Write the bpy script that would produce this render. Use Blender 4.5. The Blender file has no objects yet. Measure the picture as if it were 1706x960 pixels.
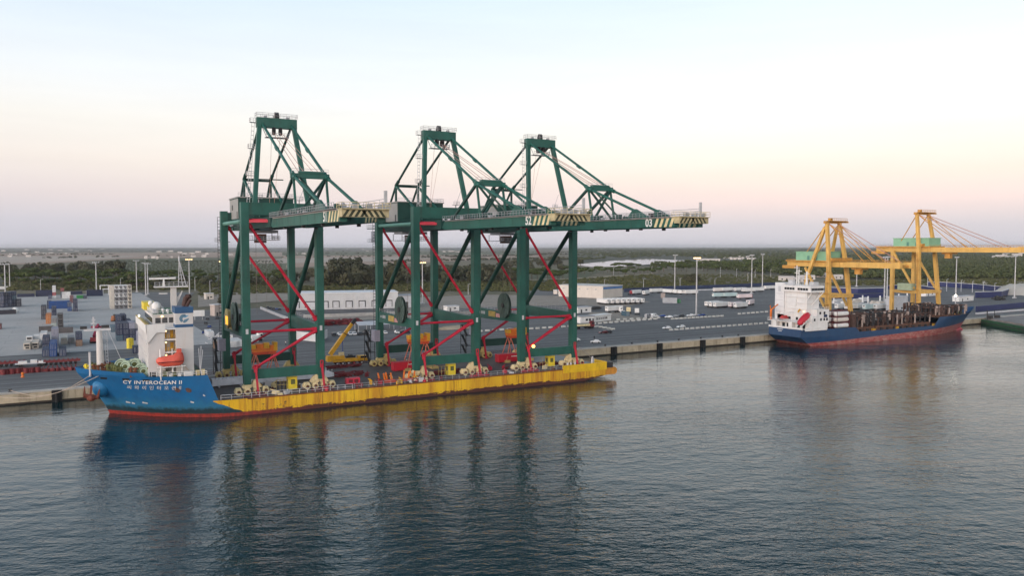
import bpy, bmesh, math, random
import numpy as np
from mathutils import Vector, Matrix
random.seed(7)
rng = np.random.default_rng(11)
SC = bpy.context.scene
COL = SC.collection
R = math.radians

# ---------------------------------------------------------------- camera, sky, sun, exposure
cam = bpy.data.cameras.new('camera')
cam_o = bpy.data.objects.new('camera', cam)
COL.objects.link(cam_o)
CAM_H = 45.0
YAW, PIT, FPX = R(29.52), R(3.013), 1309.5
cam_o.location = (0, 0, CAM_H)
cam_o.rotation_euler = (R(90) - PIT, 0, -YAW)
cam.sensor_width = 36
cam.lens = FPX / 1706 * 36
cam.clip_start = 0.5
cam.clip_end = 80000
SC.camera = cam_o

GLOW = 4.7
SUN_EL, SUN_AZ = 7.0, 248.0      # azimuth counted clockwise from +Y: low behind the camera
world = bpy.data.worlds.new('World')
SC.world = world
world.use_nodes = True
wt = world.node_tree
for n in list(wt.nodes): wt.nodes.remove(n)
def s2l(c):
    return tuple((v / 255 / 12.92) if v / 255 <= 0.04045 else ((v / 255 + 0.055) / 1.055) ** 2.4 for v in c)
def wn(t, **k):
    n = wt.nodes.new(t)
    for a, b in k.items(): setattr(n, a, b)
    return n
wc = wn('ShaderNodeTexCoord')
wnorm = wn('ShaderNodeVectorMath', operation='NORMALIZE')
wt.links.new(wc.outputs['Generated'], wnorm.inputs[0])
wsep = wn('ShaderNodeSeparateXYZ')
wt.links.new(wnorm.outputs[0], wsep.inputs[0])
def ramp(stops):
    r = wn('ShaderNodeValToRGB')
    e = r.color_ramp.elements
    while len(e) < len(stops): e.new(0.5)
    for el, (p, c) in zip(e, stops):
        el.position = p
        el.color = (*s2l(c), 1)
    wt.links.new(wsep.outputs['Z'], r.inputs[0])
    return r
rl = ramp([(0, (200, 200, 211)), (.03, (206, 203, 212)), (.06, (226, 215, 216)), (.10, (242, 232, 225)), (.145, (245, 241, 235)), (.20, (238, 243, 247)), (.30, (210, 229, 246)), (.40, (146, 172, 196)), (.58, (84, 108, 130)), (1, (78, 98, 120))])
rr = ramp([(0, (208, 206, 215)), (.025, (216, 210, 216)), (.055, (248, 226, 222)), (.085, (255, 237, 224)), (.12, (255, 250, 238)), (.17, (255, 255, 254)), (.30, (230, 245, 253)), (.40, (156, 182, 204)), (.58, (88, 112, 134)), (1, (78, 98, 120))])
# faint wisps of high cloud
wcm = wn('ShaderNodeMapping'); wcm.inputs['Scale'].default_value = (1.6, 1.6, 16)
wt.links.new(wnorm.outputs[0], wcm.inputs[0])
wcn = wn('ShaderNodeTexNoise'); wcn.inputs['Scale'].default_value = 2.2; wcn.inputs['Detail'].default_value = 6; wcn.inputs['Roughness'].default_value = .6
wt.links.new(wcm.outputs[0], wcn.inputs['Vector'])
wcr = wn('ShaderNodeMapRange'); wcr.inputs[1].default_value, wcr.inputs[2].default_value, wcr.inputs[3].default_value, wcr.inputs[4].default_value = .35, .75, .985, 1.03
wt.links.new(wcn.outputs['Fac'], wcr.inputs[0])
wdot = wn('ShaderNodeVectorMath', operation='DOT_PRODUCT')
wt.links.new(wnorm.outputs[0], wdot.inputs[0])
wdot.inputs[1].default_value = (math.cos(YAW), -math.sin(YAW), 0)
wmap = wn('ShaderNodeMapRange')
wmap.inputs[1].default_value, wmap.inputs[2].default_value = -0.55, 0.35
wt.links.new(wdot.outputs['Value'], wmap.inputs[0])
wmix = wn('ShaderNodeMix', data_type='RGBA')
wt.links.new(wmap.outputs[0], wmix.inputs[0])
wt.links.new(rl.outputs[0], wmix.inputs[6])
wt.links.new(rr.outputs[0], wmix.inputs[7])
wsky = wn('ShaderNodeTexSky', sky_type='NISHITA', sun_disc=False)
wsky.sun_elevation = R(SUN_EL)
wsky.sun_rotation = R(SUN_AZ)
wsky.air_density, wsky.dust_density = 1.0, 1.5
ws1 = wn('ShaderNodeVectorMath', operation='SCALE'); ws1.inputs['Scale'].default_value = 9.3
ws2 = wn('ShaderNodeVectorMath', operation='SCALE'); ws2.inputs['Scale'].default_value = 0.10
wcl = wn('ShaderNodeVectorMath', operation='SCALE'); wt.links.new(wmix.outputs[2], wcl.inputs[0]); wt.links.new(wcr.outputs[0], wcl.inputs['Scale'])
wt.links.new(wcl.outputs[0], ws1.inputs[0]); wt.links.new(wsky.outputs[0], ws2.inputs[0])
wadd = wn('ShaderNodeVectorMath', operation='ADD')
wt.links.new(ws1.outputs[0], wadd.inputs[0]); wt.links.new(ws2.outputs[0], wadd.inputs[1])
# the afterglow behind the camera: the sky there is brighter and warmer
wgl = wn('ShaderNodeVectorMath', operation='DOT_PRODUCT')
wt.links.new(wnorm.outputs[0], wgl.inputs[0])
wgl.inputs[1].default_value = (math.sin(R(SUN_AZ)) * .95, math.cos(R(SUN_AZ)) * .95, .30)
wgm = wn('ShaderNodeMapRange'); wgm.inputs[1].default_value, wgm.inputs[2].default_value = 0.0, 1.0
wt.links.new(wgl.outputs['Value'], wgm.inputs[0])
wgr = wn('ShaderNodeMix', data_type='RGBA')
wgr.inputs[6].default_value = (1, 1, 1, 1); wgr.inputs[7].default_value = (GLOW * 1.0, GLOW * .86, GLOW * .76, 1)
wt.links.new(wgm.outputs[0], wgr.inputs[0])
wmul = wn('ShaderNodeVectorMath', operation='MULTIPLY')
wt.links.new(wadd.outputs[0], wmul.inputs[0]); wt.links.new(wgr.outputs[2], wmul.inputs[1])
wbg = wn('ShaderNodeBackground'); wbg.inputs['Strength'].default_value = 0.10
wo = wn('ShaderNodeOutputWorld')
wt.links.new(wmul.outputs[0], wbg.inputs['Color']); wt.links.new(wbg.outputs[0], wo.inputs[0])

sun = bpy.data.lights.new('sun', 'SUN')
sun.energy, sun.angle, sun.color = 0.9, R(20), (1.0, 0.86, 0.80)
sun_o = bpy.data.objects.new('sun', sun)
COL.objects.link(sun_o)
_sd = Vector((math.sin(R(SUN_AZ)) * math.cos(R(14)), math.cos(R(SUN_AZ)) * math.cos(R(14)), math.sin(R(14))))
sun_o.rotation_euler = _sd.to_track_quat('Z', 'Y').to_euler()
sun_o.location = (0, -50, 150)
vs = SC.view_settings
vs.view_transform, vs.look, vs.exposure, vs.gamma, vs.use_curve_mapping = 'Standard', 'None', 0.18, 1.0, False
SC.cycles.max_bounces = 6
SC.cycles.diffuse_bounces = 2
SC.cycles.glossy_bounces = 3
SC.cycles.volume_bounces = 0
SC.cycles.transparent_max_bounces = 6
SC.cycles.use_denoising = True

# ---------------------------------------------------------------- photo measurement: a pixel of the 1706x960 photograph to a point of the place
_fw = np.array([math.sin(YAW) * math.cos(PIT), math.cos(YAW) * math.cos(PIT), -math.sin(PIT)])
_rt = np.array([math.cos(YAW), -math.sin(YAW), 0.0])
_dn = np.cross(_fw, _rt)
def ray(x, y): return _fw * FPX + _rt * (x - 853) + _dn * (y - 480)
GZ = 3.56
def G(x, y, z=GZ):
    v = ray(x, y); t = (z - CAM_H) / v[2]
    return Vector((v[0] * t, v[1] * t, z))

# ---------------------------------------------------------------- materials
MATS = {}
def mat(name, col, rough=.55, var=.22, scale=.35, metal=0.0, streak=None, streak_amt=.5, stretch=(1, 1, 1), spec=.4, bump=0.0, detail=5, fine=0.0, wave=None):
    """painted, weathered surface: base colour varied by two noises, optional vertical streaks of a second colour"""
    if name in MATS: return MATS[name]
    m = bpy.data.materials.new(name); m.use_nodes = True
    t = m.node_tree; N = t.nodes; L = t.links
    b = N['Principled BSDF']
    b.inputs['Roughness'].default_value = rough
    b.inputs['Metallic'].default_value = metal
    b.inputs['Specular IOR Level'].default_value = spec
    tc = N.new('ShaderNodeTexCoord'); mp = N.new('ShaderNodeMapping')
    mp.inputs['Scale'].default_value = stretch
    oi = N.new('ShaderNodeObjectInfo')
    L.new(tc.outputs['Object'], mp.inputs[0])
    n1 = N.new('ShaderNodeTexNoise'); n1.noise_dimensions = '4D'
    n1.inputs['Scale'].default_value = scale; n1.inputs['Detail'].default_value = detail; n1.inputs['Roughness'].default_value = .62
    mw = N.new('ShaderNodeMath'); mw.operation = 'MULTIPLY'; mw.inputs[1].default_value = 31.0
    L.new(oi.outputs['Random'], mw.inputs[0]); L.new(mw.outputs[0], n1.inputs['W'])
    L.new(mp.outputs[0], n1.inputs['Vector'])
    mr = N.new('ShaderNodeMapRange')
    mr.inputs[1].default_value, mr.inputs[2].default_value = .3, .7
    mr.inputs[3].default_value, mr.inputs[4].default_value = 1 - var, 1 + var
    L.new(n1.outputs['Fac'], mr.inputs[0])
    sc = N.new('ShaderNodeVectorMath'); sc.operation = 'SCALE'; sc.inputs[0].default_value = col[:3]
    L.new(mr.outputs[0], sc.inputs['Scale'])
    out = sc.outputs[0]
    if streak:
        n2 = N.new('ShaderNodeTexNoise'); mp2 = N.new('ShaderNodeMapping')
        mp2.inputs['Scale'].default_value = (1, 1, .12)
        L.new(tc.outputs['Object'], mp2.inputs[0]); L.new(mp2.outputs[0], n2.inputs['Vector'])
        n2.inputs['Scale'].default_value = scale * 3; n2.inputs['Detail'].default_value = 6; n2.inputs['Roughness'].default_value = .7
        m2 = N.new('ShaderNodeMapRange')
        m2.inputs[1].default_value, m2.inputs[2].default_value = .52, .74
        m2.inputs[4].default_value = streak_amt
        L.new(n2.outputs['Fac'], m2.inputs[0])
        mx = N.new('ShaderNodeMix'); mx.data_type = 'RGBA'
        L.new(m2.outputs[0], mx.inputs[0]); L.new(out, mx.inputs[6]); mx.inputs[7].default_value = (*streak, 1)
        out = mx.outputs[2]
    L.new(out, b.inputs['Base Color'])
    if bump:
        n3 = N.new('ShaderNodeTexNoise'); n3.inputs['Scale'].default_value = fine or scale * 8; n3.inputs['Detail'].default_value = 4
        L.new(tc.outputs['Object'], n3.inputs['Vector'])
        bp = N.new('ShaderNodeBump'); bp.inputs['Strength'].default_value = bump
        L.new(n3.outputs['Fac'], bp.inputs['Height']); L.new(bp.outputs[0], b.inputs['Normal'])
    if wave:   # corrugated sheet: ribs running up the wall
        wv = N.new('ShaderNodeTexWave'); wv.bands_direction = wave[0]; wv.inputs['Scale'].default_value = wave[1]
        L.new(tc.outputs['Object'], wv.inputs['Vector'])
        bp = N.new('ShaderNodeBump'); bp.inputs['Strength'].default_value = wave[2]; bp.inputs['Distance'].default_value = .06
        L.new(wv.outputs['Fac'], bp.inputs['Height']); L.new(bp.outputs[0], b.inputs['Normal'])
    MATS[name] = m
    return m
def glow(name, col, strength):
    if name in MATS: return MATS[name]
    m = bpy.data.materials.new(name); m.use_nodes = True
    b = m.node_tree.nodes['Principled BSDF']
    b.inputs['Base Color'].default_value = (*col, 1)
    b.inputs['Emission Color'].default_value = (*col, 1)
    b.inputs['Emission Strength'].default_value = strength
    MATS[name] = m
    return m

RUST = (.13, .045, .018)
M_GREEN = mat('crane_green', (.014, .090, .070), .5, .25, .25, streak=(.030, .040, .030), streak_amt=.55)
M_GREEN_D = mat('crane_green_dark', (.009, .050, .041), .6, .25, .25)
M_GREEN_L = mat('crane_green_pale', (.08, .21, .17), .55, .2, .3)
M_RED = mat('brace_red', (.42, .012, .035), .5, .25, .4)
M_CREAM = mat('cream_paint', (.62, .52, .30), .55, .25, .8, streak=(.25, .16, .07), streak_amt=.5)
M_YCREAM = mat('pale_yellow_paint', (.52, .40, .16), .6, .3, .6, streak=(.2, .12, .04), streak_amt=.6)
M_WHITE = mat('white_paint', (.70, .69, .675), .5, .08, .3, streak=(.45, .36, .28), streak_amt=.35)
M_PINKWHITE = mat('ship_white', (.56, .545, .535), .5, .07, .25, streak=(.50, .38, .30), streak_amt=.35)
M_GREY = mat('grey_paint', (.30, .31, .33), .6, .15, .4)
M_LGREY = mat('light_grey_paint', (.50, .50, .52), .6, .15, .4)
M_DARK = mat('dark_steel', (.03, .03, .032), .6, .3, .5)
M_BLACK = mat('black_rubber', (.012, .012, .013), .75, .3, .6)
M_GLASS = mat('window_glass', (.02, .025, .03), .08, .1, .3, spec=.7)
M_YELLOW = mat('machine_yellow', (.62, .33, .02), .5, .2, .6, streak=(.2, .09, .02), streak_amt=.4)
M_LEMON = mat('lemon_paint', (.72, .56, .04), .5, .15, .6)
M_ORANGE = mat('orange_paint', (.65, .16, .02), .5, .25, .6)
M_ROPE = mat('wire_rope', (.20, .16, .15), .6, .2, .6)
M_PROPE = mat('pink_rope', (.42, .24, .20), .6, .2, .6)
M_TARP = mat('white_wrap', (.60, .61, .66), .6, .18, .5, bump=.5, fine=1.5)
M_BLUE = mat('sign_blue', (.025, .085, .19), .5, .1, .5)
M_NAVY = mat('navy_steel', (.022, .035, .085), .6, .3, .5)
M_STEEL = mat('galvanised_steel', (.42, .42, .43), .5, .15, .5, metal=.2)
M_WINE = mat('dark_red_steel', (.12, .012, .018), .6, .35, .6)
M_RUSTY = mat('rusty_steel', (.12, .055, .035), .75, .4, .5, streak=(.05, .025, .018), streak_amt=.7)
M_PINKRED = mat('faded_red', (.40, .055, .06), .6, .25, .8)

# ---------------------------------------------------------------- mesh builder
class MB:
    def __init__(s):
        s.v, s.f, s.m, s.k = [], [], [], 0
    def add(s, vs, fs, k=None):
        o = len(s.v)
        s.v.extend([tuple(p) for p in vs])
        for f in fs:
            s.f.append([i + o for i in f]); s.m.append(s.k if k is None else k)
        return s
    def box(s, x0, x1, y0, y1, z0, z1, k=None):
        return s.add([(x, y, z) for z in (z0, z1) for y in (y0, y1) for x in (x0, x1)],
                     [(0, 2, 3, 1), (4, 5, 7, 6), (0, 1, 5, 4), (2, 6, 7, 3), (0, 4, 6, 2), (1, 3, 7, 5)], k)
    def cbox(s, c, d, rz=0, k=None):
        ca, sa = math.cos(rz), math.sin(rz); o = []
        for z in (-.5, .5):
            for y in (-.5, .5):
                for x in (-.5, .5):
                    X, Y = x * d[0], y * d[1]
                    o.append((c[0] + X * ca - Y * sa, c[1] + X * sa + Y * ca, c[2] + z * d[2]))
        return s.add(o, [(0, 2, 3, 1), (4, 5, 7, 6), (0, 1, 5, 4), (2, 6, 7, 3), (0, 4, 6, 2), (1, 3, 7, 5)], k)
    def _frame(s, p, q):
        p, q = Vector(p), Vector(q); d = (q - p).normalized()
        up = Vector((0, 0, 1)) if abs(d.z) < .92 else Vector((0, 1, 0))
        a = d.cross(up).normalized(); b = a.cross(d).normalized()
        return p, q, a, b
    def beam(s, p, q, w, h=None, w2=None, h2=None, k=None):
        h = h or w; w2 = w2 or w; h2 = h2 or h
        p, q, a, b = s._frame(p, q); o = []
        for c, ww, hh in ((p, w, h), (q, w2, h2)):
            for i, j in ((-1, -1), (1, -1), (1, 1), (-1, 1)):
                o.append(c + a * (i * ww / 2) + b * (j * hh / 2))
        return s.add(o, [(0, 3, 2, 1), (4, 5, 6, 7)] + [(i, (i + 1) % 4, 4 + (i + 1) % 4, 4 + i) for i in range(4)], k)
    def tube(s, p, q, r, r2=None, n=8, k=None):
        r2 = r if r2 is None else r2
        p, q, a, b = s._frame(p, q); o = []
        for c, rr_ in ((p, r), (q, r2)):
            for i in range(n):
                t = 2 * math.pi * i / n
                o.append(c + a * (math.cos(t) * rr_) + b * (math.sin(t) * rr_))
        return s.add(o, [tuple(range(n))[::-1], tuple(range(n, 2 * n))] + [(i, (i + 1) % n, n + (i + 1) % n, n + i) for i in range(n)], k)
    def path(s, pts, r, n=6, k=None):
        for a, b in zip(pts, pts[1:]): s.tube(a, b, r, n=n, k=k)
        return s
    def sphere(s, c, r, n=10, m=6, sz=1.0, k=None):
        o = [(c[0], c[1], c[2] + r * sz)]
        for j in range(1, m):
            ph = math.pi * j / m
            for i in range(n):
                t = 2 * math.pi * i / n
                o.append((c[0] + r * math.sin(ph) * math.cos(t), c[1] + r * math.sin(ph) * math.sin(t), c[2] + r * sz * math.cos(ph)))
        o.append((c[0], c[1], c[2] - r * sz))
        f = [(0, 1 + i, 1 + (i + 1) % n) for i in range(n)]
        for j in range(m - 2):
            a = 1 + j * n
            f += [(a + i, a + n + i, a + n + (i + 1) % n, a + (i + 1) % n) for i in range(n)]
        a = 1 + (m - 2) * n
        f += [(a + i, len(o) - 1, a + (i + 1) % n) for i in range(n)]
        return s.add(o, f, k)
    def prism(s, poly, ax, lo, hi, k=None):
        """poly: 2-D outline in the plane perpendicular to axis ax (0: (y,z), 1: (x,z), 2: (x,y))"""
        n = len(poly)
        def P(u, w, t): return {0: (t, u, w), 1: (u, t, w), 2: (u, w, t)}[ax]
        o = [P(u, w, lo) for u, w in poly] + [P(u, w, hi) for u, w in poly]
        return s.add(o, [tuple(range(n))[::-1], tuple(range(n, 2 * n))] + [(i, (i + 1) % n, n + (i + 1) % n, n + i) for i in range(n)], k)
    def loft(s, rings, cap=True, k=None, closed=True):
        n = len(rings[0]); o = [p for r_ in rings for p in r_]; f = []
        for j in range(len(rings) - 1):
            for i in range(n if closed else n - 1):
                f.append((j * n + i, j * n + (i + 1) % n, (j + 1) * n + (i + 1) % n, (j + 1) * n + i))
        if cap: f += [tuple(range(n))[::-1], tuple(range((len(rings) - 1) * n, len(rings) * n))]
        return s.add(o, f, k)
    def rail(s, pts, h=1.1, step=2.0, r=.045, k=None, rows=2):
        for a, b in zip(pts, pts[1:]):
            a, b = Vector(a), Vector(b); L = (b - a).length; n = max(1, round(L / step))
            for i in range(n + 1):
                p = a.lerp(b, i / n); s.tube(p, p + Vector((0, 0, h)), r, n=4, k=k)
            for j in range(rows):
                z = Vector((0, 0, h * (j + 1) / rows)); s.tube(a + z, b + z, r, n=4, k=k)
        return s
    def ladder(s, p, q, w=.6, step=1.0, ax=(1, 0, 0), r=.05, k=None):
        p, q, a = Vector(p), Vector(q), Vector(ax) * (w / 2)
        s.tube(p - a, q - a, r, n=4, k=k); s.tube(p + a, q + a, r, n=4, k=k)
        n = int((q - p).length / step)
        for i in range(n + 1):
            c = p.lerp(q, i / max(1, n)); s.tube(c - a, c + a, r, n=4, k=k)
        return s
    def build(s, name, ms, parent=None, loc=(0, 0, 0), smooth=False, rot=None):
        me = bpy.data.meshes.new(name)
        me.from_pydata(s.v, [], s.f)
        if not isinstance(ms, (list, tuple)): ms = [ms]
        for m in ms: me.materials.append(m)
        if len(ms) > 1: me.polygons.foreach_set('material_index', s.m)
        bm = bmesh.new(); bm.from_mesh(me); bmesh.ops.recalc_face_normals(bm, faces=bm.faces); bm.to_mesh(me); bm.free()
        if smooth:
            me.polygons.foreach_set('use_smooth', [True] * len(me.polygons))
            me.set_sharp_from_angle(angle=R(40))
        me.update()
        o = bpy.data.objects.new(name, me)
        COL.objects.link(o)
        o.location = loc
        if rot is not None: o.rotation_euler = rot
        if parent: o.parent = parent
        return o
def tag(o, label=None, cat=None, group=None, kind=None):
    for k, v in (('label', label), ('category', cat), ('group', group), ('kind', kind)):
        if v: o[k] = v
    return o
def thing(name, label, cat, loc=(0, 0, 0), rz=0.0, group=None):
    o = bpy.data.objects.new(name, None)
    COL.objects.link(o)
    o.empty_display_size = .5
    o.location = loc; o.rotation_euler = (0, 0, rz)
    return tag(o, label, cat, group)
def dup(root, loc, rz=None, label=None, group=None):
    def cp(o, parent):
        c = o.copy(); COL.objects.link(c); c.parent = parent
        for ch in kids(o): cp(ch, c)
        return c
    c = cp(root, None)
    c.location = loc
    if rz is not None: c.rotation_euler = (0, 0, rz)
    if label: c['label'] = label
    if group: c['group'] = group
    return c
KIDS = None
def kids(o):
    return [c for c in o.children if c.name != o.name]
_fontcache = {}
def text_mesh(txt, size, bold=.0, spacing=1.0):
    """flat letter outlines as (verts, faces) in the x-y plane, centred"""
    key = (txt, size, bold, spacing)
    if key in _fontcache: return _fontcache[key]
    cu = bpy.data.curves.new('lettering', 'FONT')
    cu.body = txt; cu.size = size; cu.align_x = 'CENTER'; cu.align_y = 'CENTER'; cu.offset = bold; cu.space_character = spacing
    cu.resolution_u = 3
    o = bpy.data.objects.new('lettering', cu); COL.objects.link(o)
    bpy.context.view_layer.update()
    me = bpy.data.meshes.new_from_object(o.evaluated_get(bpy.context.evaluated_depsgraph_get()))
    vs_ = [tuple(v.co) for v in me.vertices]; fs_ = [tuple(p.vertices) for p in me.polygons]
    bpy.data.objects.remove(o); bpy.data.curves.remove(cu); bpy.data.meshes.remove(me)
    _fontcache[key] = (vs_, fs_)
    return vs_, fs_
def lettering(name, txt, size, m, parent, fn, bold=.0, spacing=1.0):
    """letters laid on a surface: fn maps the flat (u, v) of a letter vertex to a point"""
    vs_, fs_ = text_mesh(txt, size, bold, spacing)
    b = MB(); b.add([fn(u, v) for u, v, _ in vs_], fs_)
    return b.build(name, m, parent)

# ================================================================ SETTING
def node_mat(name):
    m = bpy.data.materials.new(name); m.use_nodes = True
    return m, m.node_tree.nodes, m.node_tree.links, m.node_tree.nodes['Principled BSDF']
def pos_noise(N, L, scale, detail=5, rough=.6, stretch=(1, 1, 1), rot=0.0, src=None, along=None):
    g = src or N.new('ShaderNodeNewGeometry').outputs['Position']
    mp = N.new('ShaderNodeMapping'); mp.inputs['Scale'].default_value = stretch; mp.inputs['Rotation'].default_value = (0, 0, rot)
    if along is not None:      # features drawn out along a compass direction
        mp.vector_type = 'TEXTURE'; mp.inputs['Scale'].default_value = (along[1], 1, 1); mp.inputs['Rotation'].default_value = (0, 0, along[0])
    L.new(g, mp.inputs[0])
    n = N.new('ShaderNodeTexNoise'); n.inputs['Scale'].default_value = scale; n.inputs['Detail'].default_value = detail; n.inputs['Roughness'].default_value = rough
    L.new(mp.outputs[0], n.inputs['Vector'])
    return n.outputs['Fac']
def mrange(N, L, x, a, b, c=0., d=1.):
    r = N.new('ShaderNodeMapRange')
    for i, v in zip((1, 2, 3, 4), (a, b, c, d)): r.inputs[i].default_value = v
    L.new(x, r.inputs[0]); return r.outputs[0]
def mix(N, L, f, a, b):
    r = N.new('ShaderNodeMix'); r.data_type = 'RGBA'
    if hasattr(f, 'links'): L.new(f, r.inputs[0])
    else: r.inputs[0].default_value = f
    for i, c in ((6, a), (7, b)):
        if hasattr(c, 'links'): L.new(c, r.inputs[i])
        else: r.inputs[i].default_value = (*c, 1)
    return r.outputs[2]
def math2(N, L, op, a, b):
    r = N.new('ShaderNodeMath'); r.operation = op
    for i, c in ((0, a), (1, b)):
        if hasattr(c, 'links'): L.new(c, r.inputs[i])
        else: r.inputs[i].default_value = c
    return r.outputs[0]

# water: wind ripples in three sizes, crests lying across the harbour
m, N, L, b = node_mat('harbour_water')
b.inputs['Base Color'].default_value = (.0012, .021, .026, 1)
b.inputs['Roughness'].default_value = .04
b.inputs['IOR'].default_value = 1.33
b.inputs['Specular IOR Level'].default_value = .5
swell = pos_noise(N, L, .10, 2, .5, along=(R(-18), 2.0))
rip = pos_noise(N, L, .38, 4, .58, along=(R(-24), 1.7))
chop = pos_noise(N, L, 1.0, 3, .55, along=(R(-34), 1.5))
patch = mrange(N, L, pos_noise(N, L, .014, 3, .55, along=(R(-30), 2.5)), .36, .64, .55, 1.25)
wg = N.new('ShaderNodeNewGeometry'); wsx = N.new('ShaderNodeSeparateXYZ'); L.new(wg.outputs['Position'], wsx.inputs[0])
patch = math2(N, L, 'MULTIPLY', patch, mrange(N, L, wsx.outputs['Y'], 70, 240, 1.0, .42))      # calmer under the quay
h = math2(N, L, 'ADD', math2(N, L, 'MULTIPLY', swell, .30), math2(N, L, 'MULTIPLY', math2(N, L, 'ADD', math2(N, L, 'MULTIPLY', rip, .37), math2(N, L, 'MULTIPLY', chop, .105)), patch))
bp = N.new('ShaderNodeBump'); bp.inputs['Strength'].default_value = 1.0; bp.inputs['Distance'].default_value = 1.0
L.new(h, bp.inputs['Height']); L.new(bp.outputs[0], b.inputs['Normal'])
M_WATER = m
m, N, L, b = node_mat('lagoon_water')
b.inputs['Base Color'].default_value = (.06, .07, .07, 1); b.inputs['Roughness'].default_value = .05; b.inputs['IOR'].default_value = 1.33
M_LAGOON = m
w = MB(); w.add([(-4000, -900, 0), (9000, -900, 0), (9000, 264, 0), (-4000, 264, 0)], [(0, 1, 2, 3)])
tag(w.build('water', M_WATER), kind='structure')

# asphalt of the quay apron: long worn lanes parallel to the quay, tyre marks, patches
m, N, L, b = node_mat('asphalt')
lane = pos_noise(N, L, .22, 4, .6, (.02, 1, 1))
blot = pos_noise(N, L, .05, 6, .65)
fine = pos_noise(N, L, 1.5, 4, .7)
c = mix(N, L, mrange(N, L, lane, .32, .68), (.056, .054, .056), (.150, .145, .143))
c = mix(N, L, mrange(N, L, blot, .48, .72, 0, .65), c, (.058, .056, .057))
c = mix(N, L, mrange(N, L, fine, .3, .7, 0, .35), c, (.14, .135, .135))
track = pos_noise(N, L, .9, 3, .6, (.012, 1, 1))
c = mix(N, L, mrange(N, L, track, .58, .68, 0, .55), c, (.040, .038, .040))
oil = pos_noise(N, L, .12, 6, .75)
c = mix(N, L, mrange(N, L, oil, .62, .72, 0, .6), c, (.035, .034, .036))
L.new(c, b.inputs['Base Color']); b.inputs['Roughness'].default_value = .75
M_ASPH = m
# pale concrete of the container yard
m, N, L, b = node_mat('yard_concrete')
c = mix(N, L, mrange(N, L, pos_noise(N, L, .03, 6, .65, (.25, 1, 1)), .35, .68), (.46, .435, .415), (.37, .35, .335))
c = mix(N, L, mrange(N, L, pos_noise(N, L, .25, 5, .7), .45, .75, 0, .6), c, (.28, .265, .255))
br = N.new('ShaderNodeTexBrick'); br.inputs['Scale'].default_value = 1.0; br.inputs['Mortar Size'].default_value = .12; br.inputs['Brick Width'].default_value = 24; br.inputs['Row Height'].default_value = 12
for i_, cc_ in (('Color1', (0, 0, 0, 1)), ('Color2', (0, 0, 0, 1)), ('Mortar', (1, 1, 1, 1))): br.inputs[i_].default_value = cc_
L.new(N.new('ShaderNodeNewGeometry').outputs['Position'], br.inputs['Vector'])
c = mix(N, L, math2(N, L, 'MULTIPLY', br.outputs['Color'], .45), c, (.13, .125, .12))
c = mix(N, L, mrange(N, L, pos_noise(N, L, .9, 3, .6, (.02, 1, 1)), .58, .70, 0, .45), c, (.15, .145, .14))
c = mix(N, L, mrange(N, L, pos_noise(N, L, .08, 6, .75), .60, .72, 0, .5), c, (.13, .125, .12))
L.new(c, b.inputs['Base Color']); b.inputs['Roughness'].default_value = .8
M_CONC = m
# open country: dry soil with scrub
m, N, L, b = node_mat('dry_ground')
c = mix(N, L, mrange(N, L, pos_noise(N, L, .02, 8, .7), .38, .62), (.20, .15, .088), (.095, .088, .042))
c = mix(N, L, mrange(N, L, pos_noise(N, L, .15, 6, .7), .42, .66), c, (.055, .058, .028))
L.new(c, b.inputs['Base Color']); b.inputs['Roughness'].default_value = .9
M_SOIL = m
def flat_mat(name, c1, c2, scale=.02, stretch=(1, 1, 1), rot=0., c3=None, s3=.1, rough=.9):
    m, N, L, b = node_mat(name)
    c = mix(N, L, mrange(N, L, pos_noise(N, L, scale, 6, .65, stretch, rot), .36, .64), c1, c2)
    if c3: c = mix(N, L, mrange(N, L, pos_noise(N, L, s3, 6, .7), .45, .65), c, c3)
    L.new(c, b.inputs['Base Color']); b.inputs['Roughness'].default_value = rough
    return m
M_FOREST = flat_mat('forest_floor', (.060, .062, .034), (.040, .046, .024), .01, c3=(.030, .038, .020), s3=.03)
M_FIELD = flat_mat('ploughed_field', (.36, .245, .175), (.28, .195, .145), .004, (.25, 1, 1), R(-20), (.32, .225, .165), .02)
M_FIELD2 = flat_mat('stubble_field', (.44, .36, .29), (.35, .28, .23), .004, (.3, 1, 1), R(-25), (.38, .31, .25), .02)
M_CROP = flat_mat('green_crop', (.066, .082, .030), (.090, .100, .042), .01, (.15, 1, 1), R(-28), (.072, .080, .040), .06)
M_SAND = flat_mat('sand', (.40, .33, .24), (.30, .245, .175), .02, c3=(.24, .20, .13), s3=.12)
M_PALESAND = flat_mat('pale_sand', (.52, .48, .42), (.44, .40, .35), .02)
M_DIRT = flat_mat('dirt_lot', (.27, .225, .18), (.21, .18, .15), .03, (.4, 1, 1), 0, (.30, .26, .22), .2)
M_PAINT = mat('road_paint', (.46, .46, .47), .7, .35, .8)
M_LINE = mat('worn_line', (.30, .30, .305), .7, .35, .5)
M_QUAY = mat('quay_concrete', (.42, .355, .255), .8, .30, .25, streak=(.13, .095, .06), streak_amt=.75)
M_COPE = mat('coping_concrete', (.40, .385, .36), .8, .2, .3)

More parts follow.
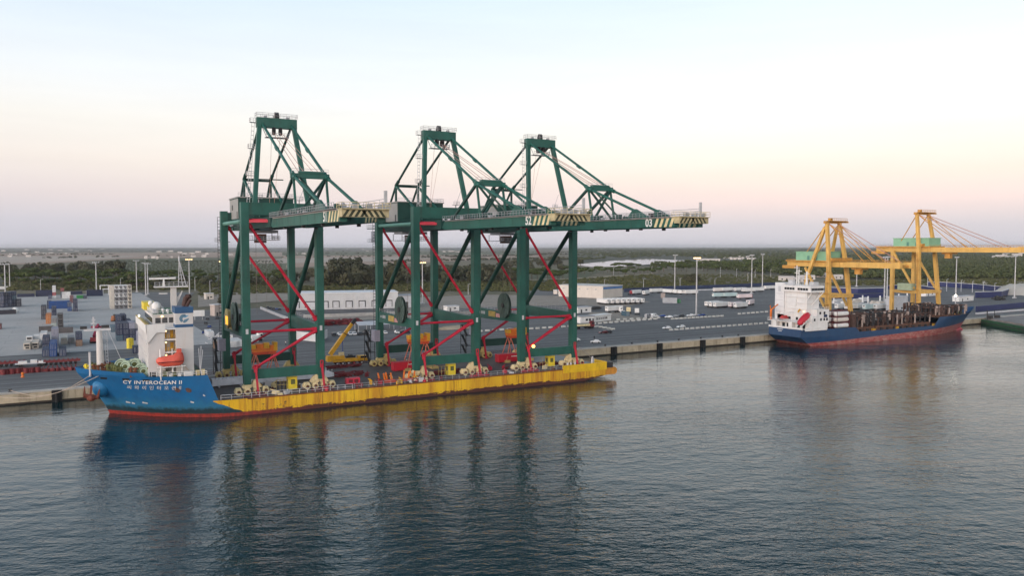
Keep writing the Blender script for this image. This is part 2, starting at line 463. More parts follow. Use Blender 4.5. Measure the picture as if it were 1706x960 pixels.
def sheet(name, pts, z, m, kind='structure'):
    b_ = MB(); b_.add([(p[0], p[1], z) for p in pts], [tuple(range(len(pts)))])
    return tag(b_.build(name, m), kind=kind)
def px(*pts, z=GZ):
    return [G(x, y, z) for x, y in pts]
sheet('ground', [(-30000, 265, 0), (40000, 265, 0), (40000, 34000, 0), (-30000, 34000, 0)], 3.2, M_SOIL)
sheet('asphalt_apron', [(-420, 264.2), (900, 264.2), (900, 352), (720, 540), (640, 640), (500, 640), (380, 640), (330, 545), (60, 545), (100, 760), (60, 790), (-420, 790)], 3.52, M_ASPH)
sheet('container_yard', [(-420, 352.4), (57, 352.4), (57, 775), (-420, 775)], 3.56, M_CONC)
# open country beyond the port, patch by patch
sheet('forest_floor', px((955, 440), (1706, 462), (2400, 462), (2400, 414), (955, 413)), 3.26, M_FOREST)
sheet('grove_floor', px((-200, 483), (480, 478), (480, 458), (200, 455), (-200, 440)), 3.24, M_FOREST)
sheet('crop_field', px((185, 462), (470, 462), (480, 434), (330, 429.5), (185, 432)), 3.28, M_CROP)
sheet('crop_field.001', px((690, 472), (960, 468), (1010, 449), (690, 446)), 3.28, M_CROP)
sheet('ploughed_field', px((-300, 442), (60, 440), (200, 431.5), (330, 429), (470, 427), (470, 420.5), (-300, 423)), 3.27, M_FIELD)
sheet('ploughed_field.001', px((470, 446), (720, 437), (900, 428), (900, 422), (470, 424)), 3.27, M_FIELD)
sheet('stubble_field', px((-200, 439), (40, 438), (180, 431), (240, 426), (-200, 429)), 3.31, M_FIELD2)
sheet('stubble_field.001', px((395, 440), (600, 436), (760, 428), (560, 429), (395, 433)), 3.31, M_FIELD2)
sheet('crop_field.002', px((470, 426), (900, 424), (900, 417.5), (470, 419)), 3.31, M_CROP)
sheet('crop_field.003', px((-300, 420.5), (470, 419), (900, 416.5), (900, 413.2), (-300, 413.2)), 3.33, M_FOREST)
sheet('lagoon', px((958, 441), (985, 444.5), (1035, 444), (1090, 439.5), (1120, 438), (1150, 434.5), (1085, 431.2), (1025, 434), (985, 438)), 3.36, M_LAGOON)
sheet('lagoon.001', px((955, 432), (1008, 430.5), (990, 429.3), (955, 429.2)), 3.36, M_LAGOON)
sheet('sand_track', px((380, 479.5), (480, 478), (640, 474.5), (960, 464.5), (1090, 456), (1090, 455), (960, 463), (640, 472.5), (480, 476.5), (380, 478)), 3.34, M_SAND)
sheet('sand', px((1090, 466), (1320, 476), (1320, 463), (1250, 456), (1120, 456)), 3.30, M_SOIL)
sheet('sand.001', px((1570, 487), (1706, 500), (1900, 520), (1900, 478), (1640, 463), (1500, 467)), 3.30, M_SAND)
sheet('pale_sand', px((1668, 482), (1690, 491), (1900, 520), (1900, 468), (1720, 468), (1690, 472)), 3.60, M_PALESAND)
sheet('dirt_lot', px((655, 522), (800, 512), (962, 508), (1035, 512), (1085, 503), (1010, 494), (800, 491), (668, 497)), 3.545, M_DIRT)
sheet('dirt_lot.001', px((520, 536), (665, 531), (800, 523), (800, 518), (520, 530)), 3.55, M_DIRT)
sheet('dirt_lot.002', px((330, 512), (480, 500), (480, 490), (420, 486), (330, 492)), 3.548, M_DIRT)
sheet('dirt_lot.003', px((968, 533), (1010, 538), (1085, 532), (1040, 521), (985, 520)), 3.549, M_DIRT)
# worn lane lines and dashes on the apron
sheet('quay_strip', [(-420, 264.5), (900, 264.5), (900, 268.4), (-420, 268.4)], 3.53, flat_mat('quay_strip_concrete', (.21, .205, .20), (.16, .155, .152), .08, (.15, 1, 1), 0, (.12, .115, .11), .4))
sheet('worn_lane', [(-420, 296.9), (900, 296.9), (900, 301.5), (-420, 301.5)], 3.532, flat_mat('worn_lane_grey', (.155, .15, .15), (.11, .107, .108), .06, (.05, 1, 1), 0))
b1 = MB()
for y0, y1, x0, x1 in ((267.2, 267.45, -420, 760), (268.6, 268.8, -420, 760), (283.2, 283.4, -420, 760), (287.5, 288.0, 60, 760), (304.5, 304.9, 60, 760), (320, 320.4, 60, 700), (272.3, 272.75, -420, 760), (280.2, 280.8, -420, 760), (296.2, 296.7, 60, 760), (314.6, 315.1, -420, 60), (344.4, 344.9, -420, 57), (330.0, 330.4, 60, 700), (372, 372.4, 60, 640), (401, 401.5, 250, 640), (430, 430.4, 250, 640)):
    b1.add([(x0, y0, 3.548), (x1, y0, 3.548), (x1, y1, 3.548), (x0, y1, 3.548)], [(0, 1, 2, 3)])
tag(b1.build('lane_lines', M_LINE), kind='structure')
b1 = MB()
for y, x0, x1 in ((356, 250, 340), (362, 380, 500), (470, 420, 560), (492, 420, 560), (514, 420, 560), (428, 440, 560), (410, 380, 560)):
    x = x0
    while x < x1:
        b1.add([(x, y, 3.552), (x + 3, y, 3.552), (x + 3, y + .5, 3.552), (x, y + .5, 3.552)], [(0, 1, 2, 3)]); x += 7
tag(b1.build('parking_marks', M_PAINT), kind='structure')

# quay wall with coping, rubber fenders and bollards
q = thing('quay_wall', 'long stained concrete quay wall with tidal dark band along the waterline', 'quay wall', (0, 0, 0))
b1 = MB(); b1.box(-420, 900, 262.78, 266, -3, 3.05); b1.build('wall', M_QUAY, q)
b1 = MB(); b1.box(-420, 900, 262.62, 264.6, 3.052, 3.60); b1.build('coping', M_COPE, q)
b1 = MB(); b1.box(-420, 900, 262.70, 262.79, -3, .5); b1.build('tide_band', mat('tidal_stain', (.035, .027, .02), .8, .4, .5), q)
fx = [v for v in (-3.5, 25, 53, 81, 109, 137, 165)] + [197.2, 221.7, 246.5, 271, 296, 321, 346, 371, 396, 421]
fproto = None
for i, x in enumerate(fx):
    if fproto is None:
        f = thing('dock_fender', 'tall black rubber fender on the quay wall left of the blue bow', 'fender', (x, 262.6, 0))
        b1 = MB(); b1.box(-1.3, 1.3, -.9, -.02, -.6, 3.3); b1.build('panel', M_BLACK, f)
        b1 = MB(); b1.tube((0, -1.25, -.7), (0, -1.25, 2.9), .45, n=10); b1.build('roller', M_BLACK, f)
        b1 = MB()
        for zz in (.3, 1.5, 2.7): b1.box(-1.5, 1.5, -.25, .01, zz, zz + .18)
        b1.build('bracket', M_DARK, f)
        fproto = f
        f['group'] = 'rubber fenders along the quay wall'
    elif 190 < x < 280:
        k = [197.2, 221.7, 246.5, 271].index(x)
        dup(fproto, (x, 262.6, 0), label=['black fender on the quay wall nearest the yellow stern', 'second black fender right of the yellow stern', 'third black fender right of the yellow stern', 'black fender on the quay wall nearest the blue container ship stern'][k])
b1 = MB(); b1.tube((0, 0, 0), (0, 0, .55), .32, .24, n=8); b1.box(-.5, .5, -.22, .22, .55, .8); b1.box(-.45, .45, -.45, .45, 0, .06)
bo = tag(b1.build('bollard', M_DARK, loc=(-15, 264, 3.6)), 'dark iron mooring bollard on the quay coping', 'bollard', 'mooring bollards on the quay')
for x in (6, 194, 208, 222, 234, 247, 260, 270, 440): 
    c = bo.copy(); COL.objects.link(c); c.location.x = x

# the evening air between the camera and the far country
hz = MB(); hz.box(-15000, 22000, -950, 33000, -4.2, 92)
hm = bpy.data.materials.new('evening_haze'); hm.use_nodes = True
HN = hm.node_tree.nodes
HN.remove(HN['Principled BSDF'])
hv = HN.new('ShaderNodeVolumePrincipled')
hv.inputs['Color'].default_value = (.88, .89, .93, 1); hv.inputs['Density'].default_value = .000042; hv.inputs['Anisotropy'].default_value = .2
hm.node_tree.links.new(hv.outputs[0], HN['Material Output'].inputs['Volume'])
tag(hz.build('haze', hm), kind='stuff')

# ================================================================ GREEN GANTRY CRANES ON THE SHIP'S DECK
DECK = 4.5
LX, GA = 10.14, 31.8          # half the leg spacing along the deck, leg spacing across it
def green_crane(num, label, loc):
    t = thing('gantry_crane', label, 'crane', loc, 0, 'green gantry cranes on the heavy lift deck')
    def P(b, name, m, par=None, smooth=False):
        return b.build(name, m, par or t, (0, 0, -DECK) if par is None else (0, 0, 0), smooth)
    # legs, with flange joints, and bogies under them
    for x in (-LX, LX):
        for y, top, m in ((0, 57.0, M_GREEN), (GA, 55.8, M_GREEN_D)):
            b = MB()
            b.box(x - 1.0, x + 1.0, y - 1.15, y + 1.15, 11, top)
            b.loft([[(x - 1.0, y - 1.15, 11), (x + 1.0, y - 1.15, 11), (x + 1.0, y + 1.15, 11), (x - 1.0, y + 1.15, 11)],
                    [(x - .9, y - .9, 7.3), (x + .9, y - .9, 7.3), (x + .9, y + .9, 7.3), (x - .9, y + .9, 7.3)]])
            for z in (17.2, 23.2, 36, 49.5): b.box(x - 1.08, x + 1.08, y - 1.23, y + 1.23, z, z + .22)
            P(b, 'leg', M_GREEN)
            xb = x + (1.2 if x < 0 else -.4)
            b = MB()                       # balance beams and twin wheel housings
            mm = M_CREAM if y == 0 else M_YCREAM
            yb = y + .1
            b.prism([(xb - 2.6, 6.6), (xb - 1.5, 8.3), (xb - .35, 8.3), (xb + .1, 6.9), (xb - .3, 6.3), (xb - 2.4, 6.3)], 1, yb - .75, yb + .75)
            b.prism([(xb + 2.6, 6.6), (xb + 1.5, 8.3), (xb + .35, 8.3), (xb - .1, 6.9), (xb + .3, 6.3), (xb + 2.4, 6.3)], 1, yb - .75, yb + .75)
            b.tube((xb - .9, yb - .45, 8.3), (xb - .9, yb - .45, 9.3), .42, .25); b.tube((xb + .9, yb - .45, 8.3), (xb + .9, yb - .45, 9.3), .42, .25)
            bg = P(b, 'bogie', mm)
            for dx in (-3.6, -1.3, 1.3, 3.6):
                b = MB(); b.tube((xb + dx, yb - 1.15, 5.45), (xb + dx, yb + 1.15, 5.45), .92, n=14)
                b.tube((xb + dx, yb - 1.45, 5.45), (xb + dx, yb - 1.1, 5.45), .45, n=10, k=1); b.box(xb + dx - .9, xb + dx + .9, yb - .95, yb + .95, 4.72, 4.95, 1)
                b.prism([(xb + dx - 1.05, 5.3), (xb + dx - .6, 6.5), (xb + dx + .6, 6.5), (xb + dx + 1.05, 5.3)], 1, yb - .7, yb + .7)
                P(b, 'wheel', [mm, M_RUSTY], bg, True)
            b = MB(); b.box(xb - 4.9, xb + 4.9, y - .55, y + .55, 4.52, 4.72); P(b, 'deck_rail', M_RUSTY)
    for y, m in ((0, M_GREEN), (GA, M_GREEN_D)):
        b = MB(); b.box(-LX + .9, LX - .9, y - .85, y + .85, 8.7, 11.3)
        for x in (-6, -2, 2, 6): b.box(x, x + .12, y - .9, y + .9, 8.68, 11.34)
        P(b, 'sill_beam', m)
        # crimson transport braces in the plane of each pair of legs
        def br(p, q_, r=.36):
            b = MB(); b.tube(p, q_, r)
            e = (Vector(q_) - Vector(p)).normalized()
            b.tube(Vector(p), Vector(p) + e * 1.3, r * 1.5); b.tube(Vector(q_) - e * 1.3, Vector(q_), r * 1.5)
            P(b, 'transport_brace', M_RED)
        br((-LX + 1, y - .2, 51.2), (LX - 1, y - .2, 24.2), .42)
        br((-LX + 1, y, 21.6), (LX - .9, y, 21.6))
        br((-LX + 1.6, y - .75, 11.6), (LX - 1.2, y - .75, 21.2)); br((-LX + 2.6, y + .75, 11.6), (LX - 1.2, y + .75, 21.2), .3)
        for x in (-LX + 2.1, LX + .1):      # sea fastening props down to the deck
            b = MB(); b.beam((x, y - 1.2, 11.6), (x + .3, y - 2.7, 4.55), .5, .5)
            b.tube((x - .35, y - 1.25, 10.6), (x - .35, y - 1.25, 12.6), .16, n=6); b.tube((x - .35, y - 1.25, 12.6), (x + .35, y - 1.25, 12.6), .16, n=6); b.tube((x + .35, y - 1.25, 12.6), (x + .35, y - 1.25, 10.6), .16, n=6)
            b.box(x - .5, x + 1.1, y - 3.3, y - 2.1, 4.51, 4.75)
            P(b, 'sea_fastening', M_RED)
    b = MB(); b.beam((-LX + .9, -.6, 51.9), (-1.6, -5.2, 51.9), .75, .7); b.tube((-LX + .9, .6, 52.4), (-1.6, -4.4, 52.1), .3); P(b, 'boom_lashing', M_RED)
    for x in (-LX, LX):
        b = MB()      # tapered cross beam between water side and land side legs
        b.loft([[(x - .7, 1.2, 20.2), (x + .7, 1.2, 20.2), (x + .7, 1.2, 22.8), (x - .7, 1.2, 22.8)],
                [(x - .7, GA - 1.2, 19.5), (x + .7, GA - 1.2, 19.5), (x + .7, GA - 1.2, 23.2), (x - .7, GA - 1.2, 23.2)]])
        cb = P(b, 'cross_beam', M_GREEN)
        b = MB(); b.rail([(x - .72 if x < 0 else x + .72, 2, 23.0), (x - .72 if x < 0 else x + .72, GA - 2, 23.2)], 1.1, 2.5); P(b, 'railing', M_STEEL, cb)
        b = MB(); b.box(x - .35, x + .35, -1.19, -1.16, 21.2, 22.6); P(b, 'leg_marking', M_LGREY)
        b = MB(); b.tube((x, 2.0, 50.0), (x, GA - 1.0, 24.0), .72, n=10); P(b, 'diagonal_brace', M_GREEN_D)
        b = MB(); b.tube((x, 1.2, 51.9), (x, GA - 1.2, 51.9), .62, n=10); P(b, 'portal_tie', M_GREEN_L if x < 0 else M_GREEN)
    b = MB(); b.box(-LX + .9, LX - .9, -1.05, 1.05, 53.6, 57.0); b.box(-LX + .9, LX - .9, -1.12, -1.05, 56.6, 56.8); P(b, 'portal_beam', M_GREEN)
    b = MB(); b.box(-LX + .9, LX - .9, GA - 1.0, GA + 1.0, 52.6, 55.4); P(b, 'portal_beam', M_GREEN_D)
    # twin boom girders, outreach and backreach
    for x in (-4, 4):
        b = MB()
        b.prism([(-7.5, 50.6), (-9.4, 52.5), (-68, 52.6), (-68, 50.0), (-9.5, 50.0)], 0, x - .75, x + .75)
        for y in range(-14, -66, -6): b.box(x - .78, x + .78, y - .06, y + .06, 50.02, 52.62)
        b.prism([(-47.5, 52.6), (-50.5, 55.2), (-51.6, 55.2), (-57.5, 52.6)], 0, x - .3, x + .3)
        bm_ = P(b, 'boom_girder', M_GREEN)
        b = MB(); b.box(x - .84, x - .76, -68, -10, 52.35, 52.62) if x < 0 else b.box(x + .76, x + .84, -68, -10, 52.35, 52.62); P(b, 'walkway_edge', M_LGREY, bm_)
        s_ = -1 if x < 0 else 1
        b = MB(); b.box(x + s_ * .8, x + s_ * 1.7, -67, -10, 52.0, 52.1) if s_ > 0 else b.box(x - 1.7, x - .8, -67, -10, 52.62, 52.70)
        b.rail([(x + s_ * 1.65, -67, 52.7), (x + s_ * 1.65, -10, 52.7)], 1.15, 1.5, .05); P(b, 'walkway', M_GREY, bm_)
        b, b2 = MB(), MB()
        for i in range(4):           # cream diagonal bars by the tip
            y = -59.9 - i * 2.0
            xx = x + s_ * .775
            b.add([(xx, y, 50.05), (xx, y - 1.0, 50.05), (xx, y - 2.1, 52.3), (xx, y - 1.1, 52.3)], [(0, 1, 2, 3)])
            xx = x - s_ * .775
            b2.add([(xx, y, 50.05), (xx, y - 1.0, 50.05), (xx, y - 2.1, 52.3), (xx, y - 1.1, 52.3)], [(0, 1, 2, 3)])
        P(b, 'hazard_bars', M_CREAM, bm_)
        P(b2, 'hazard_bars', M_CREAM, bm_)
        if num: lettering('number', num, 2.9, M_WHITE, bm_, lambda u, v: (x + s_ * .78, -57.9 + u * s_, 51.2 + v), bold=.07)
        b = MB(); b.box(x - .7, x + .7, -6.8, 47, 50.2, 53.0); P(b, 'backreach_girder', M_GREEN_D)
        for y in (-20, -38, -54): 
            b = MB(); b.box(x - .35, x + .35, y, y + .8, 49.4, 50.0); P(b, 'boom_bracket', M_DARK, bm_)
    # the tie at the boom tip with black and cream chevrons
    b = MB(); b.box(-4.9, 4.9, -69.9, -68.0, 50.9, 52.4, 0)
    for i in range(8):
        x0 = -4.8 + i * 1.2; d_ = .9 if i < 4 else -.9
        b.add([(x0, -69.91, 50.95), (x0 + .62, -69.91, 50.95), (x0 + .62 + d_, -69.91, 52.3), (x0 + d_, -69.91, 52.3)], [(0, 1, 2, 3)], 1)
    b.box(-5.0, 5.0, -70.4, -67.2, 52.42, 52.62, 0)
    tip = P(b, 'boom_tip', [mat('tip_cream', (.42, .36, .21), .6, .3, .8, streak=(.2, .14, .06), streak_amt=.6), mat('tip_olive_black', (.035, .040, .022), .6, .3, .6)])
    b = MB(); b.rail([(-5.1, -67.3, 52.6), (-5.1, -70.3, 52.6), (5.1, -70.3, 52.6), (5.1, -67.3, 52.6)], 1.2, 1.6, .05); P(b, 'railing', M_CREAM, tip)
    for x in (-2.4, .4, 3.1):
        b = MB(); b.box(x, x + 1.1, -69.6, -68.4, 52.63, 53.6); P(b, 'buffer_box', M_GREY, tip)
    # festoon rail standing over the far girder
    b = MB(); b.rail([(5.6, -66, 53.7), (5.6, -14, 53.7)], 1.2, 3.4, .07); b.tube((5.6, -66, 53.7), (5.6, -14, 53.7), .14, n=5)
    for y in range(-66, -14, 7): b.tube((5.6, y, 52.1), (5.6, y, 53.7), .09, n=4)
    b.box(5.3, 5.9, -66.4, -65.9, 52, 56.6); P(b, 'festoon_rail', M_STEEL)
    for y in (-50, -36, -24, -16):
        b = MB(); b.beam((-3.3, y, 51.6), (3.3, y, 51.6), .6, .9); P(b, 'boom_tie', M_GREEN_D)
    for y in (-44, -30, -20):
        b = MB(); b.box(-3.1, 3.1, y - .9, y + .9, 52.2, 52.9); P(b, 'boom_platform', M_GREEN_D)
    for y in (-46, -42, -33, -27, -22, -17):
        b = MB(); b.box(-2.8 + (y % 3), -1.4 + (y % 3), y, y + 1.1, 52.6, 54.1); P(b, 'boom_machinery', M_GREEN_D)
    gq = random.Random(4)
    for k in range(26):         # pumps, junction boxes and sheave blocks along the boom deck
        y = -64 + k * 2.1 + gq.uniform(-.6, .6); x = gq.choice((-2.9, 2.9, gq.uniform(-2, 2)))
        b = MB(); w_ = gq.uniform(.4, 1.1); h_ = gq.uniform(.5, 1.7); b.box(x - w_ / 2, x + w_ / 2, y - .5, y + .6, 52.3, 52.5 + h_)
        if gq.random() < .5: b.tube((x, y - .3, 52.5 + h_), (x, y + .5, 52.7 + h_), .3, n=8)
        P(b, 'deck_box', gq.choice((M_GREEN_D, M_GREEN_D, M_GREY, M_DARK)))
    for x in (-2.2, -1.2, 1.4, 2.3):
        b = MB(); b.tube((x, -66, 52.7), (x, -12, 52.75), .10, n=5); P(b, 'boom_pipe', M_GREEN_D)
    # frame on the boom carrying the forestays
    b = MB(); b.beam((-4.7, -29, 62.2), (4.7, -29, 62.2), 1.1, 1.2); b.box(-2.8, 3.2, -29.7, -28.3, 62.8, 63.3)
    fr = P(b, 'stay_frame_beam', M_GREEN)
    b = MB(); b.rail([(-4.5, -29.5, 62.8), (4.5, -29.5, 62.8)], 1.1, 1.6); P(b, 'railing', M_STEEL, fr)
    for x in (-4, 4):
        b = MB(); b.beam((x, -29, 62.2), (x, -12.6, 52.6), .62, .7); P(b, 'hinge_strut', M_GREEN_D)
        b = MB(); b.beam((x, -29, 62.0), (x + .0, -31.2, 52.6), .5, .5); P(b, 'stay_post', M_GREEN)
        b = MB(); b.tube((x, 4.6, 79.2), (x, -29, 62.3), .38); b.tube((x, -11.5, 70.95), (x, -13, 70.2), .52); b.tube((x, -27.5, 63.05), (x, -29, 62.3), .6); P(b, 'forestay', M_GREEN)
        b = MB(); b.tube((x, -29, 62.2), (x, -51.5, 54.6), .38); b.tube((x, -29, 62.2), (x, -31, 61.5), .6); P(b, 'forestay', M_GREEN)
        b = MB(); b.beam((x * .9, -29.4, 61.6), (-x * .82, -31, 53), .55, .55); P(b, 'cross_brace', M_GREEN_D)
        # backstays to the land side
        b = MB(); b.tube((x * 1.1, 5.8, 79.2), (x, 31.5, 65.7), .38); b.tube((x, 29, 67), (x, 31.5, 65.7), .55); P(b, 'backstay', M_GREEN_D)
        b = MB(); b.tube((x, 31.5, 65.7), (x, 43, 53.4), .38); P(b, 'backstay', M_GREEN_D)
        b = MB(); b.beam((x, 31.5, 65.7), (x, 8.0, 53.5), .62, .62); P(b, 'stay_strut', M_GREEN)
        b = MB(); b.beam((x, 31.5, 65.5), (x, 31.5, 53), .6, .6); P(b, 'stay_strut', M_GREEN_D)
    b = MB(); b.beam((-4, 31.5, 65.5), (4, 31.5, 65.5), .5, .6); b.tube((-4, 31.0, 65.9), (7.5, 29.5, 65.9), .18, n=5); P(b, 'stay_tie', M_GREEN_D)
    b = MB(); b.beam((-2.6, -30, 61.6), (2.6, -36, 53), .45, .45); P(b, 'cross_brace', M_GREEN_D)
    # A-frame
    for s_ in (-1, 1):
        b = MB(); b.beam((s_ * 7.3, 0, 56.9), (s_ * 4.6, 5, 80.0), 1.15, 1.25, 1.15, 1.25); P(b, 'a_frame_leg', M_GREEN)
    b = MB(); b.box(-5.5, 5.5, 4.0, 6.0, 78.2, 80.9); ap = P(b, 'apex_beam', M_GREEN)
    b = MB(); b.rail([(-5.6, 3.7, 80.9), (5.6, 3.7, 80.9), (5.6, 6.3, 80.9), (-5.6, 6.3, 80.9), (-5.6, 3.7, 80.9)], 1.25, 1.5, .05); P(b, 'railing', M_STEEL, ap)
    b = MB(); b.box(-.7, .7, 4.4, 5.6, 80.9, 81.8); b.tube((-.5, 5, 82), (.6, 5, 82), .7, n=10); P(b, 'winch', M_DARK, ap)
    for x in (-3, 3.1): b = MB(); b.box(x - .4, x + .4, 4.6, 5.4, 80.9, 81.5); P(b, 'motor_box', M_GREY, ap)
    for x in (-.9, .9):
        b = MB(); b.tube((x - .3, 4.4, 77.3), (x + .3, 4.4, 77.3), 1.15, n=14); b.box(x - .45, x + .45, 4.1, 4.7, 77.4, 78.3); P(b, 'sheave', M_BLACK, ap)
    b = MB(); b.box(-3.2, 3.0, 3.4, 5.6, 75.4, 75.6); b.rail([(-3.2, 3.4, 75.6), (3.0, 3.4, 75.6), (3, 5.6, 75.6)], 1.1, 1.2, .05); b.tube((-3, 4, 75.5), (-4, 4.6, 78.3), .1, n=4); b.tube((2.9, 4, 75.5), (4, 4.6, 78.3), .1, n=4); P(b, 'apex_platform', M_GREY, ap)
    # access ladder with landings up the left A-frame leg
    b = MB()
    for a0, a1 in ((0, .33), (.33, .66), (.66, .98)):
        f_ = lambda a: Vector((-7.3 + 2.7 * a - 1.6, 5 * a + .6, 56.9 + 23.1 * a))
        b.ladder(f_(a0), f_(a1), .7, 1.1, r=.07); c_ = f_(a1)
        b.box(c_.x - .9, c_.x + .9, c_.y - .7, c_.y + .7, c_.z - .1, c_.z); b.rail([(c_.x - .9, c_.y - .7, c_.z), (c_.x + .9, c_.y - .7, c_.z), ], 1.1, .9, .05); b.rail([(c_.x - .9, c_.y - .7, c_.z), (c_.x - .9, c_.y + .7, c_.z)], 1.1, .9, .05)
    P(b, 'ladder', M_STEEL)
    for x, y, z in ((-4.4, 9, 58.6), (6.3, 6, 58.2)):
        b = MB(); b.box(x - 1, x + 1, y - .7, y + .7, z, z + .12); b.rail([(x - 1, y - .7, z), (x + 1, y - .7, z), (x + 1, y + .7, z)], 1.1, 1, .05); b.box(x - .12, x + .12, y - .12, y + .12, 54, z); b.tube((x, y, z), (x + 1.8, y, z + 4.6), .06, n=4) if x > 0 else None; P(b, 'lamp_platform', M_GREY)
    # machinery house, electrical cabin, stairs
    b = MB(); b.box(-8.0, 8.0, 19.5, 33.5, 53.02, 59.4, 0); b.box(-8.25, 8.25, 19.2, 33.8, 59.4, 59.75, 1); b.box(-8.03, -8.0, 20, 33, 53.3, 59.2, 1)
    hs = P(b, 'machinery_house', [M_GREEN_D, mat('house_side', (.26, .26, .25), .6, .12, .3)])
    b = MB(); b.box(-8.06, -8.01, 21, 22.2, 53.2, 55.4); P(b, 'door', M_DARK, hs)
    b = MB(); b.box(-8.06, -8.01, 28, 30, 56, 57.6); P(b, 'window', M_DARK, hs)
    b = MB(); b.rail([(-8.1, 19.3, 59.75), (8.1, 19.3, 59.75), (8.1, 33.6, 59.75)], 1.1, 2.2, .05); P(b, 'railing', M_STEEL, hs)
    b = MB(); b.box(-6.8, 6.8, 2.2, 18.5, 52.3, 52.5); b.rail([(-6.8, 2.4, 52.5), (-6.8, 18.5, 52.5)], 1.1, 2, .05); b.rail([(6.8, 2.4, 52.5), (6.8, 18.5, 52.5)], 1.1, 2, .05); P(b, 'service_deck', M_GREEN_D)
    b = MB()
    for x in (-6.6, 6.6): b.box(x - .7, x + .7, 33, 52, 51.3, 51.5)
    b.box(-7.3, 7.3, 49, 52, 51.3, 51.55); b.box(-5, 5, 46, 50, 50.2, 51.3)
    wk = P(b, 'backreach_walkway', M_GREEN)
    b = MB(); b.rail([(-7.3, 33, 51.5), (-7.3, 52, 51.5), (7.3, 52, 51.5), (7.3, 33, 51.5)], 1.2, 1.8, .055); P(b, 'railing', M_STEEL, wk)
    b = MB(); b.box(-LX - 1.2, -LX + 1.4, GA + 1.4, GA + 4.4, 46.6, 50.2); el = P(b, 'electrical_cabin', mat('cabin_lilac', (.40, .40, .45), .6, .12, .5))
    b = MB(); b.box(-LX - 1.8, -LX + 2, GA + 1.3, GA + 6, 46.4, 46.58); b.rail([(-LX - 1.8, GA + 1.3, 46.6), (-LX - 1.8, GA + 6, 46.6), (-LX + 2, GA + 6, 46.6)], 1.1, 1.5, .05); P(b, 'platform', M_GREY, el)
    # trolley with the driver's cab under the backreach girders
    b = MB(); b.box(-4.6, 4.6, 25.0, 32, 49.2, 50.0); b.rail([(-4.6, 25, 50), (-4.6, 32, 50)], 1, 1.4, .05); b.rail([(-4.9, 24, 47.1), (4.9, 24, 47.1), (4.9, 34, 47.1)], 1.1, 1.6, .06); b.box(-4.9, 4.9, 24, 34, 46.95, 47.1)
    for x in (-4.5, 4.5): b.tube((x, 25, 47), (x, 25, 49.3), .12, n=4); b.tube((x, 33, 47), (x, 33, 49.3), .12, n=4)
    tr = P(b, 'trolley', M_GREY)
    b = MB(); b.box(-1.6, 1.4, 26.5, 30, 46.2, 48.9, 0); b.box(-1.5, 1.3, 26.45, 26.52, 46.5, 48.2, 1); b.box(-1.63, -1.58, 27, 29.5, 46.9, 48.2, 1); P(b, 'driver_cab', [M_RUSTY, M_GLASS], tr)
    for x in (-1.5, 1.5):
        b = MB(); b.tube((x, 28, 46.9), (x, 28, 24), .05, n=4); P(b, 'hoist_rope', M_ROPE)
    for x in (-1.7, -.8, .8, 1.7):
        b = MB(); b.tube((x * .7, 4.4, 77.0), (x * 1.5, -28.8, 62.9), .085, n=4); P(b, 'boom_rope', M_PROPE)
    for x, y in ((-1.4, 9), (1.0, 14)):
        b = MB(); b.tube((x, 5, 76.6), (x, y, 57), .045, n=4); P(b, 'boom_rope', M_PROPE)
    # cable reel beside the cross beam
    rx, ry, rz_ = -LX - 1.3, 9.0, 25.3
    b = MB()
    for xx in (-.45, .25): b.tube((rx + xx, ry, rz_), (rx + xx + .12, ry, rz_), 4.15, n=36)
    b.tube((rx - .35, ry, rz_), (rx + .3, ry, rz_), 2.2, n=24)
    for i in range(12):
        a = math.pi * i / 6; b.beam((rx - .5, ry, rz_), (rx - .5, ry + 4.1 * math.cos(a), rz_ + 4.1 * math.sin(a)), .12, .16)
    rl_ = P(b, 'cable_reel', mat('reel_green', (.05, .085, .075), .6, .3, .5, streak=(.10, .08, .07), streak_amt=.6), None, True)
    b = MB(); b.tube((rx - .9, ry, rz_), (rx + 2.0, ry, rz_), .75, n=12); b.box(rx + .6, rx + 2.0, ry - 1.2, ry + 1.2, 22.6, 24.9); P(b, 'reel_hub', M_DARK, rl_, True)
    # stencilled plate on the left cross beam
    b = MB(); b.box(-LX - .74, -LX - .70, 16.5, 21.5, 20.7, 22.6); P(b, 'ochre_plate', mat('ochre_plate', (.42, .30, .08), .6, .2, .6))
    b = MB(); b.box(-LX - .745, -LX - .70, 13.3, 16.0, 20.8, 22.1); P(b, 'pink_plate', mat('pink_plate', (.6, .30, .30), .6, .25, .9))
    b = MB()
    for y in (24.3, 25.3, 26.3): b.box(-LX - .745, -LX - .70, y, y + .6, 21.2, 22.2)
    b.box(-LX - .745, -LX - .70, 28.0, 28.7, 21.3, 22.0); P(b, 'stencil', M_LGREY)
    # caged stair and switch cabinet at the land side left leg
    b = MB()
    cx0, cx1, cy0, cy1 = -LX - 2.6, -LX - .4, GA + 4.0, GA + 8.2
    for x in (cx0, cx1):
        for y in (cy0, cy1): b.tube((x, y, 4.6), (x, y, 16.2), .12, n=4)
    for z in (5, 8.7, 12.4, 16.2):
        b.path([(cx0, cy0, z), (cx1, cy0, z), (cx1, cy1, z), (cx0, cy1, z), (cx0, cy0, z)], .1, 4); b.box(cx0, cx1, cy0, cy1, z - .06, z)
    for z in (5, 8.7, 12.4): b.beam((cx0 + .5, cy0, z), (cx0 + .5, cy1, z + 3.7), .8, .15)
    P(b, 'stair_cage', M_DARK)
    b = MB(); b.box(-LX - 2.2, -LX - .3, GA - 1.2, GA + 2.2, 13.0, 16.8); P(b, 'switch_cabinet', mat('lilac_grey', (.28, .27, .33), .6, .15, .5))
